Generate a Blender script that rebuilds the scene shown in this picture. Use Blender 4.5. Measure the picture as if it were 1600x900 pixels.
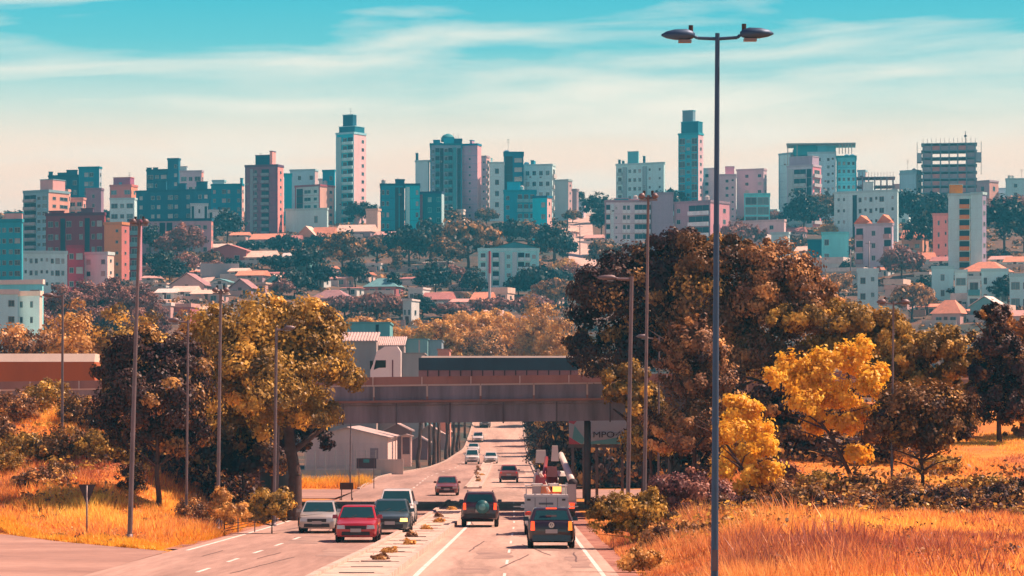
import bpy, math, random
import numpy as np
from mathutils import Vector, Matrix

for _o in list(bpy.data.objects):
    bpy.data.objects.remove(_o, do_unlink=True)
SC = bpy.context.scene
COL = SC.collection
R = math.radians
random.seed(7)

# ------------------------------------------------------------------ camera
F = 100.0 / 36.0 * 1600.0      # focal length in photo pixels
HY = 640.0                     # photo row of the eye level
CAMZ = 6.0
cd = bpy.data.cameras.new("camera")
cam = bpy.data.objects.new("camera", cd)
COL.objects.link(cam)
cd.lens = 100.0
cd.sensor_width = 36.0
cd.shift_y = (HY - 450.0) / 1600.0
cd.clip_start = 1.0
cd.clip_end = 20000.0
cam.location = (0, 0, CAMZ)
cam.rotation_euler = (R(90), 0, 0)
SC.camera = cam

# ------------------------------------------------------------------ light
SC.view_settings.view_transform = 'Standard'
SC.view_settings.look = 'None'
SC.view_settings.exposure = 1.0
SC.view_settings.gamma = 1.0
SUN_EL, SUN_AZ = 54.0, 14.0       # azimuth measured from +X towards +Y
sd = bpy.data.lights.new("sun", 'SUN')
sd.energy = 5.0
sd.angle = R(0.5)
sd.color = (1.0, 0.66, 0.50)
sun = bpy.data.objects.new("sun", sd)
COL.objects.link(sun)
_dir = Vector((math.cos(R(SUN_EL)) * math.cos(R(SUN_AZ)), math.cos(R(SUN_EL)) * math.sin(R(SUN_AZ)), math.sin(R(SUN_EL))))
sun.rotation_euler = _dir.to_track_quat('Z', 'Y').to_euler()

W = bpy.data.worlds.new("World")
SC.world = W
W.use_nodes = True
nt = W.node_tree
nt.nodes.clear()
N = nt.nodes.new
L = nt.links.new
out = N('ShaderNodeOutputWorld')
bg = N('ShaderNodeBackground')
L(bg.outputs[0], out.inputs[0])
sky = N('ShaderNodeTexSky')
sky.sky_type = 'NISHITA'
sky.sun_disc = False
sky.sun_elevation = R(SUN_EL)
sky.sun_rotation = R(90 - SUN_AZ)
sky.air_density = 1.0
sky.dust_density = 1.5
sky.ozone_density = 2.0
SKY_STRENGTH = 0.10
bg.inputs[1].default_value = SKY_STRENGTH
tc = N('ShaderNodeTexCoord')
sep = N('ShaderNodeSeparateXYZ')
L(tc.outputs['Generated'], sep.inputs[0])

def wmath(op, a, b=None, clamp=False):
    n = N('ShaderNodeMath'); n.operation = op; n.use_clamp = clamp
    for i, v in enumerate((a, b)):
        if v is None: continue
        if isinstance(v, (int, float)): n.inputs[i].default_value = v
        else: L(v, n.inputs[i])
    return n.outputs[0]

def wmix(fac, a, b, mode='MIX'):
    n = N('ShaderNodeMix'); n.data_type = 'RGBA'; n.blend_type = mode
    if isinstance(fac, (int, float)): n.inputs[0].default_value = fac
    else: L(fac, n.inputs[0])
    for i, v in ((6, a), (7, b)):
        if isinstance(v, tuple): n.inputs[i].default_value = (*v, 1)
        else: L(v, n.inputs[i])
    return n.outputs[2]

# clear air: violet overhead to tint shade, then teal, whitening and warming toward the skyline
ramp = N('ShaderNodeValToRGB')
L(sep.outputs[2], ramp.inputs[0])
cr = ramp.color_ramp
K = 0.9 / SKY_STRENGTH
stops = [(0.00, (0.62, 0.38, 0.26)), (0.072, (0.90, 0.55, 0.38)), (0.092, (0.80, 0.58, 0.43)), (0.108, (0.46, 0.53, 0.45)),
         (0.126, (0.10, 0.39, 0.41)), (0.147, (0.03, 0.33, 0.40)), (0.26, (0.035, 0.17, 0.26)), (0.48, (0.07, 0.035, 0.12)), (1.0, (0.085, 0.014, 0.085))]
cr.elements[0].position = stops[0][0]; cr.elements[0].color = (*stops[0][1], 1)
cr.elements[1].position = stops[-1][0]; cr.elements[1].color = (*stops[-1][1], 1)
for p_, c_ in stops[1:-1]:
    e = cr.elements.new(p_); e.color = (*c_, 1)
# the clear sky keeps a share of the physical sky model
tint = wmix(1.0, sky.outputs[0], (0.60, 0.62, 0.70), 'MULTIPLY')
skyk = N('ShaderNodeVectorMath'); skyk.operation = 'SCALE'; L(ramp.outputs[0], skyk.inputs[0]); skyk.inputs[3].default_value = K
clear = wmix(0.07, skyk.outputs[0], tint)
# thin streaky high cloud
zz = wmath('ADD', sep.outputs[2], 0.02)
cx = wmath('MULTIPLY', sep.outputs[0], 9.0)
cz = wmath('ADD', wmath('MULTIPLY', zz, 66.0), 11.3)
shear = wmath('MULTIPLY', sep.outputs[0], -2.5)
cz2 = wmath('ADD', cz, shear)
cmb = N('ShaderNodeCombineXYZ'); L(cx, cmb.inputs[0]); L(cz2, cmb.inputs[2]); L(wmath('MULTIPLY', sep.outputs[1], 3.0), cmb.inputs[1])
nz = N('ShaderNodeTexNoise'); nz.inputs['Scale'].default_value = 1.0; nz.inputs['Detail'].default_value = 7.0
nz.inputs['Roughness'].default_value = 0.52; nz.inputs['Distortion'].default_value = 0.35
L(cmb.outputs[0], nz.inputs['Vector'])
nz2 = N('ShaderNodeTexNoise'); nz2.inputs['Scale'].default_value = 0.38; nz2.inputs['Detail'].default_value = 3.0
L(cmb.outputs[0], nz2.inputs['Vector'])
cl = wmath('ADD', wmath('MULTIPLY', nz.outputs[0], 0.6), wmath('MULTIPLY', nz2.outputs[0], 0.6))
cl = wmath('MULTIPLY', wmath('SUBTRACT', cl, 0.555), 6.0, True)
cl = wmath('MULTIPLY', cl, 0.86)
# cloud thins out overhead
up = wmath('SUBTRACT', 1.0, wmath('MULTIPLY', wmath('SUBTRACT', sep.outputs[2], 0.20), 2.5, True), True)
cl = wmath('MULTIPLY', cl, up)
cloudc = N('ShaderNodeVectorMath'); cloudc.operation = 'SCALE'
cloudc.inputs[0].default_value = (0.72, 0.62, 0.51); cloudc.inputs[3].default_value = K
fin = wmix(cl, clear, cloudc.outputs[0])
L(fin, bg.inputs[0])

# ------------------------------------------------------------------ helpers
def px2x(px, D): return (px - 800.0) * D / F
def py2z(py, D): return CAMZ + (HY - py) * D / F
def S(t):
    t = np.clip(t, 0, 1); return t * t * (3 - 2 * t)

def lk(o, parent=None):
    COL.objects.link(o)
    if parent is not None: o.parent = parent
    return o

def tag(o, label, cat, group=None):
    o['label'] = label; o['category'] = cat
    if group: o['group'] = group
    return o

def thing(name, label, cat, loc=(0, 0, 0), rz=0.0, group=None):
    o = bpy.data.objects.new(name, None)
    o.empty_display_size = 0.5
    o.location = loc; o.rotation_euler = (0, 0, rz)
    lk(o); return tag(o, label, cat, group)

def struct(o): o['kind'] = 'structure'; return o
def stuff(o): o['kind'] = 'stuff'; return o

class MB:
    def __init__(s): s.v = []; s.f = []; s.m = []; s.mats = []
    def mi(s, m):
        if m not in s.mats: s.mats.append(m)
        return s.mats.index(m)
    def poly(s, pts, m):
        b = len(s.v); s.v += [tuple(p) for p in pts]; s.f.append(tuple(range(b, b + len(pts)))); s.m.append(s.mi(m))
    def box(s, x0, x1, y0, y1, z0, z1, m, taper=0.0):
        b = len(s.v); t = taper
        s.v += [(x0, y0, z0), (x1, y0, z0), (x1, y1, z0), (x0, y1, z0),
                (x0 + t, y0 + t, z1), (x1 - t, y0 + t, z1), (x1 - t, y1 - t, z1), (x0 + t, y1 - t, z1)]
        for q in ((0, 3, 2, 1), (4, 5, 6, 7), (0, 1, 5, 4), (1, 2, 6, 5), (2, 3, 7, 6), (3, 0, 4, 7)):
            s.f.append(tuple(b + i for i in q)); s.m.append(s.mi(m))
    def tube(s, p0, p1, r0, r1, m, n=8, caps=True):
        p0 = Vector(p0); p1 = Vector(p1); d = (p1 - p0).normalized()
        a = d.orthogonal().normalized(); c = d.cross(a); b = len(s.v)
        for p, r in ((p0, r0), (p1, r1)):
            for k in range(n):
                t = 2 * math.pi * k / n
                s.v.append(tuple(p + a * (r * math.cos(t)) + c * (r * math.sin(t))))
        i = s.mi(m)
        for k in range(n):
            s.f.append((b + k, b + (k + 1) % n, b + n + (k + 1) % n, b + n + k)); s.m.append(i)
        if caps:
            s.f.append(tuple(b + k for k in reversed(range(n)))); s.m.append(i)
            s.f.append(tuple(b + n + k for k in range(n))); s.m.append(i)
    def path(s, pts, rs, m, n=8):
        for i in range(len(pts) - 1): s.tube(pts[i], pts[i + 1], rs[i], rs[i + 1], m, n, False)
    def loft(s, rings, m, caps=True, closed=True):
        b = len(s.v); n = len(rings[0]); i = s.mi(m)
        for r in rings: s.v += [tuple(p) for p in r]
        for j in range(len(rings) - 1):
            for k in range(n if closed else n - 1):
                a0 = b + j * n + k; a1 = b + j * n + (k + 1) % n
                s.f.append((a0, a1, a1 + n, a0 + n)); s.m.append(i)
        if caps:
            s.f.append(tuple(b + k for k in reversed(range(n)))); s.m.append(i)
            s.f.append(tuple(b + (len(rings) - 1) * n + k for k in range(n))); s.m.append(i)
    def mesh(s, name, smooth=False):
        me = bpy.data.meshes.new(name)
        me.from_pydata(s.v, [], s.f)
        for m in s.mats: me.materials.append(m)
        me.polygons.foreach_set('material_index', s.m)
        if smooth: me.polygons.foreach_set('use_smooth', [True] * len(s.f))
        me.update(); return me
    def obj(s, name, parent=None, smooth=False, loc=(0, 0, 0), rz=0.0):
        o = bpy.data.objects.new(name, s.mesh(name, smooth))
        o.location = loc; o.rotation_euler = (0, 0, rz)
        return lk(o, parent)

def inst(name, me, parent=None, loc=(0, 0, 0), rz=0.0, sc=(1, 1, 1)):
    o = bpy.data.objects.new(name, me)
    o.location = loc; o.rotation_euler = (0, 0, rz); o.scale = sc
    return lk(o, parent)

def quads_mesh(name, co, mats, attr=None, nv=4):
    n = len(co) // nv
    me = bpy.data.meshes.new(name)
    me.vertices.add(len(co)); me.vertices.foreach_set('co', np.ascontiguousarray(co, dtype=np.float32).ravel())
    me.loops.add(n * nv); me.loops.foreach_set('vertex_index', np.arange(n * nv, dtype=np.int32))
    me.polygons.add(n)
    me.polygons.foreach_set('loop_start', np.arange(0, n * nv, nv, dtype=np.int32))
    me.polygons.foreach_set('loop_total', np.full(n, nv, dtype=np.int32))
    for m in mats: me.materials.append(m)
    if attr is not None:
        a = me.attributes.new('tone', 'FLOAT', 'FACE'); a.data.foreach_set('value', attr.astype(np.float32))
    me.update(calc_edges=True); return me

# ------------------------------------------------------------------ materials
_M = {}
def mat(name, col, rough=0.8, metal=0.0, var=0.12, scale=0.6, spec=0.4, bump=0.0, emit=None, streak=False, coat=0.0, streakcol=0.72):
    key = name
    if key in _M: return _M[key]
    m = bpy.data.materials.new(name); m.use_nodes = True
    nt = m.node_tree; b = nt.nodes['Principled BSDF']
    b.inputs['Roughness'].default_value = rough
    b.inputs['Metallic'].default_value = metal
    b.inputs['Specular IOR Level'].default_value = spec
    b.inputs['Coat Weight'].default_value = coat
    tc = nt.nodes.new('ShaderNodeTexCoord')
    mp = nt.nodes.new('ShaderNodeMapping'); nt.links.new(tc.outputs['Object'], mp.inputs[0])
    if streak: mp.inputs['Scale'].default_value = (1.0, 1.0, 0.12)
    nz = nt.nodes.new('ShaderNodeTexNoise'); nz.inputs['Scale'].default_value = scale; nz.inputs['Detail'].default_value = 6
    nz.inputs['Roughness'].default_value = 0.65
    nt.links.new(mp.outputs[0], nz.inputs['Vector'])
    r = nt.nodes.new('ShaderNodeMapRange'); nt.links.new(nz.outputs[0], r.inputs[0])
    r.inputs[1].default_value = 0.3; r.inputs[2].default_value = 0.7
    r.inputs[3].default_value = 1 - var; r.inputs[4].default_value = 1 + var
    mx = nt.nodes.new('ShaderNodeVectorMath'); mx.operation = 'SCALE'; mx.inputs[0].default_value = col
    nt.links.new(r.outputs[0], mx.inputs[3]); nt.links.new(mx.outputs[0], b.inputs['Base Color'])
    if bump:
        bp = nt.nodes.new('ShaderNodeBump'); bp.inputs['Strength'].default_value = bump
        n2 = nt.nodes.new('ShaderNodeTexNoise'); n2.inputs['Scale'].default_value = scale * 8; n2.inputs['Detail'].default_value = 4
        nt.links.new(tc.outputs['Object'], n2.inputs['Vector'])
        nt.links.new(n2.outputs[0], bp.inputs['Height']); nt.links.new(bp.outputs[0], b.inputs['Normal'])
    if emit:
        b.inputs['Emission Color'].default_value = (*emit[0], 1); b.inputs['Emission Strength'].default_value = emit[1]
    _M[key] = m; return m

def wallmat(col):
    key = 'plaster_%d_%d_%d' % tuple(int(c * 100) for c in col)
    return mat(key, col, 0.85, var=0.13, scale=0.5, streak=True, spec=0.2)

def leafmat(name, ca, cb, cc, trans=0.25, rough=0.6):
    if name in _M: return _M[name]
    m = bpy.data.materials.new(name); m.use_nodes = True
    nt = m.node_tree; nt.nodes.clear()
    out = nt.nodes.new('ShaderNodeOutputMaterial')
    at = nt.nodes.new('ShaderNodeAttribute'); at.attribute_name = 'tone'; at.attribute_type = 'GEOMETRY'
    rp = nt.nodes.new('ShaderNodeValToRGB'); nt.links.new(at.outputs['Fac'], rp.inputs[0])
    rp.color_ramp.elements[0].color = (*ca, 1); rp.color_ramp.elements[1].color = (*cc, 1)
    e = rp.color_ramp.elements.new(0.66 if 'dark' in name or 'olive' in name else 0.5); e.color = (*cb, 1)
    d = nt.nodes.new('ShaderNodeBsdfDiffuse'); t = nt.nodes.new('ShaderNodeBsdfTranslucent')
    g = nt.nodes.new('ShaderNodeBsdfGlossy'); g.inputs['Roughness'].default_value = 0.45; g.inputs['Color'].default_value = (0.8, 0.8, 0.8, 1)
    nt.links.new(rp.outputs[0], d.inputs[0]); nt.links.new(rp.outputs[0], t.inputs[0])
    mx = nt.nodes.new('ShaderNodeMixShader'); mx.inputs[0].default_value = trans
    nt.links.new(d.outputs[0], mx.inputs[1]); nt.links.new(t.outputs[0], mx.inputs[2])
    m2 = nt.nodes.new('ShaderNodeMixShader'); m2.inputs[0].default_value = 0.025
    nt.links.new(mx.outputs[0], m2.inputs[1]); nt.links.new(g.outputs[0], m2.inputs[2])
    nt.links.new(m2.outputs[0], out.inputs[0])
    _M[name] = m; return m

def groundmat(name, cols, scale, bumps=0.3, stretch=(1, 1, 1), rough=0.9, fine=12.0, coord='Object'):
    m = bpy.data.materials.new(name); m.use_nodes = True
    nt = m.node_tree; b = nt.nodes['Principled BSDF']; b.inputs['Roughness'].default_value = rough
    b.inputs['Specular IOR Level'].default_value = 0.2
    tc = nt.nodes.new('ShaderNodeTexCoord'); mp = nt.nodes.new('ShaderNodeMapping'); mp.inputs['Scale'].default_value = stretch
    nt.links.new(tc.outputs[coord], mp.inputs[0])
    n1 = nt.nodes.new('ShaderNodeTexNoise'); n1.inputs['Scale'].default_value = scale; n1.inputs['Detail'].default_value = 8; n1.inputs['Roughness'].default_value = 0.6
    n2 = nt.nodes.new('ShaderNodeTexNoise'); n2.inputs['Scale'].default_value = scale * fine; n2.inputs['Detail'].default_value = 5; n2.inputs['Roughness'].default_value = 0.7
    for n_ in (n1, n2): nt.links.new(mp.outputs[0], n_.inputs['Vector'])
    rp = nt.nodes.new('ShaderNodeValToRGB'); cr = rp.color_ramp
    cr.elements[0].position = 0.36; cr.elements[0].color = (*cols[0], 1)
    cr.elements[1].position = 0.64; cr.elements[1].color = (*cols[-1], 1)
    for i, c in enumerate(cols[1:-1]):
        e = cr.elements.new(0.36 + 0.28 * (i + 1) / (len(cols) - 1)); e.color = (*c, 1)
    nt.links.new(n1.outputs[0], rp.inputs[0])
    r = nt.nodes.new('ShaderNodeMapRange'); nt.links.new(n2.outputs[0], r.inputs[0])
    r.inputs[1].default_value = 0.3; r.inputs[2].default_value = 0.7; r.inputs[3].default_value = 0.82; r.inputs[4].default_value = 1.15
    sc = nt.nodes.new('ShaderNodeVectorMath'); sc.operation = 'SCALE'
    nt.links.new(rp.outputs[0], sc.inputs[0]); nt.links.new(r.outputs[0], sc.inputs[3]); nt.links.new(sc.outputs[0], b.inputs['Base Color'])
    bp = nt.nodes.new('ShaderNodeBump'); bp.inputs['Strength'].default_value = bumps; bp.inputs['Distance'].default_value = 0.1
    nt.links.new(n2.outputs[0], bp.inputs['Height']); nt.links.new(bp.outputs[0], b.inputs['Normal'])
    _M[name] = m; return m

ASPH = groundmat('asphalt', [(0.31, 0.22, 0.18), (0.43, 0.305, 0.25), (0.51, 0.37, 0.30)], 0.22, 0.15, (1.6, 0.12, 1), fine=9)
ASPH2 = groundmat('side_asphalt', [(0.28, 0.175, 0.145), (0.34, 0.21, 0.17), (0.40, 0.255, 0.205)], 0.15, 0.15, (0.6, 1, 1), fine=14)
PAVE = groundmat('pavement_concrete', [(0.44, 0.31, 0.26), (0.54, 0.39, 0.33), (0.60, 0.46, 0.39)], 0.6, 0.2)
GRASSG = groundmat('grass_soil', [(0.34, 0.11, 0.05), (0.50, 0.18, 0.05), (0.58, 0.25, 0.045), (0.44, 0.14, 0.07)], 0.09, 0.6)
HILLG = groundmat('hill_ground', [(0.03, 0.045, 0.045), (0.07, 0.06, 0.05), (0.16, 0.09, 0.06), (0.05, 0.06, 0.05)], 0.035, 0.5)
PAINT = mat('road_paint', (0.70, 0.64, 0.58), 0.7, var=0.25, scale=1.5)
KERB = mat('kerb_concrete', (0.42, 0.33, 0.28), 0.9, var=0.25, scale=1.2, bump=0.2)
CONC = mat('bridge_concrete', (0.205, 0.19, 0.225), 0.9, var=0.42, scale=0.8, bump=0.15, streak=True, spec=0.2)
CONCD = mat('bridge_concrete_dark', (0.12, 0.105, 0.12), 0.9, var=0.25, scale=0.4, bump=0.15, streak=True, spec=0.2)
CONCR = mat('median_barrier_concrete', (0.27, 0.14, 0.115), 0.9, var=0.25, scale=0.4, streak=True)
JOINT = mat('joint_concrete', (0.50, 0.42, 0.38), 0.9, var=0.1)
STEEL = mat('galvanised_steel', (0.16, 0.13, 0.145), 0.55, 0.35, var=0.2, scale=2.0)
STEELD = mat('lamp_grey_paint', (0.10, 0.10, 0.125), 0.55, 0.2, var=0.15, scale=2.0)
LENS = mat('lamp_lens', (0.16, 0.16, 0.18), 0.25, 0.0, var=0.02)
WOOD = mat('old_wood', (0.10, 0.055, 0.045), 0.9, var=0.3, scale=3)
BARK = mat('bark', (0.075, 0.042, 0.038), 0.95, var=0.35, scale=3.0, bump=0.4)
BARKL = mat('bark_light', (0.18, 0.10, 0.07), 0.95, var=0.3, scale=3.0, bump=0.4)
TYRE = mat('tyre_rubber', (0.018, 0.016, 0.018), 0.85, var=0.1)
RIM = mat('wheel_metal', (0.35, 0.34, 0.34), 0.4, 0.6, var=0.1)
UNDER = mat('car_underside', (0.015, 0.012, 0.014), 0.9, var=0.1)
BLKPL = mat('black_plastic', (0.03, 0.026, 0.03), 0.6, var=0.1)
CGLASS = mat('car_glass', (0.008, 0.045, 0.055), 0.08, 0.0, var=0.05, spec=0.45, coat=0.15)
HEADL = mat('headlight_lens', (0.62, 0.60, 0.58), 0.12, 0.2, var=0.05, spec=0.8)
HEADON = mat('headlight_lit', (0.9, 0.6, 0.3), 0.2, emit=((1.0, 0.45, 0.12), 1.6))
TAIL = mat('tail_lens', (0.45, 0.02, 0.012), 0.2, var=0.05, emit=((1.0, 0.04, 0.01), 0.25))
TAILON = mat('tail_lit', (0.7, 0.03, 0.01), 0.2, emit=((1.0, 0.07, 0.015), 0.9))
AMBON = mat('indicator_lit', (0.7, 0.12, 0.015), 0.2, emit=((1.0, 0.20, 0.02), 0.8))
PLATE = mat('number_plate', (0.38, 0.36, 0.36), 0.5, var=0.05)
WHITE = mat('white_enamel', (0.72, 0.70, 0.68), 0.4, var=0.06)
GL = [mat('window_glass_dark', (0.008, 0.035, 0.055), 0.15, var=0.3, scale=0.3, spec=0.5),
      mat('window_glass_teal', (0.04, 0.14, 0.17), 0.15, var=0.3, scale=0.3, spec=0.8),
      mat('window_blind', (0.42, 0.44, 0.42), 0.6, var=0.2)]
FRAME = mat('window_frame', (0.34, 0.38, 0.38), 0.6, var=0.05)
DARKIN = mat('shaded_loggia', (0.012, 0.045, 0.065), 0.7, var=0.2)  # near-black tone paints the shade of recesses that are built flat
# ------------------------------------------------------------------ terrain
_PY = np.array([-200, 0, 40, 82, 110, 137, 170, 236, 302, 365, 424, 460, 520, 620, 700, 800, 900, 1000, 1100, 1200, 1300, 1500, 1750, 2100, 2300], float)
_PZ = np.array([4.5, 2.4, 1.8, 1.2, .75, .35, 0, -.6, -.85, -.7, .4, 2.5, 7.4, 21, 30.4, 42.5, 55.5, 69.3, 80.5, 88.5, 91, 84, 95, 150, 140], float)
def prof(Y):
    Y = np.asarray(Y, float)
    a = np.interp(Y - 6, _PY, _PZ); b = np.interp(Y, _PY, _PZ); c = np.interp(Y + 6, _PY, _PZ)
    return (a + 2 * b + c) / 4
_XLY = np.array([0, 82, 104, 160, 200, 285, 302, 330, 410, 500, 560], float)
_XLX = np.array([-12.6, -12.5, -12.4, -11.9, -12.2, -13.2, -12.6, -9.6, -7.0, -6.2, -6.2], float)
_XRX_Y = np.array([0, 160, 200, 236, 302, 410, 500, 560], float)
_XRX_X = np.array([3.1, 3.1, 3.0, 2.7, 2.35, 2.0, 1.7, 1.6], float)
def XL(Y): return np.interp(Y, _XLY, _XLX)
def XR(Y): return np.interp(Y, _XRX_Y, _XRX_X)
# edge of the left grass triangle toward the side road
def side_edge(X): return np.interp(X, [-60, -24, -22.5, -18, -12.4], [150, 128.5, 125.5, 114, 103])
RBY = [0, 40, 65, 105, 113, 118, 128, 140, 150, 163]
RBZ = [2.9, 2.6, 2.25, 2.1, 1.55, 2.3, 3.0, 3.95, 4.5, 6.1]
def wob(X, Y):
    return (np.sin(X * .021 + 1.3) * np.cos(Y * .017 + .4) * 2.2 + np.sin(X * .053 + Y * .031) * 1.0)
def terrain(X, Y):
    X = np.asarray(X, float); Y = np.asarray(Y, float)
    shift = 55 * S((-X - 32) / 40) * S((Y - 300) / 120) * (1 - S((Y - 760) / 150)) + 25 * S((X - 70) / 50) * S((Y - 420) / 120) * (1 - S((Y - 760) / 150))
    base = prof(Y + shift)
    road = prof(Y)
    z = base.copy()
    # right bank before the bridge
    rb = S((X - XR(Y) - .5 - 4.6 * S((Y - 118) / 22)) / 5.0) * (1 - S((Y - 158) / 8))
    z = z + rb * (np.interp(Y, RBY, RBZ) - z)
    # left slope toward the highway embankment
    lf = S((-13.2 - X) / 7.0)
    lz = np.interp(Y - np.clip((-22 - X), 0, 30) * .55, [124, 132, 140, 150, 163], [0, .9, 2.2, 4.2, 6.2])
    inside = (Y > side_edge(X)) & (Y < 163)
    z = np.where((Y < 163) & (X < -13.2), road + lf * np.where(inside, np.maximum(lz - road * (lz > road), 0) * 1.0, 0), z)
    # the highway embankment itself
    top = 6.2 + .012 * X
    e = S((Y - 152) / 11) * (1 - S((Y - 194) / 7))
    lat = np.maximum(S((-15.5 - X) / 3.5), S((X - 10.0) / 3.5))
    z = np.maximum(z, z + lat * e * (top - z))
    # wobble on the hill
    z = z + wob(X, Y) * S((Y - 470) / 150) * S((np.abs(X + 2) - 10) / 25) * .9
    # corridor under the road, side street and cross street
    cor = (X > XL(Y) - .6) & (X < XR(Y) + .4) & (Y < 560)
    z = np.where(cor, road - .18, z)
    sr = (X <= -12.3) & (Y < side_edge(X) - .5)
    z = np.where(sr, prof(Y) - .18, z)
    cs = (Y > 201) & (Y < 236) & (X > -60) & (X < 40)
    z = np.where(cs, road - .18, z)
    return z
def T1(x, y): return float(terrain(np.array([x]), np.array([y]))[0])
def D_of(px, py, lo=215.0, hi=1290.0):
    Y = np.arange(lo, hi, 2.0)
    zz = terrain((px - 800) * Y / F, Y)
    sy = HY - (zz - CAMZ) * F / Y
    k = np.argmax(sy <= py)
    if sy[k] > py: return float(hi)
    return float(Y[k])

xs = np.concatenate([np.arange(-460, -100, 12), np.arange(-100, -30, 4), np.arange(-30, 16, 1.0), np.arange(16, 60, 2.0), np.arange(60, 140, 5), np.arange(140, 470, 12)])
ys = np.concatenate([np.arange(-40, 60, 10), np.arange(60, 240, 2.0), np.arange(240, 560, 5), np.arange(560, 1320, 12), np.arange(1320, 2310, 45)])
GX, GY = np.meshgrid(xs, ys)
GZ = terrain(GX.ravel(), GY.ravel()).reshape(GX.shape)
def grid_mesh(name, GX, GY, GZ, mats, fidx=None):
    ny, nx = GX.shape
    co = np.stack([GX, GY, GZ], -1).reshape(-1, 3)
    i = np.arange(nx - 1)[None, :] + nx * np.arange(ny - 1)[:, None]
    f = np.stack([i, i + 1, i + nx + 1, i + nx], -1).reshape(-1, 4)
    me = bpy.data.meshes.new(name)
    me.vertices.add(len(co)); me.vertices.foreach_set('co', co.astype(np.float32).ravel())
    me.loops.add(f.size); me.loops.foreach_set('vertex_index', f.astype(np.int32).ravel())
    me.polygons.add(len(f)); me.polygons.foreach_set('loop_start', np.arange(0, f.size, 4, dtype=np.int32))
    me.polygons.foreach_set('loop_total', np.full(len(f), 4, dtype=np.int32))
    for m in mats: me.materials.append(m)
    if fidx is not None: me.polygons.foreach_set('material_index', fidx.astype(np.int32))
    me.polygons.foreach_set('use_smooth', np.ones(len(f), bool))
    me.update(calc_edges=True); return me
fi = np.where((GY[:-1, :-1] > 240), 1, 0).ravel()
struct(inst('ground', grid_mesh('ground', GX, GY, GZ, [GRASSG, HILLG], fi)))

def strip(name, fl, fr, y0, y1, step, m, dz=0.0, nx=6, parent=None, dzl=None):
    yy = np.arange(y0, y1 + step * .5, step); uu = np.linspace(0, 1, nx)
    xl = np.array([fl(y) for y in yy]); xr = np.array([fr(y) for y in yy])
    X = xl[:, None] + (xr - xl)[:, None] * uu[None, :]; Y = np.repeat(yy[:, None], nx, 1)
    return inst(name, grid_mesh(name, X, Y, prof(Y) + dz, [m]), parent)

# medians: near end x by distance
MLX = lambda y: np.interp(y, [0, 82, 104, 185, 250, 395], [-6.6, -5.6, -5.2, -4.3, -3.9, -3.5])
MRX = lambda y: np.interp(y, [0, 82, 104, 140, 250, 395], [-3.9, -3.35, -3.1, -2.7, -2.5, -2.3])
CEN = lambda y: (MLX(y) + MRX(y)) / 2
ASPHL = groundmat('asphalt_left', [(0.27, 0.18, 0.15), (0.345, 0.23, 0.19), (0.42, 0.285, 0.235)], 0.22, 0.15, (1.6, 0.12, 1), fine=9)
struct(strip('road', XL, CEN, 10, 395, 5, ASPHL, 0.0, 6)); struct(strip('road', CEN, XR, 10, 395, 5, ASPH, 0.0, 6)); struct(strip('road', XL, XR, 395, 560, 5, ASPH, 0.0, 6))
# side street in the left foreground
yy = np.linspace(10, 160, 40)
def side_poly():
    X = np.linspace(-90, -12.45, 26); rows = []
    nY = 30
    GX_ = np.repeat(X[None, :], nY, 0)
    top = side_edge(X)
    GY_ = 10 + (top - 10)[None, :] * np.linspace(0, 1, nY)[:, None]
    return grid_mesh('side_street', GX_, GY_, prof(GY_) + 0.004, [ASPH2])
struct(inst('side_street', side_poly()))
def cross_poly(x0, x1, name):
    X = np.linspace(x0, x1, 20); Y = np.linspace(201.5, 235, 10); A, B = np.meshgrid(X, Y)
    return struct(inst(name, grid_mesh(name, A, B, prof(B) + 0.004, [ASPH2])))
cross_poly(-60, -12.6, 'cross_street'); cross_poly(2.9, 40, 'cross_street')

# kerbs along the outer edges
def kerb(fx, y0, y1, w, h, name='kerb', m=KERB, step=6):
    mb = MB(); ys_ = np.arange(y0, y1, step)
    for a in ys_:
        b = min(a + step - .03, y1)
        xa, xb = float(fx(a)), float(fx(b)); za, zb = float(prof(a)), float(prof(b))
        v = [(xa, a, za - .1), (xa + w, a, za - .1), (xb + w, b, zb - .1), (xb, b, zb - .1), (xa, a, za + h), (xa + w, a, za + h), (xb + w, b, zb + h), (xb, b, zb + h)]
        n = len(mb.v); mb.v += v
        for q in ((0, 3, 2, 1), (4, 5, 6, 7), (0, 1, 5, 4), (1, 2, 6, 5), (2, 3, 7, 6), (3, 0, 4, 7)):
            mb.f.append(tuple(n + i for i in q)); mb.m.append(mb.mi(m))
    return struct(mb.obj(name))
SHO = groundmat('shoulder_soil', [(0.22, 0.10, 0.08), (0.34, 0.16, 0.12), (0.42, 0.24, 0.18)], 0.7, 0.4)
struct(strip('road_shoulder', lambda y: XR(y) + .01, lambda y: XR(y) + 1.0, 20, 198, 4, SHO, -.01, 3))
struct(strip('road_shoulder', lambda y: XL(y) - .75, lambda y: XL(y) - .01, 106, 198, 4, SHO, -.01, 3))
kerb(lambda y: XR(y) + .02, 236, 520, .22, .12)
kerb(lambda y: XL(y) - .22, 236, 520, .22, .12)

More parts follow.
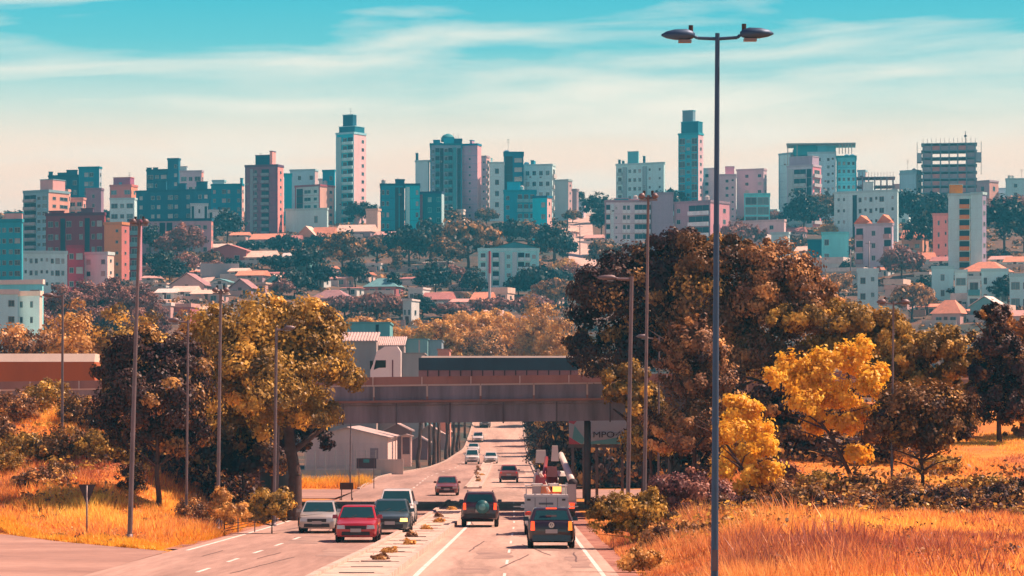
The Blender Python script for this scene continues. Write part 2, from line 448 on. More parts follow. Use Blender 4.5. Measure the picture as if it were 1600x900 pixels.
# painted lines: sheets 4 mm above the asphalt
def line(fx, w, y0, y1, name='lane_line', dash=None):
    mb = MB(); y = y0
    while y < y1:
        e = min(y + (dash[0] if dash else 8), y1)
        xa, xb = float(fx(y)), float(fx(e)); za, zb = float(prof(y)) + .006, float(prof(e)) + .006
        mb.poly([(xa - w / 2, y, za), (xa + w / 2, y, za), (xb + w / 2, e, zb), (xb - w / 2, e, zb)], PAINT)
        y = e + (dash[1] if dash else 0)
    return struct(mb.obj(name))
line(lambda y: MRX(y) + .55, .16, 30, 200)
line(lambda y: XR(y) - .45, .14, 30, 200)
line(lambda y: (MRX(y) + XR(y)) / 2 - .1, .09, 70, 195, dash=(3.5, 7))
line(lambda y: (MLX(y) + XL(y)) / 2 - .35, .14, 60, 196, dash=(3.2, 5.0))
line(lambda y: XL(y) + .5, .16, 104, 160)
line(lambda y: (MLX(y) + XL(y)) / 2, .13, 240, 385, dash=(3, 6))

# central median: a raised kerb ring, then paved planter segments
med = []
MEDW = mat('median_slab', (0.52, 0.41, 0.34), 0.9, var=0.3, scale=1.6, bump=0.2)
MEDK = mat('median_kerb', (0.50, 0.38, 0.32), 0.9, var=0.3, scale=1.4, bump=0.2)
SOILM = mat('planter_soil', (0.13, 0.055, 0.04), 0.95, var=0.3, scale=4)
def med_piece(name, f0, f1, ya, yb, dz0, dz1, m, parent):
    mb = MB(); xa0, xa1, xb0, xb1 = float(f0(ya)), float(f1(ya)), float(f0(yb)), float(f1(yb))
    za, zb = float(prof(ya)), float(prof(yb))
    mb.v += [(xa0, ya, za + dz0), (xa1, ya, za + dz0), (xb1, yb, zb + dz0), (xb0, yb, zb + dz0), (xa0, ya, za + dz1), (xa1, ya, za + dz1), (xb1, yb, zb + dz1), (xb0, yb, zb + dz1)]
    for q in ((0, 3, 2, 1), (4, 5, 6, 7), (0, 1, 5, 4), (1, 2, 6, 5), (2, 3, 7, 6), (3, 0, 4, 7)):
        mb.f.append(q); mb.m.append(mb.mi(m))
    return mb.obj(name, parent)
MED = struct(bpy.data.objects.new('median', None)); lk(MED)
y = 60.0
while y < 395:
    if not (186 < y < 236):
        yb = y + 4.4
        med_piece('kerbstone', MLX, lambda q: MLX(q) + .2, y, yb, -.1, .20, MEDK, MED)
        med_piece('kerbstone', lambda q: MRX(q) - .2, MRX, y, yb, -.1, .20, MEDK, MED)
        med_piece('paving_slab', lambda q: MLX(q) + .21, lambda q: MRX(q) - .21, y, yb - .85, -.1, .11 + random.uniform(-.01, .015), MEDW, MED)
        med_piece('soil_bed', lambda q: MLX(q) + .62, lambda q: MRX(q) - .62, yb - .83, yb, -.1, .07, SOILM, MED)
        for fx0, fx1 in ((lambda q: MLX(q) + .21, lambda q: MLX(q) + .60), (lambda q: MRX(q) - .60, lambda q: MRX(q) - .21)):
            med_piece('paving_slab', fx0, fx1, yb - .83, yb, -.1, .12, MEDW, MED)
    y += 4.45
# ------------------------------------------------------------------ vegetation
LM = dict(
    gold=leafmat('leaves_gold', (0.07, 0.04, 0.022), (0.33, 0.205, 0.04), (0.90, 0.56, 0.10), .26),
    yellow=leafmat('leaves_bright_yellow', (0.70, 0.38, 0.03), (0.93, 0.60, 0.06), (0.97, 0.74, 0.13), .45),
    olive=leafmat('leaves_olive', (0.045, 0.025, 0.025), (0.21, 0.11, 0.04), (0.74, 0.43, 0.09), .2),
    brown=leafmat('leaves_brown', (0.05, 0.024, 0.03), (0.25, 0.125, 0.06), (0.76, 0.42, 0.14), .2),
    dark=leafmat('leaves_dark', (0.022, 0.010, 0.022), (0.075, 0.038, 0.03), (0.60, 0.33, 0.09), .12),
    orange=leafmat('leaves_orange', (0.25, 0.12, 0.05), (0.64, 0.35, 0.09), (0.93, 0.58, 0.18), .3),
    teal=leafmat('leaves_deep_green', (0.003, 0.02, 0.035), (0.010, 0.04, 0.05), (0.07, 0.075, 0.05), .12),
    tealor=leafmat('leaves_green_rust', (0.008, 0.03, 0.04), (0.12, 0.07, 0.045), (0.68, 0.36, 0.12), .15),
    mauve=leafmat('leaves_mauve', (0.06, 0.025, 0.035), (0.21, 0.09, 0.085), (0.54, 0.26, 0.17), .2),
)
def crown_pts(rng, lobes, n, clump=.30, nclump=26, under=.35, rag=.12, spray=0.0):
    lob = np.array(lobes, float); w = (lob[:, 3] * lob[:, 4] + lob[:, 3] * lob[:, 5] + lob[:, 4] * lob[:, 5]); w /= w.sum()
    P = []; Nn = []; Tn = []
    for L_, wi in zip(lob, w):
        k = max(6, int(nclump * wi * len(lob))); m = int(n * wi / k) + 1
        c = L_[:3]; r = L_[3:6]
        d = rng.normal(size=(k, 3)); d /= np.linalg.norm(d, axis=1)[:, None]
        d[:, 2] = np.where(d[:, 2] < -under, -d[:, 2] * .6, d[:, 2])
        cc = c + d * r * rng.uniform(.62, 1.02, (k, 1))
        cr_ = r.mean() * clump * rng.uniform(.6, 1.45, k)
        tn = np.clip(rng.normal(.5, .22, k), 0, 1)
        e = rng.normal(size=(k, m, 3)); e /= np.linalg.norm(e, axis=2)[:, :, None]
        e[:, :, 2] *= .75
        if spray:
            dd = d + np.array([0, 0, .6]); dd /= np.linalg.norm(dd, axis=1)[:, None]
            al = (e * dd[:, None, :]).sum(2, keepdims=True); e = (e - al * dd[:, None, :]) * .55 + dd[:, None, :] * al * spray
        p = cc[:, None, :] + e * (cr_[:, None, None] * rng.uniform(.45, 1.08, (k, m, 1))) + rng.normal(size=(k, m, 3)) * rag * .3
        P.append(p.reshape(-1, 3)); Nn.append((e + d[:, None, :] * .5).reshape(-1, 3))
        Tn.append(np.clip(np.repeat(tn, m) + rng.normal(0, .07, k * m), 0, 1))
    return np.concatenate(P), np.concatenate(Nn), np.concatenate(Tn)
def leaves_mesh(name, rng, P, Nn, Tn, size, m, asp=1.5, droop=0.0):
    n = len(P)
    nn = Nn * 1.25 + rng.normal(size=(n, 3)) * .5; nn /= np.linalg.norm(nn, axis=1)[:, None] + 1e-9
    a = np.cross(nn, rng.normal(size=(n, 3)) + np.array([0, 0, droop])); a /= np.linalg.norm(a, axis=1)[:, None] + 1e-9
    b = np.cross(nn, a)
    s = size * rng.uniform(.55, 1.3, (n, 1))
    a = a * s * .5 * asp; b = b * s * .5
    co = np.stack([P - a, P - b * .9, P + a, P + b * 1.1], 1).reshape(-1, 3)
    return quads_mesh(name, co, [m], Tn)
def trunk_mb(rng, h, r, top, lean=(0, 0), limbs=5, spread=2.0, m=None, base=-.6, limb_from=.45):
    mb = MB(); m = m or BARK
    k = 5; pts = [(lean[0] * (i / k) ** 1.3 + rng.normal() * r * .25 * (i > 0), lean[1] * (i / k) + rng.normal() * r * .25 * (i > 0), base + (h - base) * i / k) for i in range(k + 1)]
    rs = [r * (1.25 if i == 0 else 1 - .6 * i / k) for i in range(k + 1)]
    mb.path(pts, rs, m, 7)
    for j in range(limbs):
        t = limb_from + (1 - limb_from) * rng.random(); i = min(int(t * k), k - 1)
        p0 = Vector(pts[i]).lerp(Vector(pts[i + 1]), t * k - i); a = rng.random() * 6.28
        q = p0 + Vector((math.cos(a) * spread * .5, math.sin(a) * spread * .4, (top - h) * .35 + h * .08))
        e = q + Vector((math.cos(a + .3) * spread * .45, math.sin(a + .3) * spread * .35, (top - h) * .35))
        mb.path([p0, q, e], [r * .45, r * .28, r * .1], m, 5)
    return mb
def near_tree(label, lobes_px, D, trunk_px, kind, n, leaf, seed, dspread=.75, group=None, name='tree', tr=None, clump=.20, nclump=60, asp=1.5,
              core=True, top_px=None, limbs=6, lspread=2.5, bark=None, cat='tree', under=.35, rag=.12, baseY=None, spray=0.0):
    """lobes given as photo pixels (cx, cy, rx, ry, ddepth m) at distance D; trunk_px=(xbase, ybase, xtop, ytop)"""
    rng = np.random.default_rng(seed); u = D / F; n = int(n * 1.9); leaf = leaf * (.54 if n > 36000 else .62); clump, nclump = (.42, 11) if kind == 'yellow' else (.31, 30)
    bx = px2x(trunk_px[0], D); bz = T1(bx, D)
    th = thing(name, label, cat, (bx, D, bz), 0, group)
    lobes = []
    for (cx, cy, rx, ry, dd) in lobes_px:
        lobes.append((px2x(cx, D + dd) - bx, dd, py2z(cy, D + dd) - bz, rx * u, (rx * .5 + ry * .5) * u * dspread, ry * u))
    P, Nn, Tn = crown_pts(rng, lobes, n, clump, nclump, under, rag, spray)
    g = P[:, 2] > .15; P, Nn, Tn = P[g], Nn[g], Tn[g]
    inst('crown', leaves_mesh('crown', rng, P, Nn, Tn, leaf, LM[kind], asp), th)
    h = (py2z(trunk_px[3], D) - bz); r = (tr or 6) * u * .5
    mb = trunk_mb(rng, h, r, h * 1.25, (px2x(trunk_px[2], D) - bx, 0), limbs, lspread, bark)
    mb.obj('trunk', th, True)
    return th

# ---- prototypes for far trees: shape x foliage
PROTO = {}
def proto(shape, kind, dens=2600, asp=1.0):
    asp = max(.5, round(asp * 4) / 4)
    key = (shape, kind, asp)
    if key in PROTO: return PROTO[key]
    rng = np.random.default_rng(abs(hash(shape)) % 1000 if False else sum(map(ord, shape + kind)))
    if shape == 'round': lobes = [(0, 0, .62, .42, .42, .36), (-.18, .1, .5, .32, .3, .3), (.2, -.1, .52, .32, .3, .28), (0, -.2, .42, .36, .28, .28)]
    elif shape == 'wide': lobes = [(0, 0, .60, .5, .42, .26), (-.28, .05, .5, .26, .3, .26), (.28, -.05, .52, .26, .3, .26), (.05, -.2, .4, .36, .26, .26)]
    elif shape == 'tall': lobes = [(0, 0, .70, .26, .26, .30), (.06, 0, .45, .32, .3, .3), (-.08, -.05, .35, .3, .28, .25)]
    elif shape == 'umbrella': lobes = [(0, 0, .78, .5, .42, .16), (-.25, .05, .7, .26, .3, .14), (.25, -.05, .7, .28, .3, .14)]
    elif shape == 'bush': lobes = [(0, 0, .40, .42, .40, .5), (-.25, .1, .3, .28, .3, .42), (.28, -.1, .3, .26, .3, .45), (.05, -.2, .2, .4, .26, .34)]
    else: lobes = [(0, 0, .55, .4, .4, .4)]
    lobes = [(a, b, c * asp, d, e, f * asp) for a, b, c, d, e, f in lobes]
    P, Nn, Tn = crown_pts(rng, lobes, int(dens * max(1, asp) ** .7), .24, 34, .6 if shape == 'bush' else .4, .04)
    g = P[:, 2] > 0; P, Nn, Tn = P[g], Nn[g], Tn[g]
    cm = leaves_mesh('crown_' + shape + '_' + kind, rng, P, Nn, Tn, .050 if dens < 4000 else .036, LM[kind], 1.4)
    tm = trunk_mb(rng, .62 * asp, .028, .75 * asp, (.02, 0), 4, .3, BARK, base=-.2).mesh('trunk_' + shape, True)
    PROTO[key] = (cm, tm, asp); return PROTO[key]
def put(t, shape, kind, dens, w, h, trunk=True, trunkr=1.0):
    h = h * 1.08; cm, tm, a = proto(shape, kind, dens, h / w)
    inst('crown' if trunk else 'foliage', cm, t, sc=(w, w, h / a))
    if trunk: inst('trunk', tm, t, sc=(w * trunkr, w * trunkr, h / a))
def far_tree(px, ybase, w, h, shape, kind, label, group=None, D=None, name='tree', cat='tree'):
    """w,h = crown width and total height in photo pixels"""
    if D is None: D = D_of(px, ybase)
    x = px2x(px, D); z = T1(x, D); u = D / F
    top = py2z(ybase - h, D)
    H = max(top - z, h * u * .8); Wm = w * u
    th = thing(name, label, cat, (x, D, z), random.uniform(0, 6.28) if shape != 'tall' else 0, group)
    put(th, shape, kind, 3000, Wm, H)
    return th
# ------------------------------------------------------------------ the trees near the road (positions in photo pixels + distance)
near_tree('large round gold-topped tree with thick trunk beside the left end of the bridge',
    [(425, 560, 120, 85, 0), (430, 590, 105, 70, -2), (425, 640, 80, 52, -4), (400, 600, 90, 60, -3), (345, 545, 62, 70, 1), (490, 555, 62, 80, -1), (425, 520, 90, 62, 0), (525, 600, 36, 55, -1), (455, 640, 66, 62, 1), (500, 665, 40, 50, -1), (390, 680, 66, 66, 3), (345, 640, 50, 80, 4)],
    148, (464, 772, 440, 600), 'gold', 36000, .26, 11, tr=27, limbs=9, lspread=3.5, nclump=110)
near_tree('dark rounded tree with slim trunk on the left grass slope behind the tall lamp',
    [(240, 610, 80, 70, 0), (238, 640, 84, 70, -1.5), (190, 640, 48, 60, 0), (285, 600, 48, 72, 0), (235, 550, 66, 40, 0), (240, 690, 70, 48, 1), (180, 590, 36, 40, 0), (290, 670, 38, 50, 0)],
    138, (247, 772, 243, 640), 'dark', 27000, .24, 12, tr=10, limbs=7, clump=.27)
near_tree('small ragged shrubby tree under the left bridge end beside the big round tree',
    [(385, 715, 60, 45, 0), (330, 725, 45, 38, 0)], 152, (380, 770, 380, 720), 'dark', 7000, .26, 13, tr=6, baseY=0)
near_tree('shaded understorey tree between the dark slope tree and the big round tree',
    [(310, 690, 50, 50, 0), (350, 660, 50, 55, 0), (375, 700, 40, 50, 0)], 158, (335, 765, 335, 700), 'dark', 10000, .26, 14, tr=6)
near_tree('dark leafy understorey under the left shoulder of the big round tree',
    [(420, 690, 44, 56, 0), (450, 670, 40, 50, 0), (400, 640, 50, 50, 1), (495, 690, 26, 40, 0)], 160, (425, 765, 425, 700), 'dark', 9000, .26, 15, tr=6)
near_tree('huge dark domed tree rising right of the bridge with lit gold top',
    [(1000, 465, 92, 85, 0), (945, 480, 62, 75, 0), (1060, 440, 80, 82, 0), (1015, 560, 105, 85, 1), (930, 550, 40, 60, 0), (1080, 530, 70, 80, 0), (1060, 395, 70, 38, 0), (960, 430, 50, 38, 0)],
    163, (1010, 760, 1000, 620), 'dark', 36000, .28, 21, tr=20, limbs=7, lspread=1.8, clump=.26, nclump=34)
near_tree('tall rust-topped tree in the middle of the right tree mass',
    [(1130, 430, 75, 62, 0), (1120, 500, 85, 80, 0), (1150, 400, 40, 32, 0), (1090, 385, 60, 28, 1), (1160, 560, 60, 70, 0)],
    160, (1140, 760, 1135, 560), 'olive', 21000, .27, 22, tr=16, clump=.26, nclump=30)
near_tree('broad brown tree sloping down toward the white houses on the right',
    [(1215, 440, 65, 62, 0), (1250, 500, 62, 65, 0), (1190, 500, 65, 75, 0), (1270, 460, 36, 40, 0), (1215, 580, 80, 60, 0), (1195, 400, 38, 26, 0), (1290, 470, 26, 30, 0)],
    158, (1215, 740, 1215, 560), 'brown', 22000, .27, 23, tr=16, clump=.26, nclump=30)
near_tree('narrow brown conical tree standing behind the two thin lamps on the right',
    [(1085, 555, 42, 62, 0), (1090, 620, 56, 62, 0), (1070, 680, 66, 60, 0), (1085, 510, 22, 30, 0), (1045, 560, 26, 36, 0), (1110, 570, 24, 50, 0)],
    142, (1085, 770, 1085, 560), 'brown', 20000, .22, 24, spray=1.7, tr=9, clump=.24, nclump=36)
near_tree('small tree with yellow-green top hanging over the right bridge end',
    [(975, 590, 36, 24, 0), (968, 618, 26, 22, 0), (1008, 645, 30, 44, 0), (1020, 700, 45, 45, 1), (985, 615, 40, 30, 1)],
    152, (1022, 768, 1012, 640), 'gold', 11000, .22, 25, tr=7, clump=.26, lspread=.8)
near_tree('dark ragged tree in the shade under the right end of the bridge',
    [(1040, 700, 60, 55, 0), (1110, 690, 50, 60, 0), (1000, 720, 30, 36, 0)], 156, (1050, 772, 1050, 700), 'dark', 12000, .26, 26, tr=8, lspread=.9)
near_tree('wide flat-crowned gold tree behind the bright yellow tree',
    [(1300, 505, 75, 32, 0), (1370, 520, 60, 38, 0), (1240, 500, 42, 26, 0), (1330, 550, 80, 40, 1), (1420, 545, 40, 34, 0)],
    156, (1330, 745, 1325, 570), 'gold', 17000, .24, 27, tr=11, clump=.24, nclump=34)
near_tree('broad umbrella-shaped tree arching over the slope on the right',
    [(1450, 560, 80, 42, 0), (1510, 590, 48, 44, 0), (1400, 590, 56, 40, 0), (1480, 540, 48, 26, 0), (1440, 610, 84, 34, 1), (1535, 620, 24, 30, 0)],
    150, (1470, 745, 1465, 610), 'gold', 18000, .24, 28, spray=1.3, tr=11, clump=.24, nclump=34)
near_tree('bright yellow autumn tree with forked leaning trunk in the grass field',
    [(1270, 595, 34, 26, 0), (1335, 565, 24, 24, 1), (1352, 548, 12, 18, 0), (1312, 552, 12, 16, 0), (1235, 580, 26, 20, 0), (1207, 592, 14, 13, -1), (1300, 620, 34, 24, 1), (1355, 605, 22, 26, 0), (1290, 565, 22, 18, 0), (1255, 632, 24, 20, -1), (1320, 660, 28, 22, 0), (1282, 665, 22, 18, 1), (1360, 650, 16, 20, 0), (1335, 712, 20, 15, 0), (1240, 610, 20, 16, 0), (1378, 585, 10, 12, 0)],
    124, (1340, 792, 1285, 660), 'yellow', 11000, .20, 29, rag=.35, spray=1.9, tr=9, clump=.30, nclump=40, core=False, limbs=9, lspread=2.2, under=.6)
near_tree('smaller bright yellow leaning tree beside the tall double lamp',
    [(1160, 650, 26, 22, 0), (1145, 634, 14, 14, 0), (1182, 672, 20, 20, 1), (1140, 680, 20, 20, -1), (1195, 705, 18, 18, 0), (1160, 712, 24, 20, 1), (1128, 735, 14, 16, 0), (1178, 745, 22, 18, 0), (1205, 735, 12, 14, 0), (1150, 765, 14, 12, 0)],
    118, (1190, 786, 1125, 680), 'yellow', 6500, .19, 30, rag=.35, spray=1.9, tr=8, clump=.30, nclump=40, core=False, limbs=8, lspread=1.4, under=.6)
near_tree('small spreading green-gold tree with thin dark trunk at the field edge',
    [(1440, 640, 66, 36, 0), (1400, 670, 40, 40, 0), (1480, 665, 40, 46, 0), (1440, 690, 52, 40, 0), (1500, 640, 22, 30, 0)],
    121, (1442, 792, 1440, 690), 'olive', 12500, .20, 31, rag=.5, spray=1.4, tr=8, clump=.27, nclump=38, limbs=9, lspread=1.8)
near_tree('dark pine with upright sprays at the right edge',
    [(1555, 560, 26, 60, 0), (1545, 500, 18, 30, 0), (1565, 640, 46, 50, 0), (1530, 600, 24, 40, 0), (1590, 590, 26, 60, 0), (1560, 490, 14, 22, 0)],
    146, (1563, 705, 1560, 540), 'dark', 12000, .22, 32, spray=2.2, tr=9, clump=.22, nclump=44)
near_tree('tall brown tree cut off by the right picture edge',
    [(1600, 600, 40, 60, 0), (1590, 530, 30, 50, 0), (1625, 640, 40, 60, 0), (1600, 690, 30, 26, 0)], 150, (1610, 715, 1610, 600), 'brown', 11000, .24, 33, spray=1.8, tr=9)
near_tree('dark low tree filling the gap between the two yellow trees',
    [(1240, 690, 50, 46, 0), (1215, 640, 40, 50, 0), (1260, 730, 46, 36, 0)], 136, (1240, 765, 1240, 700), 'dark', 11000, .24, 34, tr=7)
near_tree('shaded tree behind the green-gold tree trunk',
    [(1385, 690, 46, 50, 0), (1350, 735, 40, 36, 0), (1400, 640, 46, 40, 0)], 134, (1385, 765, 1385, 700), 'olive', 10000, .24, 35, tr=7)

# highway-side woods on the left, beyond the embankment
for i, (px, top, w, kd, D, lb) in enumerate([
    (10, 497, 90, 'brown', 236, 'rust-brown tree behind the orange trailer at the left edge'),
    (62, 500, 84, 'brown', 240, 'brown bushy tree rising behind the middle of the orange trailer'),
    (118, 490, 96, 'orange', 236, 'orange-leaved tree behind the right end of the orange trailer'),
    (180, 492, 100, 'gold', 238, 'gold tree between the orange trailer and the dark slope tree'),
    (240, 503, 90, 'gold', 232, 'gold tree just above the dark rounded slope tree'),
    (295, 505, 70, 'orange', 240, 'low orange tree between the dark slope tree and the big round tree')]):
    x = px2x(px, D); z = T1(x, D); t = thing('tree', lb, 'tree', (x, D, z), i * 1.3, 'trees behind the highway on the left')
    H = py2z(top, D) - z; put(t, 'round', kd, 7000, w * D / F * 1.15, H)
for i, (px, top, w, kd, D) in enumerate([(95, 432, 62, 'mauve', 505), (140, 428, 66, 'mauve', 515), (178, 422, 60, 'mauve', 520), (215, 430, 58, 'mauve', 510), (62, 470, 60, 'mauve', 470),
                                          (115, 462, 50, 'dark', 480), (180, 468, 54, 'dark', 478), (240, 448, 44, 'mauve', 500), (30, 486, 52, 'mauve', 450), (215, 470, 44, 'mauve', 470), (150, 470, 50, 'mauve', 485)]):
    names = ['leftmost tall mauve tree below the white and red apartment block', 'tall mauve tree under the red section of the white block', 'tallest mauve tree below the orange-sided block', 'mauve tree beside the tall left lamp top',
             'mauve tree right of the white flat-roofed house', 'dark tree under the leftmost mauve trees', 'dark round tree in front of the mauve row, left of the tall lamp', 'small mauve tree nearest the pink houses', 'low mauve tree in front of the white flat-roofed house',
             'low mauve tree behind the gold trees near the tall lamp', 'mauve tree filling the middle of the mauve row']
    x = px2x(px, D); z = T1(x, D); t = thing('tree', names[i], 'tree', (x, D, z), i * 1.3, 'mauve trees in front of the white block')
    H = py2z(top, D) - z; put(t, 'wide', kd, 6000, w * D / F * 1.2, H)

# tall street trees behind the bridge: bare lower trunks on the left kerb, gold heads above the truck
row = [(664, 498, 74, 492), (690, 492, 70, 480), (709, 488, 74, 500), (736, 484, 80, 490), (776, 482, 84, 505), (640, 516, 54, 500), (560, 490, 60, 510), (600, 496, 50, 508)]
lbs = ['leftmost tall orange street tree standing over the truck cab', 'second tall orange street tree behind the gap in the truck', 'third tall orange street tree above the front of the dark trailer', 'tall orange street tree above the middle of the dark trailer',
       'broad orange street tree above the dark trailer centre', 'low orange street tree beside the teal shed', 'orange tree behind the long teal roof building', 'small orange tree right of the long teal roof building']
for i, (px, top, w, D) in enumerate(row):
    xs_ = px2x(px, D)
    z = T1(xs_, D); t = thing('street_tree', lbs[i], 'tree', (xs_, D, z), i * .9, 'orange street trees behind the bridge')
    H = py2z(top, D) - z; Wm = w * D / F * 1.3
    rng = np.random.default_rng(50 + i)
    cx = px2x(px, D) - xs_
    P, Nn, Tn = crown_pts(rng, [(0, 0, H * .80, Wm * .45, Wm * .4, H * .18), (-Wm * .15, 0, H * .62, Wm * .36, Wm * .3, H * .16), (Wm * .18, .5, H * .66, Wm * .36, Wm * .3, H * .17)], 10000, .22, 50, .5, .2)
    inst('crown', leaves_mesh('crown', rng, P, Nn, Tn, .34, LM['orange'], 1.4), t, rz=-i * .9)
    trunk_mb(rng, H * .72, .28, H * .9, (.2, 0), 5, Wm * .3, BARK).obj('trunk', t, True)
for i, (px, top, w, D, kd, lb) in enumerate([(838, 476, 64, 485, 'orange', 'orange tree above the rear half of the dark trailer'), (872, 500, 56, 440, 'orange', 'bright orange tree beside the dark domed tree'),
        (900, 528, 42, 400, 'orange', 'small orange tree at the rear end of the dark trailer'), (810, 500, 60, 520, 'mauve', 'mauve tree between the orange trees behind the trailer'), (755, 508, 60, 470, 'brown', 'brown tree half hidden behind the orange street trees')]):
    x = px2x(px, D); z = T1(x, D); t = thing('street_tree', lb, 'tree', (x, D, z), i, 'orange street trees behind the bridge')
    H = py2z(top, D) - z; put(t, 'round', kd, 6500, w * D / F * 1.3, H)
# dark tree line on the right kerb seen through the bridge opening
for i, (px, D, h, w) in enumerate([(890, 242, 8, 5), (862, 262, 8.5, 5), (858, 285, 9, 5.5), (848, 312, 9, 5.5), (846, 345, 10, 6), (842, 385, 10, 6), (838, 425, 10, 6.5), (840, 470, 11, 7), (930, 240, 7, 9), (978, 241, 7, 9), (1030, 243, 9, 10)]):
    lb = ['dark street tree nearest the bridge on the right kerb', 'second dark street tree on the right kerb past the bridge', 'third dark street tree on the right kerb, with a lit fringe', 'fourth dark street tree on the right kerb', 'fifth dark street tree on the right kerb',
          'sixth dark street tree on the right kerb', 'seventh dark street tree up the right kerb', 'farthest dark street tree on the right kerb', 'dark tree behind the sign board under the bridge', 'dark tree right of the sign board under the bridge', 'dark tree beyond the bridge hidden in the right tree mass'][i]
    x = px2x(px, D); x = max(x, XR(D) + w * .46); z = T1(x, D)
    t = thing('street_tree', lb, 'tree', (x, D, z), i, 'dark street trees on the right kerb')
    put(t, 'bush', 'dark', 6000, w, h)

# shrubs on the left highway slope and in the left triangle
SHR = [(25, 655, 70, 40, 'brown'), (75, 640, 76, 46, 'gold'), (120, 660, 60, 36, 'olive'), (40, 690, 80, 34, 'gold'), (110, 695, 90, 40, 'olive'), (165, 700, 74, 44, 'gold'), (8, 705, 60, 34, 'gold'), (70, 720, 80, 26, 'brown'),
       (150, 668, 50, 34, 'dark'), (95, 714, 60, 22, 'olive'), (205, 722, 50, 40, 'dark'), (300, 745, 60, 40, 'brown'), (340, 755, 44, 32, 'olive'), (-15, 680, 70, 50, 'brown')]
SHL = ['brown shrub on the highway slope at the left edge', 'gold-tipped shrub just under the orange trailer', 'olive shrub beside the thin far-left lamp', 'gold shrub mid-slope at the far left', 'wide olive shrub mid-slope left of the dark tree', 'gold shrub touching the dark slope tree',
       'small gold shrub at the very left edge of the slope', 'low brown shrub at the foot of the left slope', 'dark shrub beside the guard rail end', 'low olive shrub above the give-way sign', 'dark shrub at the foot of the dark slope tree', 'brown shrub right of the slim dark trunk', 'olive shrub beside the second left lamp', 'brown shrub partly outside the left edge']
for (px, py, w, h, kd), lb in zip(SHR, SHL):
    D = 128 + (770 - py) * .26
    u = D / F; x = px2x(px, D); z = T1(x, D) - .2
    t = thing('shrub', lb, 'shrub', (x, D, z), random.uniform(0, 6), 'shrubs on the left slope')
    put(t, 'bush', kd, 5000, w * u * 1.25, h * u * 1.35, False)
near_tree('leafy roadside bush between the second and third left lamps',
    [(425, 790, 30, 26, 0), (400, 800, 26, 18, 0), (440, 776, 16, 16, 0)], 126, (425, 810, 425, 795), 'gold', 6000, .15, 61, tr=3, name='shrub', cat='shrub', under=.8)
near_tree('tall weedy bush at the base of the second left lamp',
    [(345, 790, 16, 26, 0), (365, 800, 28, 16, 0)], 123, (350, 812, 350, 800), 'orange', 3500, .13, 62, tr=3, name='shrub', cat='shrub', under=.8)
near_tree('round reddish bush at the right road edge beside the lamp bases',
    [(1080, 788, 62, 48, 0), (1045, 768, 40, 32, 0), (1120, 800, 46, 42, 0), (1065, 748, 24, 18, 0)], 112, (1080, 835, 1080, 800), 'mauve', 11000, .15, 63, tr=4, name='shrub', cat='shrub', under=.8)
near_tree('gold-green bush spilling toward the kerb on the right',
    [(975, 812, 50, 38, 0), (1010, 800, 42, 36, 0), (945, 798, 32, 24, 0), (1035, 832, 44, 34, 0)], 106, (985, 850, 985, 820), 'gold', 9000, .14, 64, tr=3, name='shrub', cat='shrub', under=.8)
near_tree('low olive bush right of the tall double lamp',
    [(1180, 825, 55, 26, 0), (1215, 815, 36, 20, 0), (1150, 835, 32, 20, 0)], 104, (1180, 855, 1180, 830), 'olive', 8000, .14, 65, tr=3, name='shrub', cat='shrub', under=.8)
near_tree('dry rust bush behind the round reddish bush',
    [(1120, 800, 40, 26, 0), (1085, 815, 32, 20, 0)], 108, (1110, 835, 1110, 810), 'brown', 5000, .14, 66, tr=3, name='shrub', cat='shrub', under=.8)
near_tree('rust-coloured bush spilling over the bank below the leaning lamp',
    [(1050, 850, 44, 34, 0), (1085, 838, 34, 26, 0), (1020, 862, 30, 22, 0)], 92, (1050, 885, 1050, 860), 'brown', 7000, .12, 67, tr=3, name='shrub', cat='shrub', under=.8)
near_tree('low golden bush at the bank foot near the bottom of the road edge',
    [(1000, 880, 34, 22, 0), (1030, 890, 30, 18, 0)], 82, (1010, 905, 1010, 890), 'orange', 4000, .11, 68, tr=3, name='shrub', cat='shrub', under=.8)
near_tree('dark leafy bush right behind the tallest lamp',
    [(1150, 812, 42, 32, 0), (1185, 800, 32, 26, 0)], 107, (1160, 845, 1160, 820), 'dark', 6000, .14, 69, tr=3, name='shrub', cat='shrub', under=.8)
RS = [(1200, 775, 80, 30, 'brown', 119), (1250, 792, 80, 36, 'olive', 115), (1300, 795, 70, 34, 'dark', 114), (1370, 800, 70, 34, 'dark', 114), (1420, 800, 80, 36, 'dark', 115), (1490, 800, 90, 38, 'dark', 115), (1560, 796, 80, 36, 'dark', 116),
      (1600, 790, 60, 40, 'dark', 117), (1280, 770, 70, 32, 'gold', 121), (1340, 768, 50, 24, 'brown', 122), (1410, 785, 44, 40, 'brown', 118), (1540, 775, 70, 26, 'gold', 121), (1220, 745, 60, 30, 'mauve', 126), (1470, 745, 70, 26, 'gold', 130)]
RL = ['brown shrub at the foot of the leaning yellow tree', 'olive shrub in the ditch left of the forked yellow tree', 'dark shrub shading the base of the forked yellow tree', 'dark shrub between the two field trees', 'dark shrub at the foot of the green-gold tree', 'wide dark shrub in the ditch at the right',
      'dark shrub in the ditch near the right edge', 'dark shrub cut by the right picture edge', 'gold shrub behind the forked trunk', 'small brown shrub behind the thin far-right lamp', 'upright brown shrub beside the thin far-right lamp base', 'gold shrub at the lit field edge on the right', 'mauve shrub between the yellow trees', 'low gold shrub at the foot of the umbrella tree']
for (px, py, w, h, kd, D), lb in zip(RS, RL):
    u = D / F; x = px2x(px, D); z = T1(x, D) - .15
    t = thing('shrub', lb, 'shrub', (x, D, z), random.uniform(0, 6), 'shrubs along the right ditch')
    put(t, 'bush', kd, 5000, w * u * 1.3, h * u * 1.3, False)

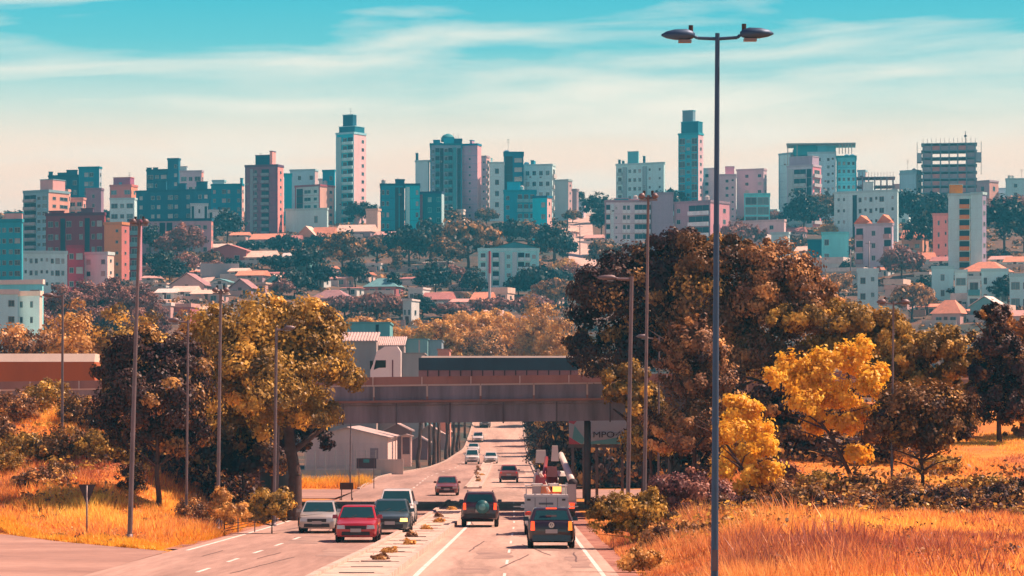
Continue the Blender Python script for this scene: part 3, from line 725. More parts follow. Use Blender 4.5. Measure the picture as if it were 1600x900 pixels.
# weeds in the planters of the median
wm = LM['brown']
k = 0
for yv, px_ in [(92, 590), (99, 606), (108, 640), (118, 668), (129, 690), (141, 706), (150, 716), (166, 725), (262, 748), (274, 752), (290, 756)]:
    rng = np.random.default_rng(300 + k); x = float((MLX(yv) + MRX(yv)) / 2) + rng.uniform(-.3, .3)
    hgt = 1.5 if yv in (274,) else .2
    P, Nn, Tn = crown_pts(rng, [(0, 0, hgt * .45, .24, .42, hgt * .5)], 260, .4, 14, .9, .1)
    lb = ['dry weed tuft in the nearest median planter', 'low weed tuft in the second median planter', 'brown weed clump on the median left of the VW-style hatchback', 'weed clump on the median near the white line', 'tuft of dry grass on the median right of the red hatchback', 'dense weeds on the median beside the dark off-roader',
          'weed tuft on the median at the off-roader bumper', 'weed tuft at the median end by the bridge shadow', 'weed tuft on the far median beyond the bridge', 'tall dry plant on the far median beyond the bridge', 'small weed on the far median near the white cars'][k]
    lb = lb.replace('VW-style', 'black')
    o = inst('weed_clump', leaves_mesh('weed_clump', rng, P, Nn, Tn, .08, LM['orange' if k % 3 else 'brown'], 2.6, 2), None, (x, yv, float(prof(yv)) + .06)); tag(o, lb, 'weeds', 'weeds on the median'); k += 1

# ------------------------------------------------------------------ grass: blades as one mass each
def grass_mass(name, n, sampler, hgt, wid, m, seed, lean=.35):
    rng = np.random.default_rng(seed)
    X, Y, hs = sampler(rng, n); Z = terrain(X, Y)
    n = len(X)
    cl = .72 + .5 * np.sin(X * 1.9 + 1.7 * np.sin(Y * .9)) * np.sin(Y * .63 + X * .4) + .25 * np.sin(X * .45 + Y * .27)
    h = hgt * hs * (rng.uniform(.45, 1.25, n) * np.clip(cl, .25, 1.5))[:, None]; a = rng.uniform(0, 6.283, n)
    # blade width grows with distance from the road side so far blades still read
    w = wid * rng.uniform(.6, 1.4, n)[:, None]
    d = np.stack([np.cos(a), np.sin(a), np.zeros(n)], 1)
    base = np.stack([X, Y, Z - .03], 1)
    tip = base + np.stack([rng.normal(0, lean, n), rng.normal(0, lean, n), np.ones(n)], 1) * h
    co = np.stack([base - d * w * .5, base + d * w * .5, tip], 1).reshape(-1, 3)
    pt = np.sin(X * .33 + 2 * np.sin(Y * .11)) * .22 + np.sin(X * .9 + Y * .43) * .12 + np.sin(Y * .21 + X * .07) * .15
    tone = np.clip(.46 + 1.5 * pt + rng.normal(0, .24, n), 0, 1)
    return stuff(inst(name, quads_mesh(name, co, [m], tone, 3)))
GRM = leafmat('dry_grass', (0.42, 0.15, 0.09), (0.96, 0.44, 0.11), (0.98, 0.70, 0.14), .55)
GRY = leafmat('verge_grass', (0.60, 0.26, 0.05), (0.94, 0.48, 0.05), (0.95, 0.62, 0.07), .35)
GRL = leafmat('tall_dry_grass', (0.38, 0.14, 0.10), (0.80, 0.33, 0.11), (0.95, 0.54, 0.16), .35)
def s_left(rng, n):
    X = rng.uniform(-44, -12.6, n * 2); Y = rng.uniform(103, 163, n * 2)
    k = (Y > side_edge(X) + .25) & (X < XL(Y) - .35); X = X[k][:n]; Y = Y[k][:n]
    return X, Y, np.interp(Y - side_edge(X), [0, 1.5, 4, 12], [.35, .55, 1, 1.25])[:, None] * np.ones((1, 1))
def s_leftedge(rng, n):
    X = rng.uniform(-44, -12.6, n); d = rng.exponential(1.7, n); Y = side_edge(X) + .15 + d
    m = rng.random(n) < .45
    Y2 = rng.uniform(103, 160, n); X2 = XL(Y2) - .25 - rng.exponential(.9, n)
    X = np.where(m, X2, X); Y = np.where(m, Y2, Y); k = (Y > side_edge(X) + .1) & (X < XL(Y) - .2)
    return X[k], Y[k], np.ones((k.sum(), 1))
def s_right(rng, n):
    Y = rng.uniform(56, 152, n * 2); X = rng.uniform(3.6, 36, n * 2)
    k = (X > XR(Y) + .7) & (X < 6 + Y * .21); X = X[k][:n]; Y = Y[k][:n]
    return X, Y, np.interp(X - XR(Y), [.7, 2, 4], [.5, 1.1, 1.0])[:, None] * np.interp(Y, [100, 118], [1, .55])[:, None]
def s_rightedge(rng, n):
    Y = rng.uniform(60, 128, n); X = XR(Y) + .55 + rng.gamma(2.0, 1.0, n)
    return X, Y, np.interp(X - XR(Y), [.5, 2.5], [.45, 1.15])[:, None]
grass_mass('dry_grass', 115000, s_left, .42, .06, GRM, 1)
grass_mass('verge_grass', 75000, s_leftedge, .42, .05, GRY, 2)
grass_mass('dry_grass', 180000, s_right, .34, .055, GRM, 3)
grass_mass('tall_grass', 70000, s_rightedge, .62, .05, GRL, 4)
def s_under(rng, n):
    X = rng.uniform(-30, -12.8, n); Y = rng.uniform(238, 262, n); return X, Y, np.ones((n, 1)) * .9
grass_mass('verge_grass', 14000, s_under, .9, .10, GRY, 5)

# undergrowth that nobody could count, on the slopes beside the road
def undergrowth(name, n, sampler, rr, leaf, kind, seed, m=36):
    rng = np.random.default_rng(seed); X, Y = sampler(rng, n); Z = terrain(X, Y); n = len(X); r = rng.uniform(*rr, n)
    e = rng.normal(size=(n, m, 3)); e /= np.linalg.norm(e, axis=2)[:, :, None]; e[:, :, 2] = np.abs(e[:, :, 2])
    P = np.stack([X, Y, Z], 1)[:, None, :] + e * r[:, None, None] * rng.uniform(.5, 1.15, (n, m, 1)) * np.array([1.2, 1.0, .95])
    tn = np.clip(np.repeat(rng.uniform(.05, .95, n), m) + rng.normal(0, .15, n * m), 0, 1)
    stuff(inst(name, leaves_mesh(name, rng, P.reshape(-1, 3), e.reshape(-1, 3), tn, leaf, LM[kind], 1.4)))
def u_left(rng, n):
    X = rng.uniform(-42, -17, n); Y = rng.uniform(131, 163, n); k = np.sin(X * .8) + np.sin(Y * .7 + X * .3) + (Y - 140) * .07 > .35; return X[k], Y[k]
undergrowth('undergrowth', 190, u_left, (.35, 1.0), .15, 'brown', 901)
undergrowth('undergrowth', 240, u_left, (.3, .8), .16, 'gold', 902)
def u_leftdark(rng, n): return rng.uniform(-20.5, -13.6, n), rng.uniform(146, 164, n)
undergrowth('undergrowth', 260, u_leftdark, (.5, 1.5), .2, 'dark', 903)
def u_rightdark(rng, n): return rng.uniform(8.6, 19, n), rng.uniform(134, 164, n)
undergrowth('undergrowth', 420, u_rightdark, (.5, 1.5), .2, 'dark', 904)
def u_right(rng, n):
    X = rng.uniform(9, 36, n); Y = rng.normal(114, 4.2, n); return X, Y
undergrowth('undergrowth', 200, u_right, (.2, .95), .14, 'brown', 905)
undergrowth('undergrowth', 130, u_right, (.2, .8), .14, 'gold', 915)
def u_right2(rng, n):
    X = rng.uniform(12, 38, n); Y = rng.normal(118, 4.5, n); return X, Y
undergrowth('undergrowth', 240, u_right2, (.3, 1.3), .16, 'olive', 906)
def u_roadside(rng, n):
    Y = rng.uniform(88, 122, n); return XR(Y) + rng.uniform(1.8, 5.5, n), Y
undergrowth('undergrowth', 190, u_roadside, (.3, .75), .12, 'gold', 907)
def u_fieldweeds(rng, n):
    Y = rng.uniform(64, 108, n); return rng.uniform(4.5, 24, n), Y
undergrowth('undergrowth', 260, u_fieldweeds, (.12, .34), .08, 'brown', 908, 30)
def u_leftweeds(rng, n):
    X = rng.uniform(-36, -14, n); Y = rng.uniform(106, 135, n); k = Y > side_edge(X) + 1; return X[k], Y[k]
undergrowth('undergrowth', 300, u_leftweeds, (.12, .36), .09, 'brown', 909, 30)
# ------------------------------------------------------------------ bridge
def dz_(x): return .012 * x
BR = thing('road_bridge', 'grey concrete highway bridge crossing over the avenue with beam and jointed parapet', 'bridge', (0, 169, 0))
def slab(name, x0, x1, y0, y1, z0, z1, m, parent=BR, off=169):
    mb = MB(); a, b = dz_(x0), dz_(x1)
    mb.v += [(x0, y0, z0 + a), (x1, y0, z0 + b), (x1, y1, z0 + b), (x0, y1, z0 + a), (x0, y0, z1 + a), (x1, y0, z1 + b), (x1, y1, z1 + b), (x0, y1, z1 + a)]
    for q in ((0, 3, 2, 1), (4, 5, 6, 7), (0, 1, 5, 4), (1, 2, 6, 5), (2, 3, 7, 6), (3, 0, 4, 7)):
        mb.f.append(q); mb.m.append(mb.mi(m))
    return mb.obj(name, parent)
slab('deck', -15.6, 10.6, .06, 10.6, 6.35, 6.55, CONC); slab('deck', -15.6, 10.6, 11.6, 23.6, 6.35, 6.55, CONC)
for yb, w in ((.12, .9), (3.6, .8), (7.2, .8), (10.0, .6), (11.6, .8), (15.5, .8), (19.3, .8), (22.8, .8)):
    slab('beam', -15.4, 10.4, yb + .1, yb + w, 5.28, 6.34, CONC if yb > 1 else CONC)
slab('cornice', -15.6, 10.6, -.16, .05, 6.50, 6.63, CONCR)
x = -15.6 - .3
w_ = 3.17
k0 = -14.55
xx = k0 - w_ * 9
while xx < 34:
    zb = 6.64
    slab('parapet_panel', xx + .06, xx + w_ - .06, -.04, .16, zb, 7.46, CONC)
    slab('coping', xx + .02, xx + w_ - .02, -.08, .20, 7.47, 7.56, JOINT)
    slab('joint_post', xx - .05, xx + .05, -.07, .17, zb + .2, 7.46, JOINT)
    xx += w_
xx = -15.0 - 3.1 * 9
while xx < 34:
    slab('median_barrier', xx + .03, xx + 3.07, 11.0, 11.2, 6.5, 8.16, CONCR)
    slab('barrier_post', xx - .03, xx + .03, 10.95, 11.0, 7.2, 8.14, JOINT)
    xx += 3.1
for i in range(7):
    mb = MB(); x0 = -13.2 + i * 3.17 * 1.0; mb.tube((x0, -.1, 5.2 + dz_(x0)), (x0, -.1, 6.45 + dz_(x0)), .045, .045, CONCD, 7); mb.obj('drain_pipe', BR)
# piers and abutments
if True:
    for x0, yy_ in ((4.55, 2.0), (5.0, 20.5)):
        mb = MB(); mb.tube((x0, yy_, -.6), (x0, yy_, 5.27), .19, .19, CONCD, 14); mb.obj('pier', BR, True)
slab('crosshead', 3.4, 9.9, 1.2, 22.0, 4.82, 5.26, CONCD) if False else None
for a in (-15.9, 10.55):
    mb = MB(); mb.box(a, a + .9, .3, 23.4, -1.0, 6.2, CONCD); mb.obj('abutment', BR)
# highway surface on the embankments
def hw(x0, x1):
    mb = MB()
    for s_ in range(20):
        a = x0 + (x1 - x0) * s_ / 20; b = x0 + (x1 - x0) * (s_ + 1) / 20
        mb.poly([(a, 169.3, 6.56 + dz_(a)), (b, 169.3, 6.56 + dz_(b)), (b, 192.4, 6.56 + dz_(b)), (a, 192.4, 6.56 + dz_(a))], ASPH2)
    return struct(mb.obj('highway'))
hw(-90, 80)
# guard rail on the left approach
GR = thing('guard_rail', 'pale metal guard rail along the highway shoulder at the far left', 'guard rail', (-30, 166.5, 6.0))
for i in range(10):
    x0 = -12 + i * 2.6
    mb = MB(); mb.box(x0, x0 + 2.56, -.05, .05, .35, .68, JOINT); mb.obj('rail', GR)
    mb = MB(); mb.box(x0 + 1.2, x0 + 1.35, .06, .2, -.6, .6, STEEL); mb.obj('post', GR)

# ------------------------------------------------------------------ things under and beyond the bridge
PINKW = wallmat((0.72, 0.52, 0.47)); ROOFM = mat('sheet_roof', (0.48, 0.36, 0.33), 0.6, var=0.2, streak=True)
def gable(name, label, px0, px1, D, py_eave, py_ridge, dep, wm, rm, py_base=None, group=None, wins=()):
    x0, x1 = px2x(px0, D), px2x(px1, D); b = T1((x0 + x1) / 2, D) - .5 if py_base is None else py2z(py_base, D) - .3
    e = py2z(py_eave, D); r = py2z(py_ridge, D); xm = (x0 + x1) / 2
    t = thing(name, label, 'building', (xm, D, b), 0, group); w = (x1 - x0) / 2
    mb = MB(); mb.box(-w, w, 0, dep, 0, e - b, wm)
    if r > e + .05: mb.poly([(-w, 0, e - b), (w, 0, e - b), (0, 0, r - b)], wm); mb.poly([(-w, dep, e - b), (0, dep, r - b), (w, dep, e - b)], wm)
    mb.obj('wall', t)
    mb = MB(); o = .35
    for s_ in (-1, 1):
        p = [(s_ * (w + o), -o, e - b - .1), (0, -o, r - b + .08), (0, dep + o, r - b + .08), (s_ * (w + o), dep + o, e - b - .1)]
        if s_ < 0: p = p[::-1]
        mb.poly(p, rm); mb.poly([(a_, b_, c_ - .12) for a_, b_, c_ in p[::-1]], rm)
        mb.poly([(s_ * (w + o), -o, e - b - .22), (s_ * (w + o), -o, e - b - .1), (0, -o, r - b + .08), (0, -o, r - b - .04)], rm)
    mb.obj('roof', t)
    return t
WH = gable('warehouse', 'pink-walled warehouse with low gable roof seen under the bridge on the left', 478, 606, 318, 682, 668, 26, PINKW, ROOFM, 738)
for i in range(7):
    mb = MB(); x0 = -4.5 + i * 1.29
    mb.box(x0, x0 + 1.25, -.05, -.01, .9, 3.6, wallmat((0.68, 0.49, 0.45))); mb.obj('wall_panel', WH)
mb = MB(); mb.box(2.6, 3.5, -.08, -.051, 1.2, 3.0, wallmat((.30, .21, .22))); mb.obj('door', WH)
GB = gable('guard_booth', 'narrow pale guard booth with dark upper window under the bridge', 627, 642, 338, 680, 679, 1.5, PINKW, ROOFM, 732)
mb = MB(); mb.box(-.42, .42, -.06, -.01, 2.0, 4.0, wallmat((.16, .09, .10))); mb.obj('window', GB)
# fence in front of the warehouse
FN = thing('mesh_fence', 'pale concrete post fence with wires in front of the pink warehouse', 'fence', (px2x(530, 296), 296, float(prof(296))))
for i in range(9):
    mb = MB(); x0 = -4.6 + i * 1.05; mb.box(x0 - .05, x0 + .05, -.05, .05, -.5, 2.6, JOINT); mb.obj('post', FN)
for zz_ in (.5, 1.0, 1.5, 2.0, 2.5):
    mb = MB(); mb.box(-4.7, 4.0, .055, .075, zz_, zz_ + .025, JOINT); mb.obj('wire', FN)
mb = MB(); mb.box(-6.0, 4.3, .3, .42, -.4, .55, wallmat((0.62, 0.50, 0.40))); mb.obj('low_wall', FN)
LW = MB(); LW.box(0, 8.6, 0, .3, -.5, 1.6, wallmat((0.55, 0.42, 0.36))); o = LW.obj('boundary_wall', None, loc=(px2x(588, 300), 300, float(prof(300)))); o.scale = (.33, 1, 1)
tag(o, 'low pale boundary wall beside the guard booth under the bridge', 'wall')
# houses behind the trunks
for i, (a, b, D, pe, pr, wc, lb) in enumerate([(600, 640, 352, 672, 662, (0.30, 0.18, 0.17), 'dark reddish shed behind the guard booth'), (640, 668, 372, 690, 682, (0.28, 0.16, 0.17), 'low dark red house behind the nearest street trunks'),
        (668, 696, 392, 674, 664, (0.42, 0.30, 0.26), 'orange-pink house between the street trunks'), (698, 724, 412, 680, 672, (0.5, 0.3, 0.28), 'small pink house behind the farther street trunks'), (716, 740, 440, 676, 668, (0.46, 0.33, 0.32), 'pink house at the top of the street beside the trunks')]):
    x1 = px2x(b, D); sh = min(0, XL(D) - 2.6 - x1) * F / D
    gable('house', lb, a + sh, b + sh, D, pe, pr, 9, wallmat(wc), ROOFM)
# street poles among the trunks
for i, (px, D) in enumerate([(675, 342), (699, 362), (721, 384), (738, 412), (744, 445)]):
    x = min(px2x(px, D), XL(D) - .7); mb = MB(); z = float(prof(D))
    t = thing('utility_pole', ['nearest dark wooden pole on the left kerb past the bridge', 'second dark wooden pole on the left kerb past the bridge', 'third dark wooden pole on the left kerb', 'fourth dark wooden pole up the left kerb', 'farthest dark wooden pole up the left kerb'][i], 'pole', (x, D, z), 0, 'wooden poles on the left kerb')
    mb.tube((0, 0, -.3), (0, 0, 9.0), .2, .13, WOOD, 8); mb.obj('post', t, True)
    mb = MB(); mb.box(-1.0, 1.0, -.14, -.04, 8.2, 8.35, WOOD); mb.obj('crossarm', t)
for i, (px, D, wd) in enumerate([(655, 331, .3), (683, 348, .32), (693, 356, .26), (713, 375, .3), (728, 392, .3), (733, 404, .3)]):
    x = min(px2x(px, D), XL(D) - .5); rng = np.random.default_rng(80 + i); z = float(prof(D))
    t = thing('street_tree', ['thin-crowned street tree nearest the guard booth', 'street tree with dark bare trunk, second in the kerb row', 'twin dark-trunked street tree in the kerb row', 'street tree with dark trunk in the middle of the kerb row', 'dark-trunked street tree near the parked white cars', 'dark-trunked street tree farthest up the left kerb'][i], 'tree', (x, D, z), 0, 'orange street trees behind the bridge')
    P, Nn, Tn = crown_pts(rng, [(0, 0, 7.6, 2.2, 2.2, 1.7), (.6, .3, 6.6, 1.8, 1.8, 1.1)], 2600, .34, 18, .5, .2)
    inst('crown', leaves_mesh('crown', rng, P, Nn, Tn, .30, LM['orange'], 1.4), t); trunk_mb(rng, 7, wd, 8, (.1, 0), 4, 1.5, WOOD, limb_from=.7).obj('trunk', t, True)

# sign board on the right under the bridge
BRD = mat('board_white', (0.30, 0.40, 0.44), 0.5, var=0.08); BRDT = mat('board_teal_print', (0.10, 0.36, 0.38), 0.5, var=0.1); BRDR = mat('board_red_print', (0.36, 0.08, 0.12), 0.5, var=0.1); INK = mat('board_ink', (0.03, 0.025, 0.04), 0.6, var=0.02)
def board(label, px0, px1, py0, py1, D, right):
    x0, x1 = px2x(px0, D), px2x(px1, D); z0, z1 = py2z(py1, D), py2z(py0, D); g = float(prof(D)); w = (x1 - x0) / 2; h = z1 - z0
    t = thing('billboard', label, 'billboard', ((x0 + x1) / 2, D, g)); z0 -= g; z1 -= g
    mb = MB(); mb.box(-w, w, 0, .15, z0, z1, BRD); mb.obj('panel', t)
    mb = MB(); mb.box(-w - .06, w + .06, .16, .26, z0 - .25, z0 - .02, STEELD); mb.box(-w * .7, -w * .7 + .2, .16, .36, -.3, z0 - .2, STEELD); mb.box(w * .7, w * .7 + .2, .16, .36, -.3, z0 - .2, STEELD); mb.obj('frame', t)
    if right:
        mb = MB(); mb.poly([(-w, -.012, z0), (w, -.012, z0), (w, -.012, z0 + h * .34), (0, -.012, z0 + h * .20), (-w, -.012, z0 + h * .1)], BRDT); mb.obj('print', t)
        cu = bpy.data.curves.new('lettering', 'FONT'); cu.body = 'MPO'; cu.size = h * .42; cu.extrude = .01; cu.materials.append(INK)
        tmp = bpy.data.objects.new('lettering', cu); COL.objects.link(tmp); bpy.context.view_layer.update(); me_ = bpy.data.meshes.new_from_object(tmp.evaluated_get(bpy.context.evaluated_depsgraph_get())); bpy.data.objects.remove(tmp); me_.materials.clear(); me_.materials.append(INK); o = bpy.data.objects.new('lettering', me_); lk(o, t); o.location = (-w + .18, -.03, z0 + h * .27); o.rotation_euler = (R(90), 0, 0); o.scale = (1.0, .8, 1)
        mb = MB(); mb.box(w * .15, w * .75, -.02, -.005, z0 + h * .36, z0 + h * .38, INK); mb.box(w * .15, w * .75, -.02, -.005, z0 + h * .44, z0 + h * .455, INK); mb.obj('print', t)
    else:
        mb = MB(); mb.poly([(-w, -.012, z0), (w * .45, -.012, z0), (-w, -.012, z0 + h * .3)], BRDR); mb.poly([(-w, -.012, z1 - .01), (w * .2, -.012, z1 - .01), (-w * .4, -.012, z1 - .35), (-w, -.012, z1 - .25)][::-1], BRDR)
        mb.poly([(-w * .6, -.008, z0 + h * .2), (w * .7, -.008, z0), (w, -.008, z0 + h * .2), (-w * .3, -.008, z0 + h * .75)], BRDT); mb.obj('print', t)
board('white billboard with red corner prints left of the bridge pier', 889, 914, 655, 694, 200, False)
board('wide white billboard reading MPO in dark letters right of the bridge pier', 922, 979, 655, 694, 200, True)
# retaining wall in shade right side beyond the cross street
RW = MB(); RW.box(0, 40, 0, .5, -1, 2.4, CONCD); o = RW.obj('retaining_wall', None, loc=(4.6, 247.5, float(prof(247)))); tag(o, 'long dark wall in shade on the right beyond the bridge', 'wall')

# small signs
def post_sign(label, px, py0, py1, px0, px1, D, m, name='sign', base=None, legs=2):
    x0, x1 = px2x(px0, D), px2x(px1, D); g = T1((x0 + x1) / 2, D); t = thing(name, label, 'sign', ((x0 + x1) / 2, D, g)); w = (x1 - x0) / 2
    z0, z1 = py2z(py1, D) - g, py2z(py0, D) - g
    mb = MB(); mb.box(-w, w, -.04, .04, z0, z1, m); mb.box(-w * .82, -w * .78, -.06, .06, z0, z1, STEEL); mb.box(w * .78, w * .82, -.06, .06, z0, z1, STEEL); mb.obj('panel', t)
    for s_ in ((-1, 1) if legs == 2 else (0,)):
        mb = MB(); mb.box(s_ * w * .75 - .035, s_ * w * .75 + .035, .05, .12, -.3, z1 - .05, STEEL); mb.obj('post', t)
    return t
t = post_sign('dark boxy sign board standing in the verge under the bridge', 0, 716, 732, 557, 588, 238, mat('sign_dark', (0.05, 0.035, 0.05), .7))
mb = MB(); mb.box(-.25, .25, -.05, .03, 2.35, 2.62, mat('sign_teal', (0.03, 0.22, 0.24), .5)); mb.obj('small_plate', t)
t = post_sign('small brown board on four legs on the verge beside the silver car', 0, 754, 765, 531, 552, 196, WOOD)
for s_ in (-.42, .42):
    mb = MB(); mb.box(s_ - .035, s_ + .035, -.4, -.33, -.3, .35, WOOD); mb.obj('leg', t)
# give-way sign seen from behind
D = 120; g = T1(px2x(136, D), D)
t = thing('yield_sign', 'triangular give-way sign seen from behind in the left grass', 'sign', (px2x(136, D), D, g))
w = 14 * D / F; z1 = py2z(757, D) - g; z0 = py2z(785, D) - g
SGB = mat('sign_back_metal', (0.05, 0.035, 0.045), .6, .2, var=.15)
mb = MB(); mb.loft([[(-w, -.012, z1), (w, -.012, z1), (w * .9, -.012, z1 - .06), (0.05, -.012, z0), (-0.05, -.012, z0), (-w * .9, -.012, z1 - .06)], [(-w, .012, z1), (w, .012, z1), (w * .9, .012, z1 - .06), (0.05, .012, z0), (-0.05, .012, z0), (-w * .9, .012, z1 - .06)]], SGB); mb.obj('plate', t)
mb = MB(); mb.box(-w * .94, w * .94, -.028, -.013, z1 - .05, z1 - .012, SGB); mb.obj('brace', t)
mb = MB(); mb.tube((0, -.055, -.3), (0, -.055, z1 - .04), .042, .038, mat('sign_post_metal', (0.26, 0.2, 0.19), .6, .2), 8); mb.obj('post', t, True)
# hoop barrier by the second and third left lamps
D = 128; mb = MB(); t = thing('metal_railing', 'low dark metal railing between two left lamps in the grass', 'railing', (px2x(372, D), D, T1(px2x(372, D), D)))
for x0 in (-.75, 0, .75): mb = MB(); mb.tube((x0, 0, -.2), (x0, 0, 1.28), .03, .03, STEEL, 6); mb.obj('post', t)
mb = MB(); mb.tube((-.78, 0, 1.3), (.8, 0, 1.3), .03, .03, STEEL, 6); mb.obj('rail', t)

# ------------------------------------------------------------------ street lamps
def lamp(label, pxb, D, pxt, pyt, arms, rb=.12, rt=.07, armlen=1.4, m=STEEL, head=.9, group='street lamps along the avenue', droop=0.0, arm_drop=0.0):
    x = px2x(pxb, D); g = T1(x, D); H = py2z(pyt, D) - g; lx = px2x(pxt, D) - x
    t = thing('street_lamp', label, 'street lamp', (x, D, g), 0, group)
    n = 6; mb = MB(); pts = [(lx * i / n, 0, -.3 + (H + .3) * i / n) for i in range(n + 1)]; rs = [rb + (rt - rb) * i / n for i in range(n + 1)]
    mb.path(pts, rs, m, 10); mb.obj('pole', t, True)
    mb = MB(); mb.tube((0, 0, -.05), (0, 0, .35), rb * 1.5, rb * 1.35, m, 10); mb.obj('base_sleeve', t, True)
    mb = MB(); mb.box(-.06 + lx * .08, .06 + lx * .08, -rb * 1.08, -rb * .8, 1.0, 1.45, STEELD); mb.obj('access_hatch', t)
    for q in (.33, .66): mb = MB(); rq = rb + (rt - rb) * q; mb.tube((lx * q, 0, H * q), (lx * q + .001, 0, H * q + .16), rq * 1.12, rq * 1.12, m, 10); mb.obj('joint_collar', t)
    for s_, rise in arms:
        a = Vector((lx, 0, H - .12 - arm_drop)); b = a + Vector((s_ * armlen * .55, 0, rise * .35)); c = a + Vector((s_ * armlen * .62, 0, rise))
        mb = MB(); mb.path([a, b, c], [rt * .75, rt * .7, rt * .7], m, 8); mb.obj('arm', t, True)
        hb = c; L_ = head
        rings = []
        for u_, hw_, hh_ in ((0, .05, .05), (.08, .10, .09), (.25, .15, .13), (.6, .16, .12), (.85, .10, .08), (1, .02, .02)):
            xq = hb.x + s_ * L_ * u_; zq = hb.z + rise * .12 * u_ + .02
            rings.append([(xq, -hw_, zq), (xq, -hw_ * .6, zq + hh_), (xq, hw_ * .6, zq + hh_), (xq, hw_, zq), (xq, hw_ * .6, zq - hh_ * .7), (xq, -hw_ * .6, zq - hh_ * .7)])
        mb = MB(); mb.loft(rings, m); lh = mb.obj('lamp_head', t, True)
        mb = MB(); mb.box(hb.x + s_ * L_ * .30 - .14, hb.x + s_ * L_ * .30 + .14, -.09, .09, hb.z - .13, hb.z - .075, LENS); mb.obj('lens', lh)
        mb = MB(); mb.tube((hb.x + s_ * L_ * .12, 0, hb.z + .08), (hb.x + s_ * L_ * .12, 0, hb.z + .24), .05, .05, BLKPL, 8); mb.obj('photocell', lh)
    return t
SB = mat('blue_grey_steel', (0.03, 0.085, 0.17), .5, .3, var=.1)
lamp('tallest nearest lamp with double heads spread against the sky on the right', 1116, 61, 1121, 52, [(-1, .05), (1, .08)], .085, .05, .78, SB, .72)
lamp('tall leaning lamp between the tallest lamp and the single-arm lamp', 1006, 108, 1013, 305, [(-1, .05), (1, .05)], .08, .05, .2, STEEL, .26)
lamp('grey single-arm lamp whose head points left above the dark domed tree', 980, 124, 987, 432, [(-1, .04)], .095, .085, 1.1, STEEL, .85)
lamp('thin single-arm lamp low behind the leaning lamp on the right', 1028, 150, 1030, 526, [(-1, .1)], .06, .05, 1.0, STEEL, .6)
lamp('thin lamp standing between the forked yellow tree and the green-gold tree', 1393, 121, 1396, 470, [(-1, .04), (1, .04)], .055, .04, .5, STEEL, .4)
lamp('tall leaning lamp nearest on the left, in the grass beside the give-way sign', 202, 113, 218, 345, [(-1, .05), (1, .05)], .105, .06, .2, STEEL, .26)
lamp('second left lamp rising in front of the big round tree', 340, 124, 345, 452, [(-1, .05), (1, .05)], .085, .06, .2, STEEL, .26)
lamp('third left lamp with one head pointing right before the big round tree', 428, 138, 432, 512, [(1, .08)], .09, .07, .6, STEEL, .55)
lamp('slim lamp close behind the third left lamp', 433, 146, 437, 530, [(1, .08)], .06, .05, .5, STEEL, .5)
lamp('slim lamp half hidden beside the dark rounded slope tree', 291, 134, 294, 500, [(-1, .08)], .06, .05, .7, STEEL, .5)
lamp('thin far-left lamp rising in front of the orange trailer', 97, 152, 98, 460, [(-1, .05)], .075, .06, .8, STEEL, .6)
lamp('thin lamp standing before the pink warehouse under the bridge', 547, 236, 548, 655, [(1, .1)], .07, .06, .6, STEEL, .5)
lamp('grey lamp post beside the dark right tree line past the bridge', 874, 244, 874, 640, [(-1, .1)], .09, .08, .9, STEEL, .6)

# worn asphalt: repair patches and sealed cracks, thin sheets on the carriageway
PATCH = groundmat('asphalt_patch', [(0.24, 0.17, 0.15), (0.32, 0.225, 0.19), (0.38, 0.27, 0.22)], 0.8, 0.2)
SEAL = mat('crack_sealant', (0.13, 0.085, 0.08), .8, var=.3, scale=2)
rr = random.Random(31)
for x0, y0, w_, l_ in [(-1.2, 96, 1.2, 9), (1.0, 104, 1.6, 6), (.2, 121, 1.3, 12), (-9.2, 112, 1.5, 10), (-7.4, 138, 1.8, 12), (-10.6, 128, 1.0, 8), (-6.8, 98, 1.2, 8), (-1.6, 84, .9, 5), (1.4, 150, 1.4, 14), (-.5, 250, 1.6, 16), (-8.4, 262, 2.0, 12), (-.4, 300, 1.8, 22), (1.8, 88, .7, 10)]:
    mb = MB(); pts = []; n_ = 7
    L1 = [(x0 + rr.uniform(-.12, .12), y0 + l_ * k / n_) for k in range(n_ + 1)]; L2 = [(x0 + w_ + rr.uniform(-.12, .12), y0 + l_ * k / n_) for k in range(n_ + 1)]
    for k in range(n_): mb.poly([(L1[k][0], L1[k][1], float(prof(L1[k][1])) + .004), (L2[k][0], L2[k][1], float(prof(L2[k][1])) + .004), (L2[k + 1][0], L2[k + 1][1], float(prof(L2[k + 1][1])) + .004), (L1[k + 1][0], L1[k + 1][1], float(prof(L1[k + 1][1])) + .004)], PATCH)
    struct(mb.obj('asphalt_patch'))
for k in range(20):
    x_ = rr.choice([rr.uniform(-2.2, 2.6), rr.uniform(-11, -6)]); y_ = rr.uniform(80, 190); a_ = rr.choice([0, .12, -.1]) + rr.uniform(-.1, .1); mb = MB(); wv = .03
    for q in range(rr.randint(4, 9)):
        nx_ = x_ + math.sin(a_) * .7 + rr.uniform(-.05, .05); ny_ = y_ + math.cos(a_) * 1.5
        if not (XL(ny_) + .3 < nx_ < XR(ny_) - .3) or (MLX(ny_) - .2 < nx_ < MRX(ny_) + .2): break
        mb.poly([(x_ - wv, y_, float(prof(y_)) + .008), (x_ + wv, y_, float(prof(y_)) + .008), (nx_ + wv, ny_ + wv, float(prof(ny_)) + .008), (nx_ - wv, ny_ + wv, float(prof(ny_)) + .008)], SEAL); x_, y_ = nx_, ny_
    if mb.f: struct(mb.obj('crack_seal'))
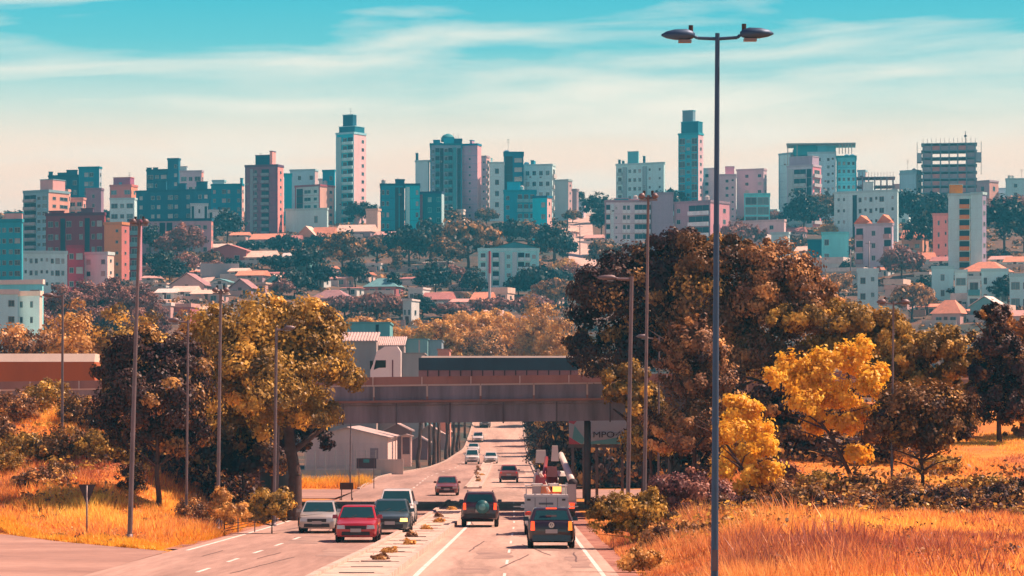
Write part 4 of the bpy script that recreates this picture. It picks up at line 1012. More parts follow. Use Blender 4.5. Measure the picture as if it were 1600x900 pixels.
# ------------------------------------------------------------------ vehicles. Local frame: front toward -Y, wheels on z = 0
def paint(name, col, rough=0.28): return mat('car_paint_' + name, col, rough, 0.15, var=0.05, spec=0.6, coat=0.5)
def ring(y, w, z0, z1, round_=.08, n=0):
    h = z1 - z0
    return [(-w * .90, y, z0), (-w * .985, y, z0 + h * .14), (-w, y, z0 + h * .45), (-w * .985, y, z0 + h * .78), (-w * .93, y, z1 - h * .06), (-w * .80, y, z1),
            (0, y, z1 + h * .035), (w * .80, y, z1), (w * .93, y, z1 - h * .06), (w * .985, y, z0 + h * .78), (w, y, z0 + h * .45), (w * .985, y, z0 + h * .14), (w * .90, y, z0)]
_WH = {}
def wheel_mesh(r, w):
    k = (round(r, 2), round(w, 2))
    if k in _WH: return _WH[k]
    mb = MB(); n = 18; prof_ = [(-w / 2, r * .62), (-w / 2, r * .93), (-w * .36, r), (w * .36, r), (w / 2, r * .93), (w / 2, r * .62)]
    mb.loft([[(px_, rr * math.cos(2 * math.pi * i / n), rr * math.sin(2 * math.pi * i / n)) for i in range(n)] for px_, rr in prof_], TYRE, caps=False); a = mb.mesh('tyre', True)
    mb = MB(); mb.tube((-w * .42, 0, 0), (w * .42, 0, 0), r * .63, r * .63, RIM, 14); mb.tube((-w * .47, 0, 0), (w * .47, 0, 0), r * .2, r * .2, RIM, 8); b = mb.mesh('rim')
    _WH[k] = (a, b); return _WH[k]
CARS = {
 # lower body stations (y, halfwidth, z0, z1), belt, cabin (yb0, yb1, yt0, yt1, ztop)
 'hatch': dict(L=3.9, W=1.66, st=[(-1.95, .62, .34, .62), (-1.88, .74, .24, .74), (-1.6, .81, .2, .80), (-.95, .83, .2, .93), (0, .83, .19, .96), (1.2, .83, .2, .98), (1.7, .81, .22, .97), (1.88, .76, .26, .92), (1.95, .68, .34, .80)], cab=(-1.0, 1.80, -.28, 1.28, 1.43), wh=.29, ax=(-1.2, 1.22)),
 'sedan': dict(L=4.3, W=1.70, st=[(-2.15, .64, .34, .60), (-2.06, .76, .24, .73), (-1.7, .83, .2, .80), (-1.05, .85, .2, .92), (.2, .85, .19, .95), (1.5, .85, .2, .99), (1.95, .82, .22, .97), (2.1, .77, .28, .90), (2.15, .68, .36, .76)], cab=(-1.05, 1.5, -.3, .85, 1.42), wh=.30, ax=(-1.32, 1.32)),
 'suv': dict(L=4.2, W=1.78, st=[(-2.1, .68, .5, .86), (-2.02, .82, .42, 1.0), (-1.7, .87, .36, 1.06), (-1.0, .89, .34, 1.14), (.5, .89, .34, 1.16), (1.8, .89, .36, 1.16), (2.02, .85, .42, 1.12), (2.1, .78, .5, 1.0)], cab=(-1.0, 2.02, -.35, 1.78, 1.68), wh=.36, ax=(-1.3, 1.3)),
 'pickup': dict(L=4.6, W=1.74, st=[(-2.3, .66, .44, .78), (-2.2, .80, .38, .92), (-1.8, .85, .32, .98), (-1.1, .87, .32, 1.04), (.3, .87, .32, 1.06), (.32, .87, .32, 1.06), (2.2, .87, .36, 1.06), (2.3, .84, .42, 1.04)], cab=(-1.05, .65, -.4, .42, 1.62), wh=.34, ax=(-1.45, 1.45)),
 'van': dict(L=4.4, W=1.76, st=[(-2.2, .68, .4, .85), (-2.1, .82, .3, .95), (-1.8, .87, .26, 1.02), (-1.2, .88, .25, 1.12), (1.6, .88, .25, 1.14), (2.1, .85, .3, 1.12), (2.2, .78, .4, 1.0)], cab=(-1.6, 2.1, -.7, 1.95, 1.82), wh=.33, ax=(-1.4, 1.35)),
}
def quad_panel(mb, c, inset, off, m):
    """inset quad on face c (4 corners ccw seen from outside), pushed out by off"""
    P = [Vector(p) for p in c]; n = (P[1] - P[0]).cross(P[3] - P[0]).normalized(); ctr = sum(P, Vector()) / 4
    if isinstance(inset, tuple): iu, iv = inset
    else: iu = iv = inset
    def bl(u, v): return (P[0].lerp(P[1], u)).lerp(P[3].lerp(P[2], u), v)
    q = [bl(iu, iv), bl(1 - iu, iv), bl(1 - iu, 1 - iv), bl(iu, 1 - iv)]
    mb.poly([p + n * off for p in q], m)
    return q, n
def car(kind, label, X, Y, pm, facing, cat='car', rear='tail', front='off', extra=None, rz=0.0, group='cars on the avenue', sc=1.0, cargo=None, name='car'):
    sp = CARS[kind]; z = float(prof(Y))
    slope = (float(prof(Y + 2)) - float(prof(Y - 2))) / 4
    t = thing(name, label, cat, (X, Y, z + .005), (0 if facing == 'front' else math.pi) + rz, group); t.scale = (sc, sc, sc)
    t.rotation_euler = (math.atan(slope) * (1 if facing == 'front' else -1), 0, (0 if facing == 'front' else math.pi) + rz)
    mb = MB(); rings = [ring(y, w, a, b) for y, w, a, b in sp['st']]; mb.loft(rings, pm); body = mb.obj('body', t, True)
    md = body.modifiers.new('edge', 'EDGE_SPLIT'); md.split_angle = R(38)
    yb0, yb1, yt0, yt1, zt = sp['cab']; zb = .90 * (sp['st'][3][3]) if False else sp['st'][3][3] - .03
    wb = sp['W'] / 2 * .94; wt = sp['W'] / 2 * .74
    B = [(-wb, yb0, zb), (wb, yb0, zb), (wb, yb1, zb + .02), (-wb, yb1, zb + .02)]; T = [(-wt, yt0, zt - .03), (wt, yt0, zt - .03), (wt, yt1, zt - .03), (-wt, yt1, zt - .03)]
    mb = MB(); mb.loft([B, T, [(p[0] * .88, p[1] + (.14 if i < 2 else -.14), zt) for i, p in enumerate(T)]], pm); cb = mb.obj('cabin', t); bv = cb.modifiers.new('edge', 'BEVEL'); bv.width = .045; bv.segments = 3; bv.limit_method = 'ANGLE'; bv.angle_limit = R(15)
    mb = MB(); quad_panel(mb, (B[0], B[1], T[1], T[0]), (.055, .09), .012, CGLASS); mb.obj('windshield', t)
    if kind != 'pickup' or True:
        mb = MB(); quad_panel(mb, (B[2], B[3], T[3], T[2]), (.09, .16), .012, CGLASS); mb.obj('rear_window', t)
    for s_ in (0, 1):
        a, b, c, d = ((B[1], B[2], T[2], T[1]) if s_ == 0 else (B[3], B[0], T[0], T[3]))
        A = [Vector(p) for p in (a, b, c, d)]
        for u0, u1 in ((.07, .48), (.52, .90)):
            mb = MB(); q = [A[0].lerp(A[1], u0), A[0].lerp(A[1], u1), A[3].lerp(A[2], u1), A[3].lerp(A[2], u0)]
            quad_panel(mb, q, (.02, .12), .012, CGLASS); mb.obj('side_window', t)
    fy, fw = sp['st'][0][0], sp['st'][1][1]; zf = sp['st'][1][3]; z0 = sp['st'][1][2]; ry = sp['st'][-1][0]; zr = sp['st'][-2][3]
    hm = HEADON if front == 'on' else HEADL
    for s_ in (-1, 1):
        mb = MB(); mb.box(s_ * fw * .78 - .16, s_ * fw * .78 + .16, fy - .01, fy + .22, zf - .20, zf - .06, hm, .02); mb.obj('headlight', t)
        tm_ = {'tail': TAIL, 'on': TAILON}[rear] if rear in ('tail', 'on') else (AMBON if s_ < 0 else TAILON)
        tall = kind in ('hatch', 'suv', 'van')
        mb = MB(); mb.box(s_ * fw * .89 - .075, s_ * fw * .89 + .075, ry - .16, ry + .015, zr - (.28 if tall else .20), zr - .02 + (.06 if tall else 0), tm_, .015); mb.obj('taillight', t)
        mb = MB(); mb.box(s_ * (wb + .10) - .11, s_ * (wb + .10) + .11, yb0 + .25, yb0 + .37, zb + .02, zb + .17, pm if s_ else pm, .02); mb.obj('mirror', t)
    mb = MB(); mb.box(-fw * .55, fw * .55, fy - .015, fy + .1, zf - .22, zf - .08, BLKPL); mb.obj('grille', t)
    mb = MB(); mb.box(-fw * .75, fw * .75, fy - .03, fy + .12, z0 + .04, z0 + .19, BLKPL, .015); mb.obj('front_bumper', t)
    mb = MB(); mb.box(-.21, .21, fy - .045, fy - .03, z0 + .17, z0 + .31, PLATE); mb.obj('number_plate', t)
    mb = MB(); mb.box(-fw * .92, fw * .92, ry - .12, ry + .05, z0 + .03, z0 + .24, BLKPL if kind in ('suv', 'pickup') else pm, .02); mb.obj('rear_bumper', t)
    mb = MB(); mb.box(-.21, .21, ry + .052, ry + .066, z0 + .30, z0 + .44, PLATE); mb.obj('number_plate', t)
    mb = MB(); mb.box(-sp['W'] / 2 * .72, sp['W'] / 2 * .72, fy + .35, ry - .35, sp['wh'] * .72, sp['wh'] * .72 + .18, UNDER); mb.obj('underside', t)
    W2 = sp['W'] / 2
    for ya in sp['ax']:
        for s_ in (-1, 1):
            mb = MB(); n_ = 9; r_ = sp['wh'] + .07
            mb.loft([[(s_ * (W2 + .004), ya + r_ * math.cos(a_), sp['wh'] + r_ * math.sin(a_)), (s_ * (W2 + .02), ya + (r_ + .04) * math.cos(a_), sp['wh'] + (r_ + .04) * math.sin(a_)), (s_ * (W2 - .03), ya + (r_ + .05) * math.cos(a_), sp['wh'] + (r_ + .05) * math.sin(a_))] for a_ in [math.pi * q / n_ for q in range(n_ + 1)]], BLKPL, caps=False, closed=False); mb.obj('wheel_arch', t)
    for s_ in (-1, 1):
        mb = MB(); xw = s_ * .32; mb.tube((xw, yb0 + .02, zb + .03), (xw + .30, yb0 + .20, zb + .16), .009, .009, BLKPL, 5); mb.obj('wiper', t)
        mb = MB(); mb.box(s_ * (W2 + .002), s_ * (W2 + .004) + s_ * .002, -.9, .95, z0 + .30, z0 + .33, BLKPL) if s_ > 0 else mb.box(-W2 - .006, -W2 - .002, -.9, .95, z0 + .30, z0 + .33, BLKPL); mb.obj('door_trim', t)
    mb = MB(); mb.box(-fw * .70, fw * .70, ry + .004, ry + .014, z0 + .47, z0 + .485, BLKPL); mb.obj('tailgate_seam', t)
    me_t, me_r = wheel_mesh(sp['wh'], .20)
    for ya in sp['ax']:
        for s_ in (-1, 1):
            wl = inst('wheel', me_t, t, (s_ * (sp['W'] / 2 - .105), ya, sp['wh'])); inst('rim', me_r, wl)
    if extra: extra(t, sp)
    return t
P_DTG = paint('dark_teal', (0.05, 0.085, 0.10)); P_SIL = paint('silver', (0.42, 0.41, 0.40)); P_RED = paint('red', (0.42, 0.018, 0.03)); P_GRY = paint('grey', (0.16, 0.17, 0.19)); P_WHT = paint('white', (0.72, 0.70, 0.68)); P_BLK = paint('black', (0.022, 0.016, 0.026))
P_DRK = paint('dark_purple', (0.05, 0.022, 0.035)); P_MAR = paint('maroon', (0.20, 0.05, 0.05)); P_PNK = paint('faded_red', (0.36, 0.12, 0.12))
def lanex(px, D): return px2x(px, D)
car('sedan', 'silver sedan driving toward the camera in the outer left lane', px2x(500, 128), 128, P_SIL, 'front', name='sedan')
car('hatch', 'red hatchback driving toward the camera in the left carriageway, nearest oncoming car', px2x(560, 115), 115, P_RED, 'front', name='hatchback', sc=1.02)
car('hatch', 'dark teal-grey car with one lit headlight just behind the red hatchback', px2x(612, 126), 126, P_DTG, 'front', name='hatchback', front='on', sc=1.06)
car('van', 'white van half hidden behind the dark teal-grey car', px2x(621, 137), 137, P_WHT, 'front', name='van', cat='van', group='cars on the avenue')
car('sedan', 'small dark maroon car coming out from under the bridge', px2x(699, 212), 212, P_MAR, 'front', name='sedan')
car('van', 'white van driving down the avenue left of the median, nearest of the white row', px2x(738, 352), 352, P_WHT, 'front', name='van', cat='van')
car('sedan', 'white sedan second in the white row beyond the bridge', px2x(740, 398), 398, P_WHT, 'front', name='sedan')
car('sedan', 'pale car third in the white row under the bridge edge', px2x(747, 436), 436, P_WHT, 'front', name='sedan')
car('suv', 'blue-grey car farthest up the avenue just under the bridge beam', px2x(758, 468), 468, P_GRY, 'front', name='car')
car('sedan', 'white car alone in the middle of the avenue beyond the bridge', px2x(767, 356), 356, P_WHT, 'front', name='sedan')
car('pickup', 'reddish pickup with pale cab driving away beyond the bridge', px2x(795, 262), 262, P_PNK, 'back', name='pickup_truck', cat='pickup')
def spare(t, sp):
    ry = sp['st'][-1][0]
    mb = MB(); mb.tube((-.12, ry + .02, .98), (-.12, ry + .22, .98), .33, .31, mat('spare_cover_teal', (0.02, 0.12, 0.14), .35, var=.05), 20); o = mb.obj('spare_wheel', t, True)
    mb = MB(); mb.tube((-.12, ry + .221, .98), (-.12, ry + .235, .98), .17, .16, mat('spare_cover_pale', (0.10, 0.30, 0.32), .35, var=.05), 16); mb.obj('cover_emblem', o, True)
    for s_ in (-1, 1):
        mb = MB(); mb.box(s_ * .60 - .02, s_ * .60 + .02, -.2, 1.6, 1.70, 1.74, BLKPL); mb.obj('roof_rail', t)
car('suv', 'dark compact off-roader with spare wheel on its back door, driving away by the median', px2x(750.5, 138), 138, P_DRK, 'back', name='off_roader', rear='on', extra=spare)
def vw(t, sp):
    ry = sp['st'][-1][0]; CH = mat('badge_chrome', (0.5, 0.5, 0.52), .25, .8, var=.02)
    mb = MB(); n = 20
    for k in range(n):
        a, b = 2 * math.pi * k / n, 2 * math.pi * (k + 1) / n; c = (0, ry + .045, .83)
        mb.box(0, 0, 0, 0, 0, 0, CH) if False else mb.poly([(c[0] + r_ * math.cos(q), c[1], c[2] + r_ * math.sin(q)) for r_, q in ((.10, a), (.10, b), (.082, b), (.082, a))], CH)
    def st(x0, z0, x1, z1, w=.012):
        d = Vector((x1 - x0, 0, z1 - z0)).normalized(); nn = Vector((-d.z, 0, d.x)) * w
        mb.poly([(x0 + nn.x, ry + .046, .83 + z0 + nn.z), (x1 + nn.x, ry + .046, .83 + z1 + nn.z), (x1 - nn.x, ry + .046, .83 + z1 - nn.z), (x0 - nn.x, ry + .046, .83 + z0 - nn.z)], CH)
    st(-.035, .075, 0, .012); st(.035, .075, 0, .012); st(-.072, .045, -.035, -.07); st(-.035, -.07, 0, .0); st(0, .0, .035, -.07); st(.035, -.07, .072, .045)
    mb.obj('badge', t)
    mb = MB(); mb.box(-.19, .19, ry - .42, ry - .36, 1.385, 1.43, TAILON); mb.obj('brake_light', t)
car('hatch', 'black hatchback with lit tail lights driving away behind the ladder-rack pickup', px2x(860.5, 108), 108, P_BLK, 'back', name='hatchback', rear='amber', extra=vw, sc=1.06)

# service pickup with ladder rack ahead of the black hatchback
def rack(t, sp):
    RK = mat('rack_pale_metal', (0.55, 0.52, 0.50), .5, .3, var=.1); TG = mat('tailgate_pale_blue', (0.30, 0.35, 0.40), .45, .1, var=.1)
    mb = MB(); mb.box(-.88, .88, 2.30, 2.36, .95, 1.55, TG, .01); mb.obj('tailgate', t)
    mb = MB(); mb.box(-.90, .90, .75, 2.34, 1.50, 1.62, RK, .02); mb.obj('bed_cover', t)
    for x_ in (-.45, 0, .45):
        mb = MB(); mb.box(x_ - .008, x_ + .008, 2.362, 2.368, .98, 1.5, BLKPL); mb.obj('panel_seam', t)
    for x_ in (-.7, .7):
        mb = MB(); mb.box(x_ - .07, x_ + .07, 2.362, 2.38, 1.38, 1.46, BLKPL); mb.obj('latch', t)
    mb = MB(); mb.box(-.28, .30, 2.362, 2.367, 1.22, 1.30, mat('tailgate_print', (.06, .08, .11), .5)); mb.obj('print_band', t)
    mb = MB(); mb.box(-.86, .86, 2.34, 2.42, .80, .93, mat('reflector_red', (.45, .04, .03), .4)); mb.obj('reflector_strip', t)
    for y_ in (.8, 1.5, 2.2):
        for s_ in (-.8, .8):
            mb = MB(); mb.tube((s_, y_, 1.55), (s_, y_, 1.98), .025, .025, RK, 6); mb.obj('rack_post', t)
        mb = MB(); mb.tube((-.85, y_, 1.98), (.85, y_, 1.98), .03, .03, RK, 6); mb.obj('rack_bar', t)
    for x_ in (-.5, -.12, .15, .55):
        mb = MB(); mb.tube((x_, -.6, 2.03), (x_, 2.5, 2.03), .03, .03, RK, 6); mb.obj('ladder_rail', t)
    for k in range(9):
        y_ = -.4 + k * .33
        for a, b in ((-.5, -.12), (.15, .55)):
            mb = MB(); mb.tube((a, y_, 2.03), (b, y_, 2.03), .018, .018, RK, 5); mb.obj('ladder_rung', t)
    for x_ in (-.95, .95):
        mb = MB(); mb.box(x_ - .02, x_ + .35 * (1 if x_ > 0 else -1) + .02 * (1 if x_ > 0 else -1), 1.0, 1.05, 1.1, 1.14, RK); mb.obj('bracket', t)
car('pickup', 'white service pickup carrying ladders on a roof rack behind the red-loaded truck', px2x(852.5, 126), 126, P_WHT, 'back', name='service_pickup', cat='pickup', rear='on', extra=rack, sc=1.08)

# aerial-lift truck ahead, loaded with red and white machinery
def lift_truck():
    X, Y = px2x(866, 150), 152.0; z = float(prof(Y))
    t = thing('lift_truck', 'aerial lift truck with folded white boom and red machinery, tallest on the road', 'truck', (X, Y, z + .005), math.pi, None)
    RD = paint('machine_red', (0.40, 0.03, 0.03)); WT = mat('boom_white', (0.68, 0.63, 0.58), .45, var=.08); GP = mat('locker_grey', (0.34, 0.34, 0.38), .5, .1, var=.1); DK = mat('chassis_black', (0.03, 0.022, 0.03), .7, var=.1); OR = paint('machine_orange', (0.75, 0.22, 0.05))
    mb = MB(); mb.box(-.45, .45, -3.2, 3.1, .55, .82, DK); mb.obj('chassis', t)
    mb = MB(); mb.loft([ring(y, w, a, b) for y, w, a, b in [(-3.5, .95, .6, 1.5), (-3.4, 1.08, .5, 1.9), (-3.1, 1.1, .5, 2.35), (-2.1, 1.1, .5, 2.45), (-1.9, 1.08, .5, 2.4)]], P_WHT); mb.obj('cab', t, True)
    mb = MB(); mb.box(-.9, .9, -1.9, -1.88, 1.6, 2.2, CGLASS); mb.obj('rear_window', t)
    mb = MB(); mb.box(-1.15, 1.15, -1.7, 3.1, .84, 1.0, GP); mb.obj('deck', t)
    for x0, x1 in ((-1.15, -.62), (.72, 1.15)):
        mb = MB(); mb.box(x0, x1, -1.5, 3.05, 1.01, 1.85, GP, .02); mb.obj('locker', t)
    mb = MB(); mb.box(-1.14, -.68, 3.06, 3.12, 1.05, 1.9, GP, .01); mb.obj('tail_panel', t)
    mb = MB(); mb.tube((.1, -.6, 1.0), (.1, -.6, 2.35), .42, .34, RD, 14); mb.obj('turret', t, True)
    mb = MB(); mb.box(-.22, .5, -1.1, .1, 2.2, 2.75, RD, .05); mb.obj('turret_head', t)
    mb = MB(); mb.tube((-.95, 2.6, 1.95), (-.45, -3.6, 3.35), .20, .15, WT, 12); mb.obj('boom', t, True)
    mb = MB(); mb.tube((-.96, 2.62, 1.94), (-.955, 2.85, 1.90), .26, .26, DK, 12); mb.obj('boom_end', t, True)
    mb = MB(); mb.tube((.55, 2.2, 2.2), (.35, -2.6, 3.2), .12, .10, RD, 10); mb.obj('jib', t, True)
    mb = MB(); mb.box(.35, .95, -3.3, -2.6, 2.9, 3.6, WT, .05); mb.obj('bucket', t)
    mb = MB(); mb.box(-.32, .10, -3.0, -2.5, 3.0, 3.85, WT, .06); mb.obj('bucket', t)
    for i, (x_, y_, zz, s_) in enumerate([(.75, 1.2, 1.9, .34), (.45, 1.9, 1.3, .36), (-.1, 2.1, 1.05, .40), (.3, 2.5, 1.05, .30), (.65, 2.4, 1.9, .26)]):
        mb = MB(); mb.box(x_ - s_ * .8, x_ + s_ * .8, y_ - s_, y_ + s_, zz, zz + s_ * 1.3, RD if i % 2 == 0 else OR, .06); mb.tube((x_, y_, zz + s_ * 1.4), (x_ + .1, y_ + .1, zz + s_ * 2.2), .1, .06, WT, 8); mb.obj('machine_case', t)
    mb = MB(); mb.box(-.35, .1, 2.9, 3.1, 1.5, 1.9, mat('beacon_orange', (0.9, .35, .1), .4, emit=((1, .35, .08), 1.2))); mb.obj('beacon', t)
    for x_ in (-.9, .9):
        mb = MB(); mb.box(x_ - .14, x_ + .14, 3.13, 3.18, .62, .92, TAILON); mb.obj('taillight', t)
    mb = MB(); mb.box(-1.1, 1.1, 3.0, 3.1, .45, .6, DK); mb.obj('rear_bumper', t)
    a, b = wheel_mesh(.46, .28)
    for y_ in (-2.7, 1.8):
        for x_ in (-.95, .95):
            wl = inst('wheel', a, t, (x_, y_, .46)); inst('rim', b, wl)
lift_truck()

# articulated lorry on the bridge, heading left
def lorry():
    D = 187.5; zd = 6.56
    x0 = px2x(580, D); t = thing('articulated_lorry', 'white lorry cab pulling a long dark trailer across the bridge', 'truck', (x0, D, zd + dz_(x0 + 5)), 0, None)
    WT = mat('cab_white', (0.80, 0.76, 0.74), .35, var=.05, coat=.3); DK = mat('chassis_black', (0.03, .022, .03)); TD = mat('tarpaulin_dark_blue', (0.025, 0.06, 0.09), .6, var=.2, streak=True); TP = mat('trailer_side_mauve', (0.24, 0.14, 0.15), .6, var=.2); TT = mat('trailer_top_pale', (0.62, 0.52, 0.45), .6, var=.1)
    u = D / F; w = 1.22; yc = 0.0
    top = py2z(543, D) - zd - dz_(x0); m_ = top
    def side(pts, y0, y1, m):
        mb = MB(); mb.loft([[(p[0], y0, p[1]) for p in pts], [(p[0], y1, p[1]) for p in pts]], m); return mb
    cabp = [(0, .55), (1.95, .55), (1.98, m_ - .35), (1.75, m_), (.95, m_ - .02), (.42, m_ - .35), (.18, m_ - 1.15), (0, m_ - 1.6)]
    side(cabp, -w, w, WT).obj('cab', t)
    sw = [(.22, m_ - 1.55), (.55, m_ - 1.42), (1.02, m_ - 1.40), (1.02, m_ - .92), (.36, m_ - .92)]
    mb = MB(); mb.poly([(p[0], -w - .012, p[1]) for p in sw], CGLASS); mb.obj('side_window', t)
    mb = MB(); mb.box(-.03, .16, -w * .9, w * .9, m_ - 1.5, m_ - .95, CGLASS); mb.obj('windshield', t)
    mb = MB(); mb.box(1.42, 1.50, -w - .02, -w + .1, .6, m_ - .9, mat('air_duct_mauve', (0.16, 0.07, 0.10), .6)); mb.obj('air_duct', t)
    mb = MB(); mb.box(1.60, 1.98, -w - .03, -w + .05, .7, m_ - .45, WT); mb.obj('side_fairing', t)
    mb = MB(); mb.box(2.02, 2.6, -w * .9, w * .9, 1.2, 1.62, TT); mb.obj('fifth_wheel_deck', t)
    mb = MB(); mb.box(.2, 13.4, -.5, .5, .55, .9, DK); mb.obj('chassis', t)
    xa = px2x(655, D) - x0; xb = px2x(903, D) - x0; zt = py2z(558, D) - zd - dz_(x0)
    mb = MB(); mb.box(xa, xb, -w, w, .95, zt - .95, TP); mb.obj('trailer_bed', t)
    mb = MB(); mb.box(xa, xb, -w - .015, w + .015, zt - .94, zt - .13, TD); mb.obj('tarpaulin', t)
    mb = MB(); mb.box(xa + .15, xb - .15, -w * .92, w * .92, zt - .12, zt, TT, .06); mb.obj('trailer_top', t)
    k = 0
    while xa + .6 + k * .72 < xb - .2:
        x = xa + .6 + k * .72; mb = MB(); mb.box(x - .035, x + .035, -w - .04, -w - .005, .95, zt - .95, DK); mb.obj('side_post', t); k += 1
    a, b = wheel_mesh(.5, .3)
    for x in (.75, 2.4, 10.0, 11.2, 9.0 - .2):
        for y_ in (-1.0, 1.0):
            wl = inst('wheel', a, t, (x, y_, .5), R(90)); inst('rim', b, wl)
lorry()
def orange_trailer():
    D = 186.0; x0 = px2x(-75, D); x1 = px2x(152, D); zd = 6.56 + dz_(x0)
    t = thing('orange_lorry_trailer', 'long orange-brown trailer with pale roof on the highway at the far left', 'trailer', (x0, D, zd)); Lh = x1 - x0; w = 1.25
    OR = mat('trailer_orange_side', (0.42, 0.10, 0.022), .55, var=.12, streak=True, scale=.4); PL = mat('trailer_pale_roof', (0.66, 0.55, 0.46), .6, var=.08); DK = mat('chassis_black', (0.03, .022, .03))
    zb = py2z(601, D) - zd; zm = py2z(566, D) - zd; zt = py2z(553, D) - zd
    mb = MB(); mb.box(0, Lh, -w, w, zb, zm, OR); mb.obj('side_panel', t)
    mb = MB(); mb.loft([[(0, -w, zm + .01), (0, -w * .75, zt), (0, w * .75, zt), (0, w, zm + .01)], [(Lh, -w, zm + .01), (Lh, -w * .75, zt), (Lh, w * .75, zt), (Lh, w, zm + .01)]], PL); mb.obj('roof', t)
    mb = MB(); mb.box(0, Lh, -w - .02, w + .02, zb - .12, zb - .01, JOINT); mb.obj('lower_rail', t)
    mb = MB(); mb.box(.2, Lh - .2, -.6, .6, .35, zb - .13, DK); mb.obj('chassis', t)
    a, b = wheel_mesh(.5, .3)
    for x in (1.0, 2.3, 7.4, 8.6):
        for y_ in (-1.0, 1.0):
            wl = inst('wheel', a, t, (x, y_, .5), R(90)); inst('rim', b, wl)
orange_trailer()
# ------------------------------------------------------------------ city buildings
def win_mesh(g, wide):
    mb = MB(); o = .5; f = .07 if not wide else .035
    fz = .07
    for x0, x1, z0, z1 in ((-o, o, -o, -o + fz), (-o, o, o - fz, o), (-o, -o + f, -o + fz, o - fz), (o - f, o, -o + fz, o - fz)):
        mb.box(x0, x1, -.07, .03, z0, z1, FRAME)
    mb.poly([(-o + f, -.015, -o + fz), (o - f, -.015, -o + fz), (o - f, -.015, o - fz), (-o + f, -.015, o - fz)], g)
    mb.box(-.012, .012, -.045, -.016, -o + fz, o - fz, FRAME)
    return mb.mesh('window')
WIN = [[win_mesh(g, w) for g in GL] for w in (0, 1)]
_BAL = {}
def bal_mesh(c):
    if c in _BAL: return _BAL[c]
    c = tuple(min(x * (1.3 if c[1] > .5 else 1), .86) for x in c) if c[1] > .5 else c; m = wallmat(c); mb = MB()
    mb.box(-.5, .5, -.85, .02, -.06, .06, m); mb.box(-.5, .5, -.85, -.77, .06, .95, m); mb.box(-.5, -.485, -.77, .0, .06, .95, m); mb.box(.485, .5, -.77, .0, .06, .95, m)
    _BAL[c] = mb.mesh('balcony'); return _BAL[c]
def unit_box(name, m):
    k = ('u', name, m.name)
    if k not in _BAL: mb = MB(); mb.box(-.5, .5, -.5, .5, -.5, .5, m); _BAL[k] = mb.mesh(name)
    return _BAL[k]
brng = random.Random(5)
def facade(t, pat, n, w, h, origin, rz, bal, zlo, skip=0.0, winw=None, dark=DARKIN, lit=.12):
    """lay a pattern of windows over a face: pattern columns repeated on n floors"""
    cols = len(pat); cw = w / cols; fh = (h - zlo) / n; c, s_ = math.cos(rz), math.sin(rz)
    def loc(x, y, z): return (origin[0] + x * c - y * s_, origin[1] + x * s_ + y * c, z)
    for i, ch in enumerate(pat):
        x = -w / 2 + cw * (i + .5)
        if ch in 'V':
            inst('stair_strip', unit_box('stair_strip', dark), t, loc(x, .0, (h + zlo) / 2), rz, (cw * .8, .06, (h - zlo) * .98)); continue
        if ch == 'L':
            inst('pilaster', unit_box('pilaster', wallmat(bal)), t, loc(x, -.1, (h + zlo) / 2), rz, (cw * .8, .5, (h - zlo))); continue
        if ch == '.': continue
        for k in range(n):
            if brng.random() < skip: continue
            z = zlo + fh * (k + .5); r = brng.random(); g = 2 if r < lit else (1 if r < .45 else 0)
            if ch == 'w': inst('window', WIN[0][g], t, loc(x, 0, z), rz, (min(1.5, cw * .55) if winw is None else cw * winw, 1, fh * .42))
            elif ch == 's': inst('window', WIN[0][g], t, loc(x, 0, z + fh * .1), rz, (min(.8, cw * .45), 1, fh * .28))
            elif ch == 'W': inst('window', WIN[1][g], t, loc(x, 0, z), rz, (cw * .84, 1, fh * .48))
            elif ch == 'g': inst('window', WIN[1][g if g < 2 else 0], t, loc(x, 0, z), rz, (cw * .94, 1, fh * .80))
            elif ch == 'B':
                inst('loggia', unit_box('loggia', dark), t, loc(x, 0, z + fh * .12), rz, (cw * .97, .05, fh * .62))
                inst('balcony', bal_mesh(bal), t, loc(x, 0, z - fh * .44), rz, (cw * .95, 1, fh * .36))
            elif ch == 'b':
                inst('balcony', bal_mesh(bal), t, loc(x, 0, z - fh * .44), rz, (cw * .95, .7, fh * .36))
                inst('window', WIN[1][0], t, loc(x, 0, z + fh * .12), rz, (cw * .7, 1, fh * .5))
def _tank(r, h, m):
    mb = MB(); mb.tube((0, 0, 0), (0, 0, h), r, r, m, 10); mb.tube((0, 0, h), (0, 0, h + .35), r, r * .4, m, 10); return mb.mesh('water_tank')
_am = MB(); _am.tube((0, 0, 0), (0, 0, 4.2), .06, .04, STEELD, 5)
for _k in (3.2, 3.6, 4.0): _am.box(-.5, .5, -.03, .03, _k, _k + .06, STEELD)
_ac = MB(); _ac.box(-.42, .42, -.2, .18, -.28, .28, wallmat((.5, .5, .48))); _ac.box(-.3, .3, -.215, -.201, -.2, .2, STEELD)
TANK = [_tank(1.0, 1.6, wallmat((.12, .3, .42))), _tank(.8, 2.2, wallmat((.45, .44, .42))), _am.mesh('aerial'), _ac.mesh('air_conditioner')]
def vivid(c, g=None):  # lifts wall paint and pushes cool tones to teal, standing in for facade shade
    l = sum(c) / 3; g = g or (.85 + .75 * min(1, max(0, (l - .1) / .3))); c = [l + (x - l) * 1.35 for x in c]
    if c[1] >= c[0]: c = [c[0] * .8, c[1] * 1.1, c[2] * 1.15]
    return tuple(max(.012, min(.86, x * g)) for x in c)
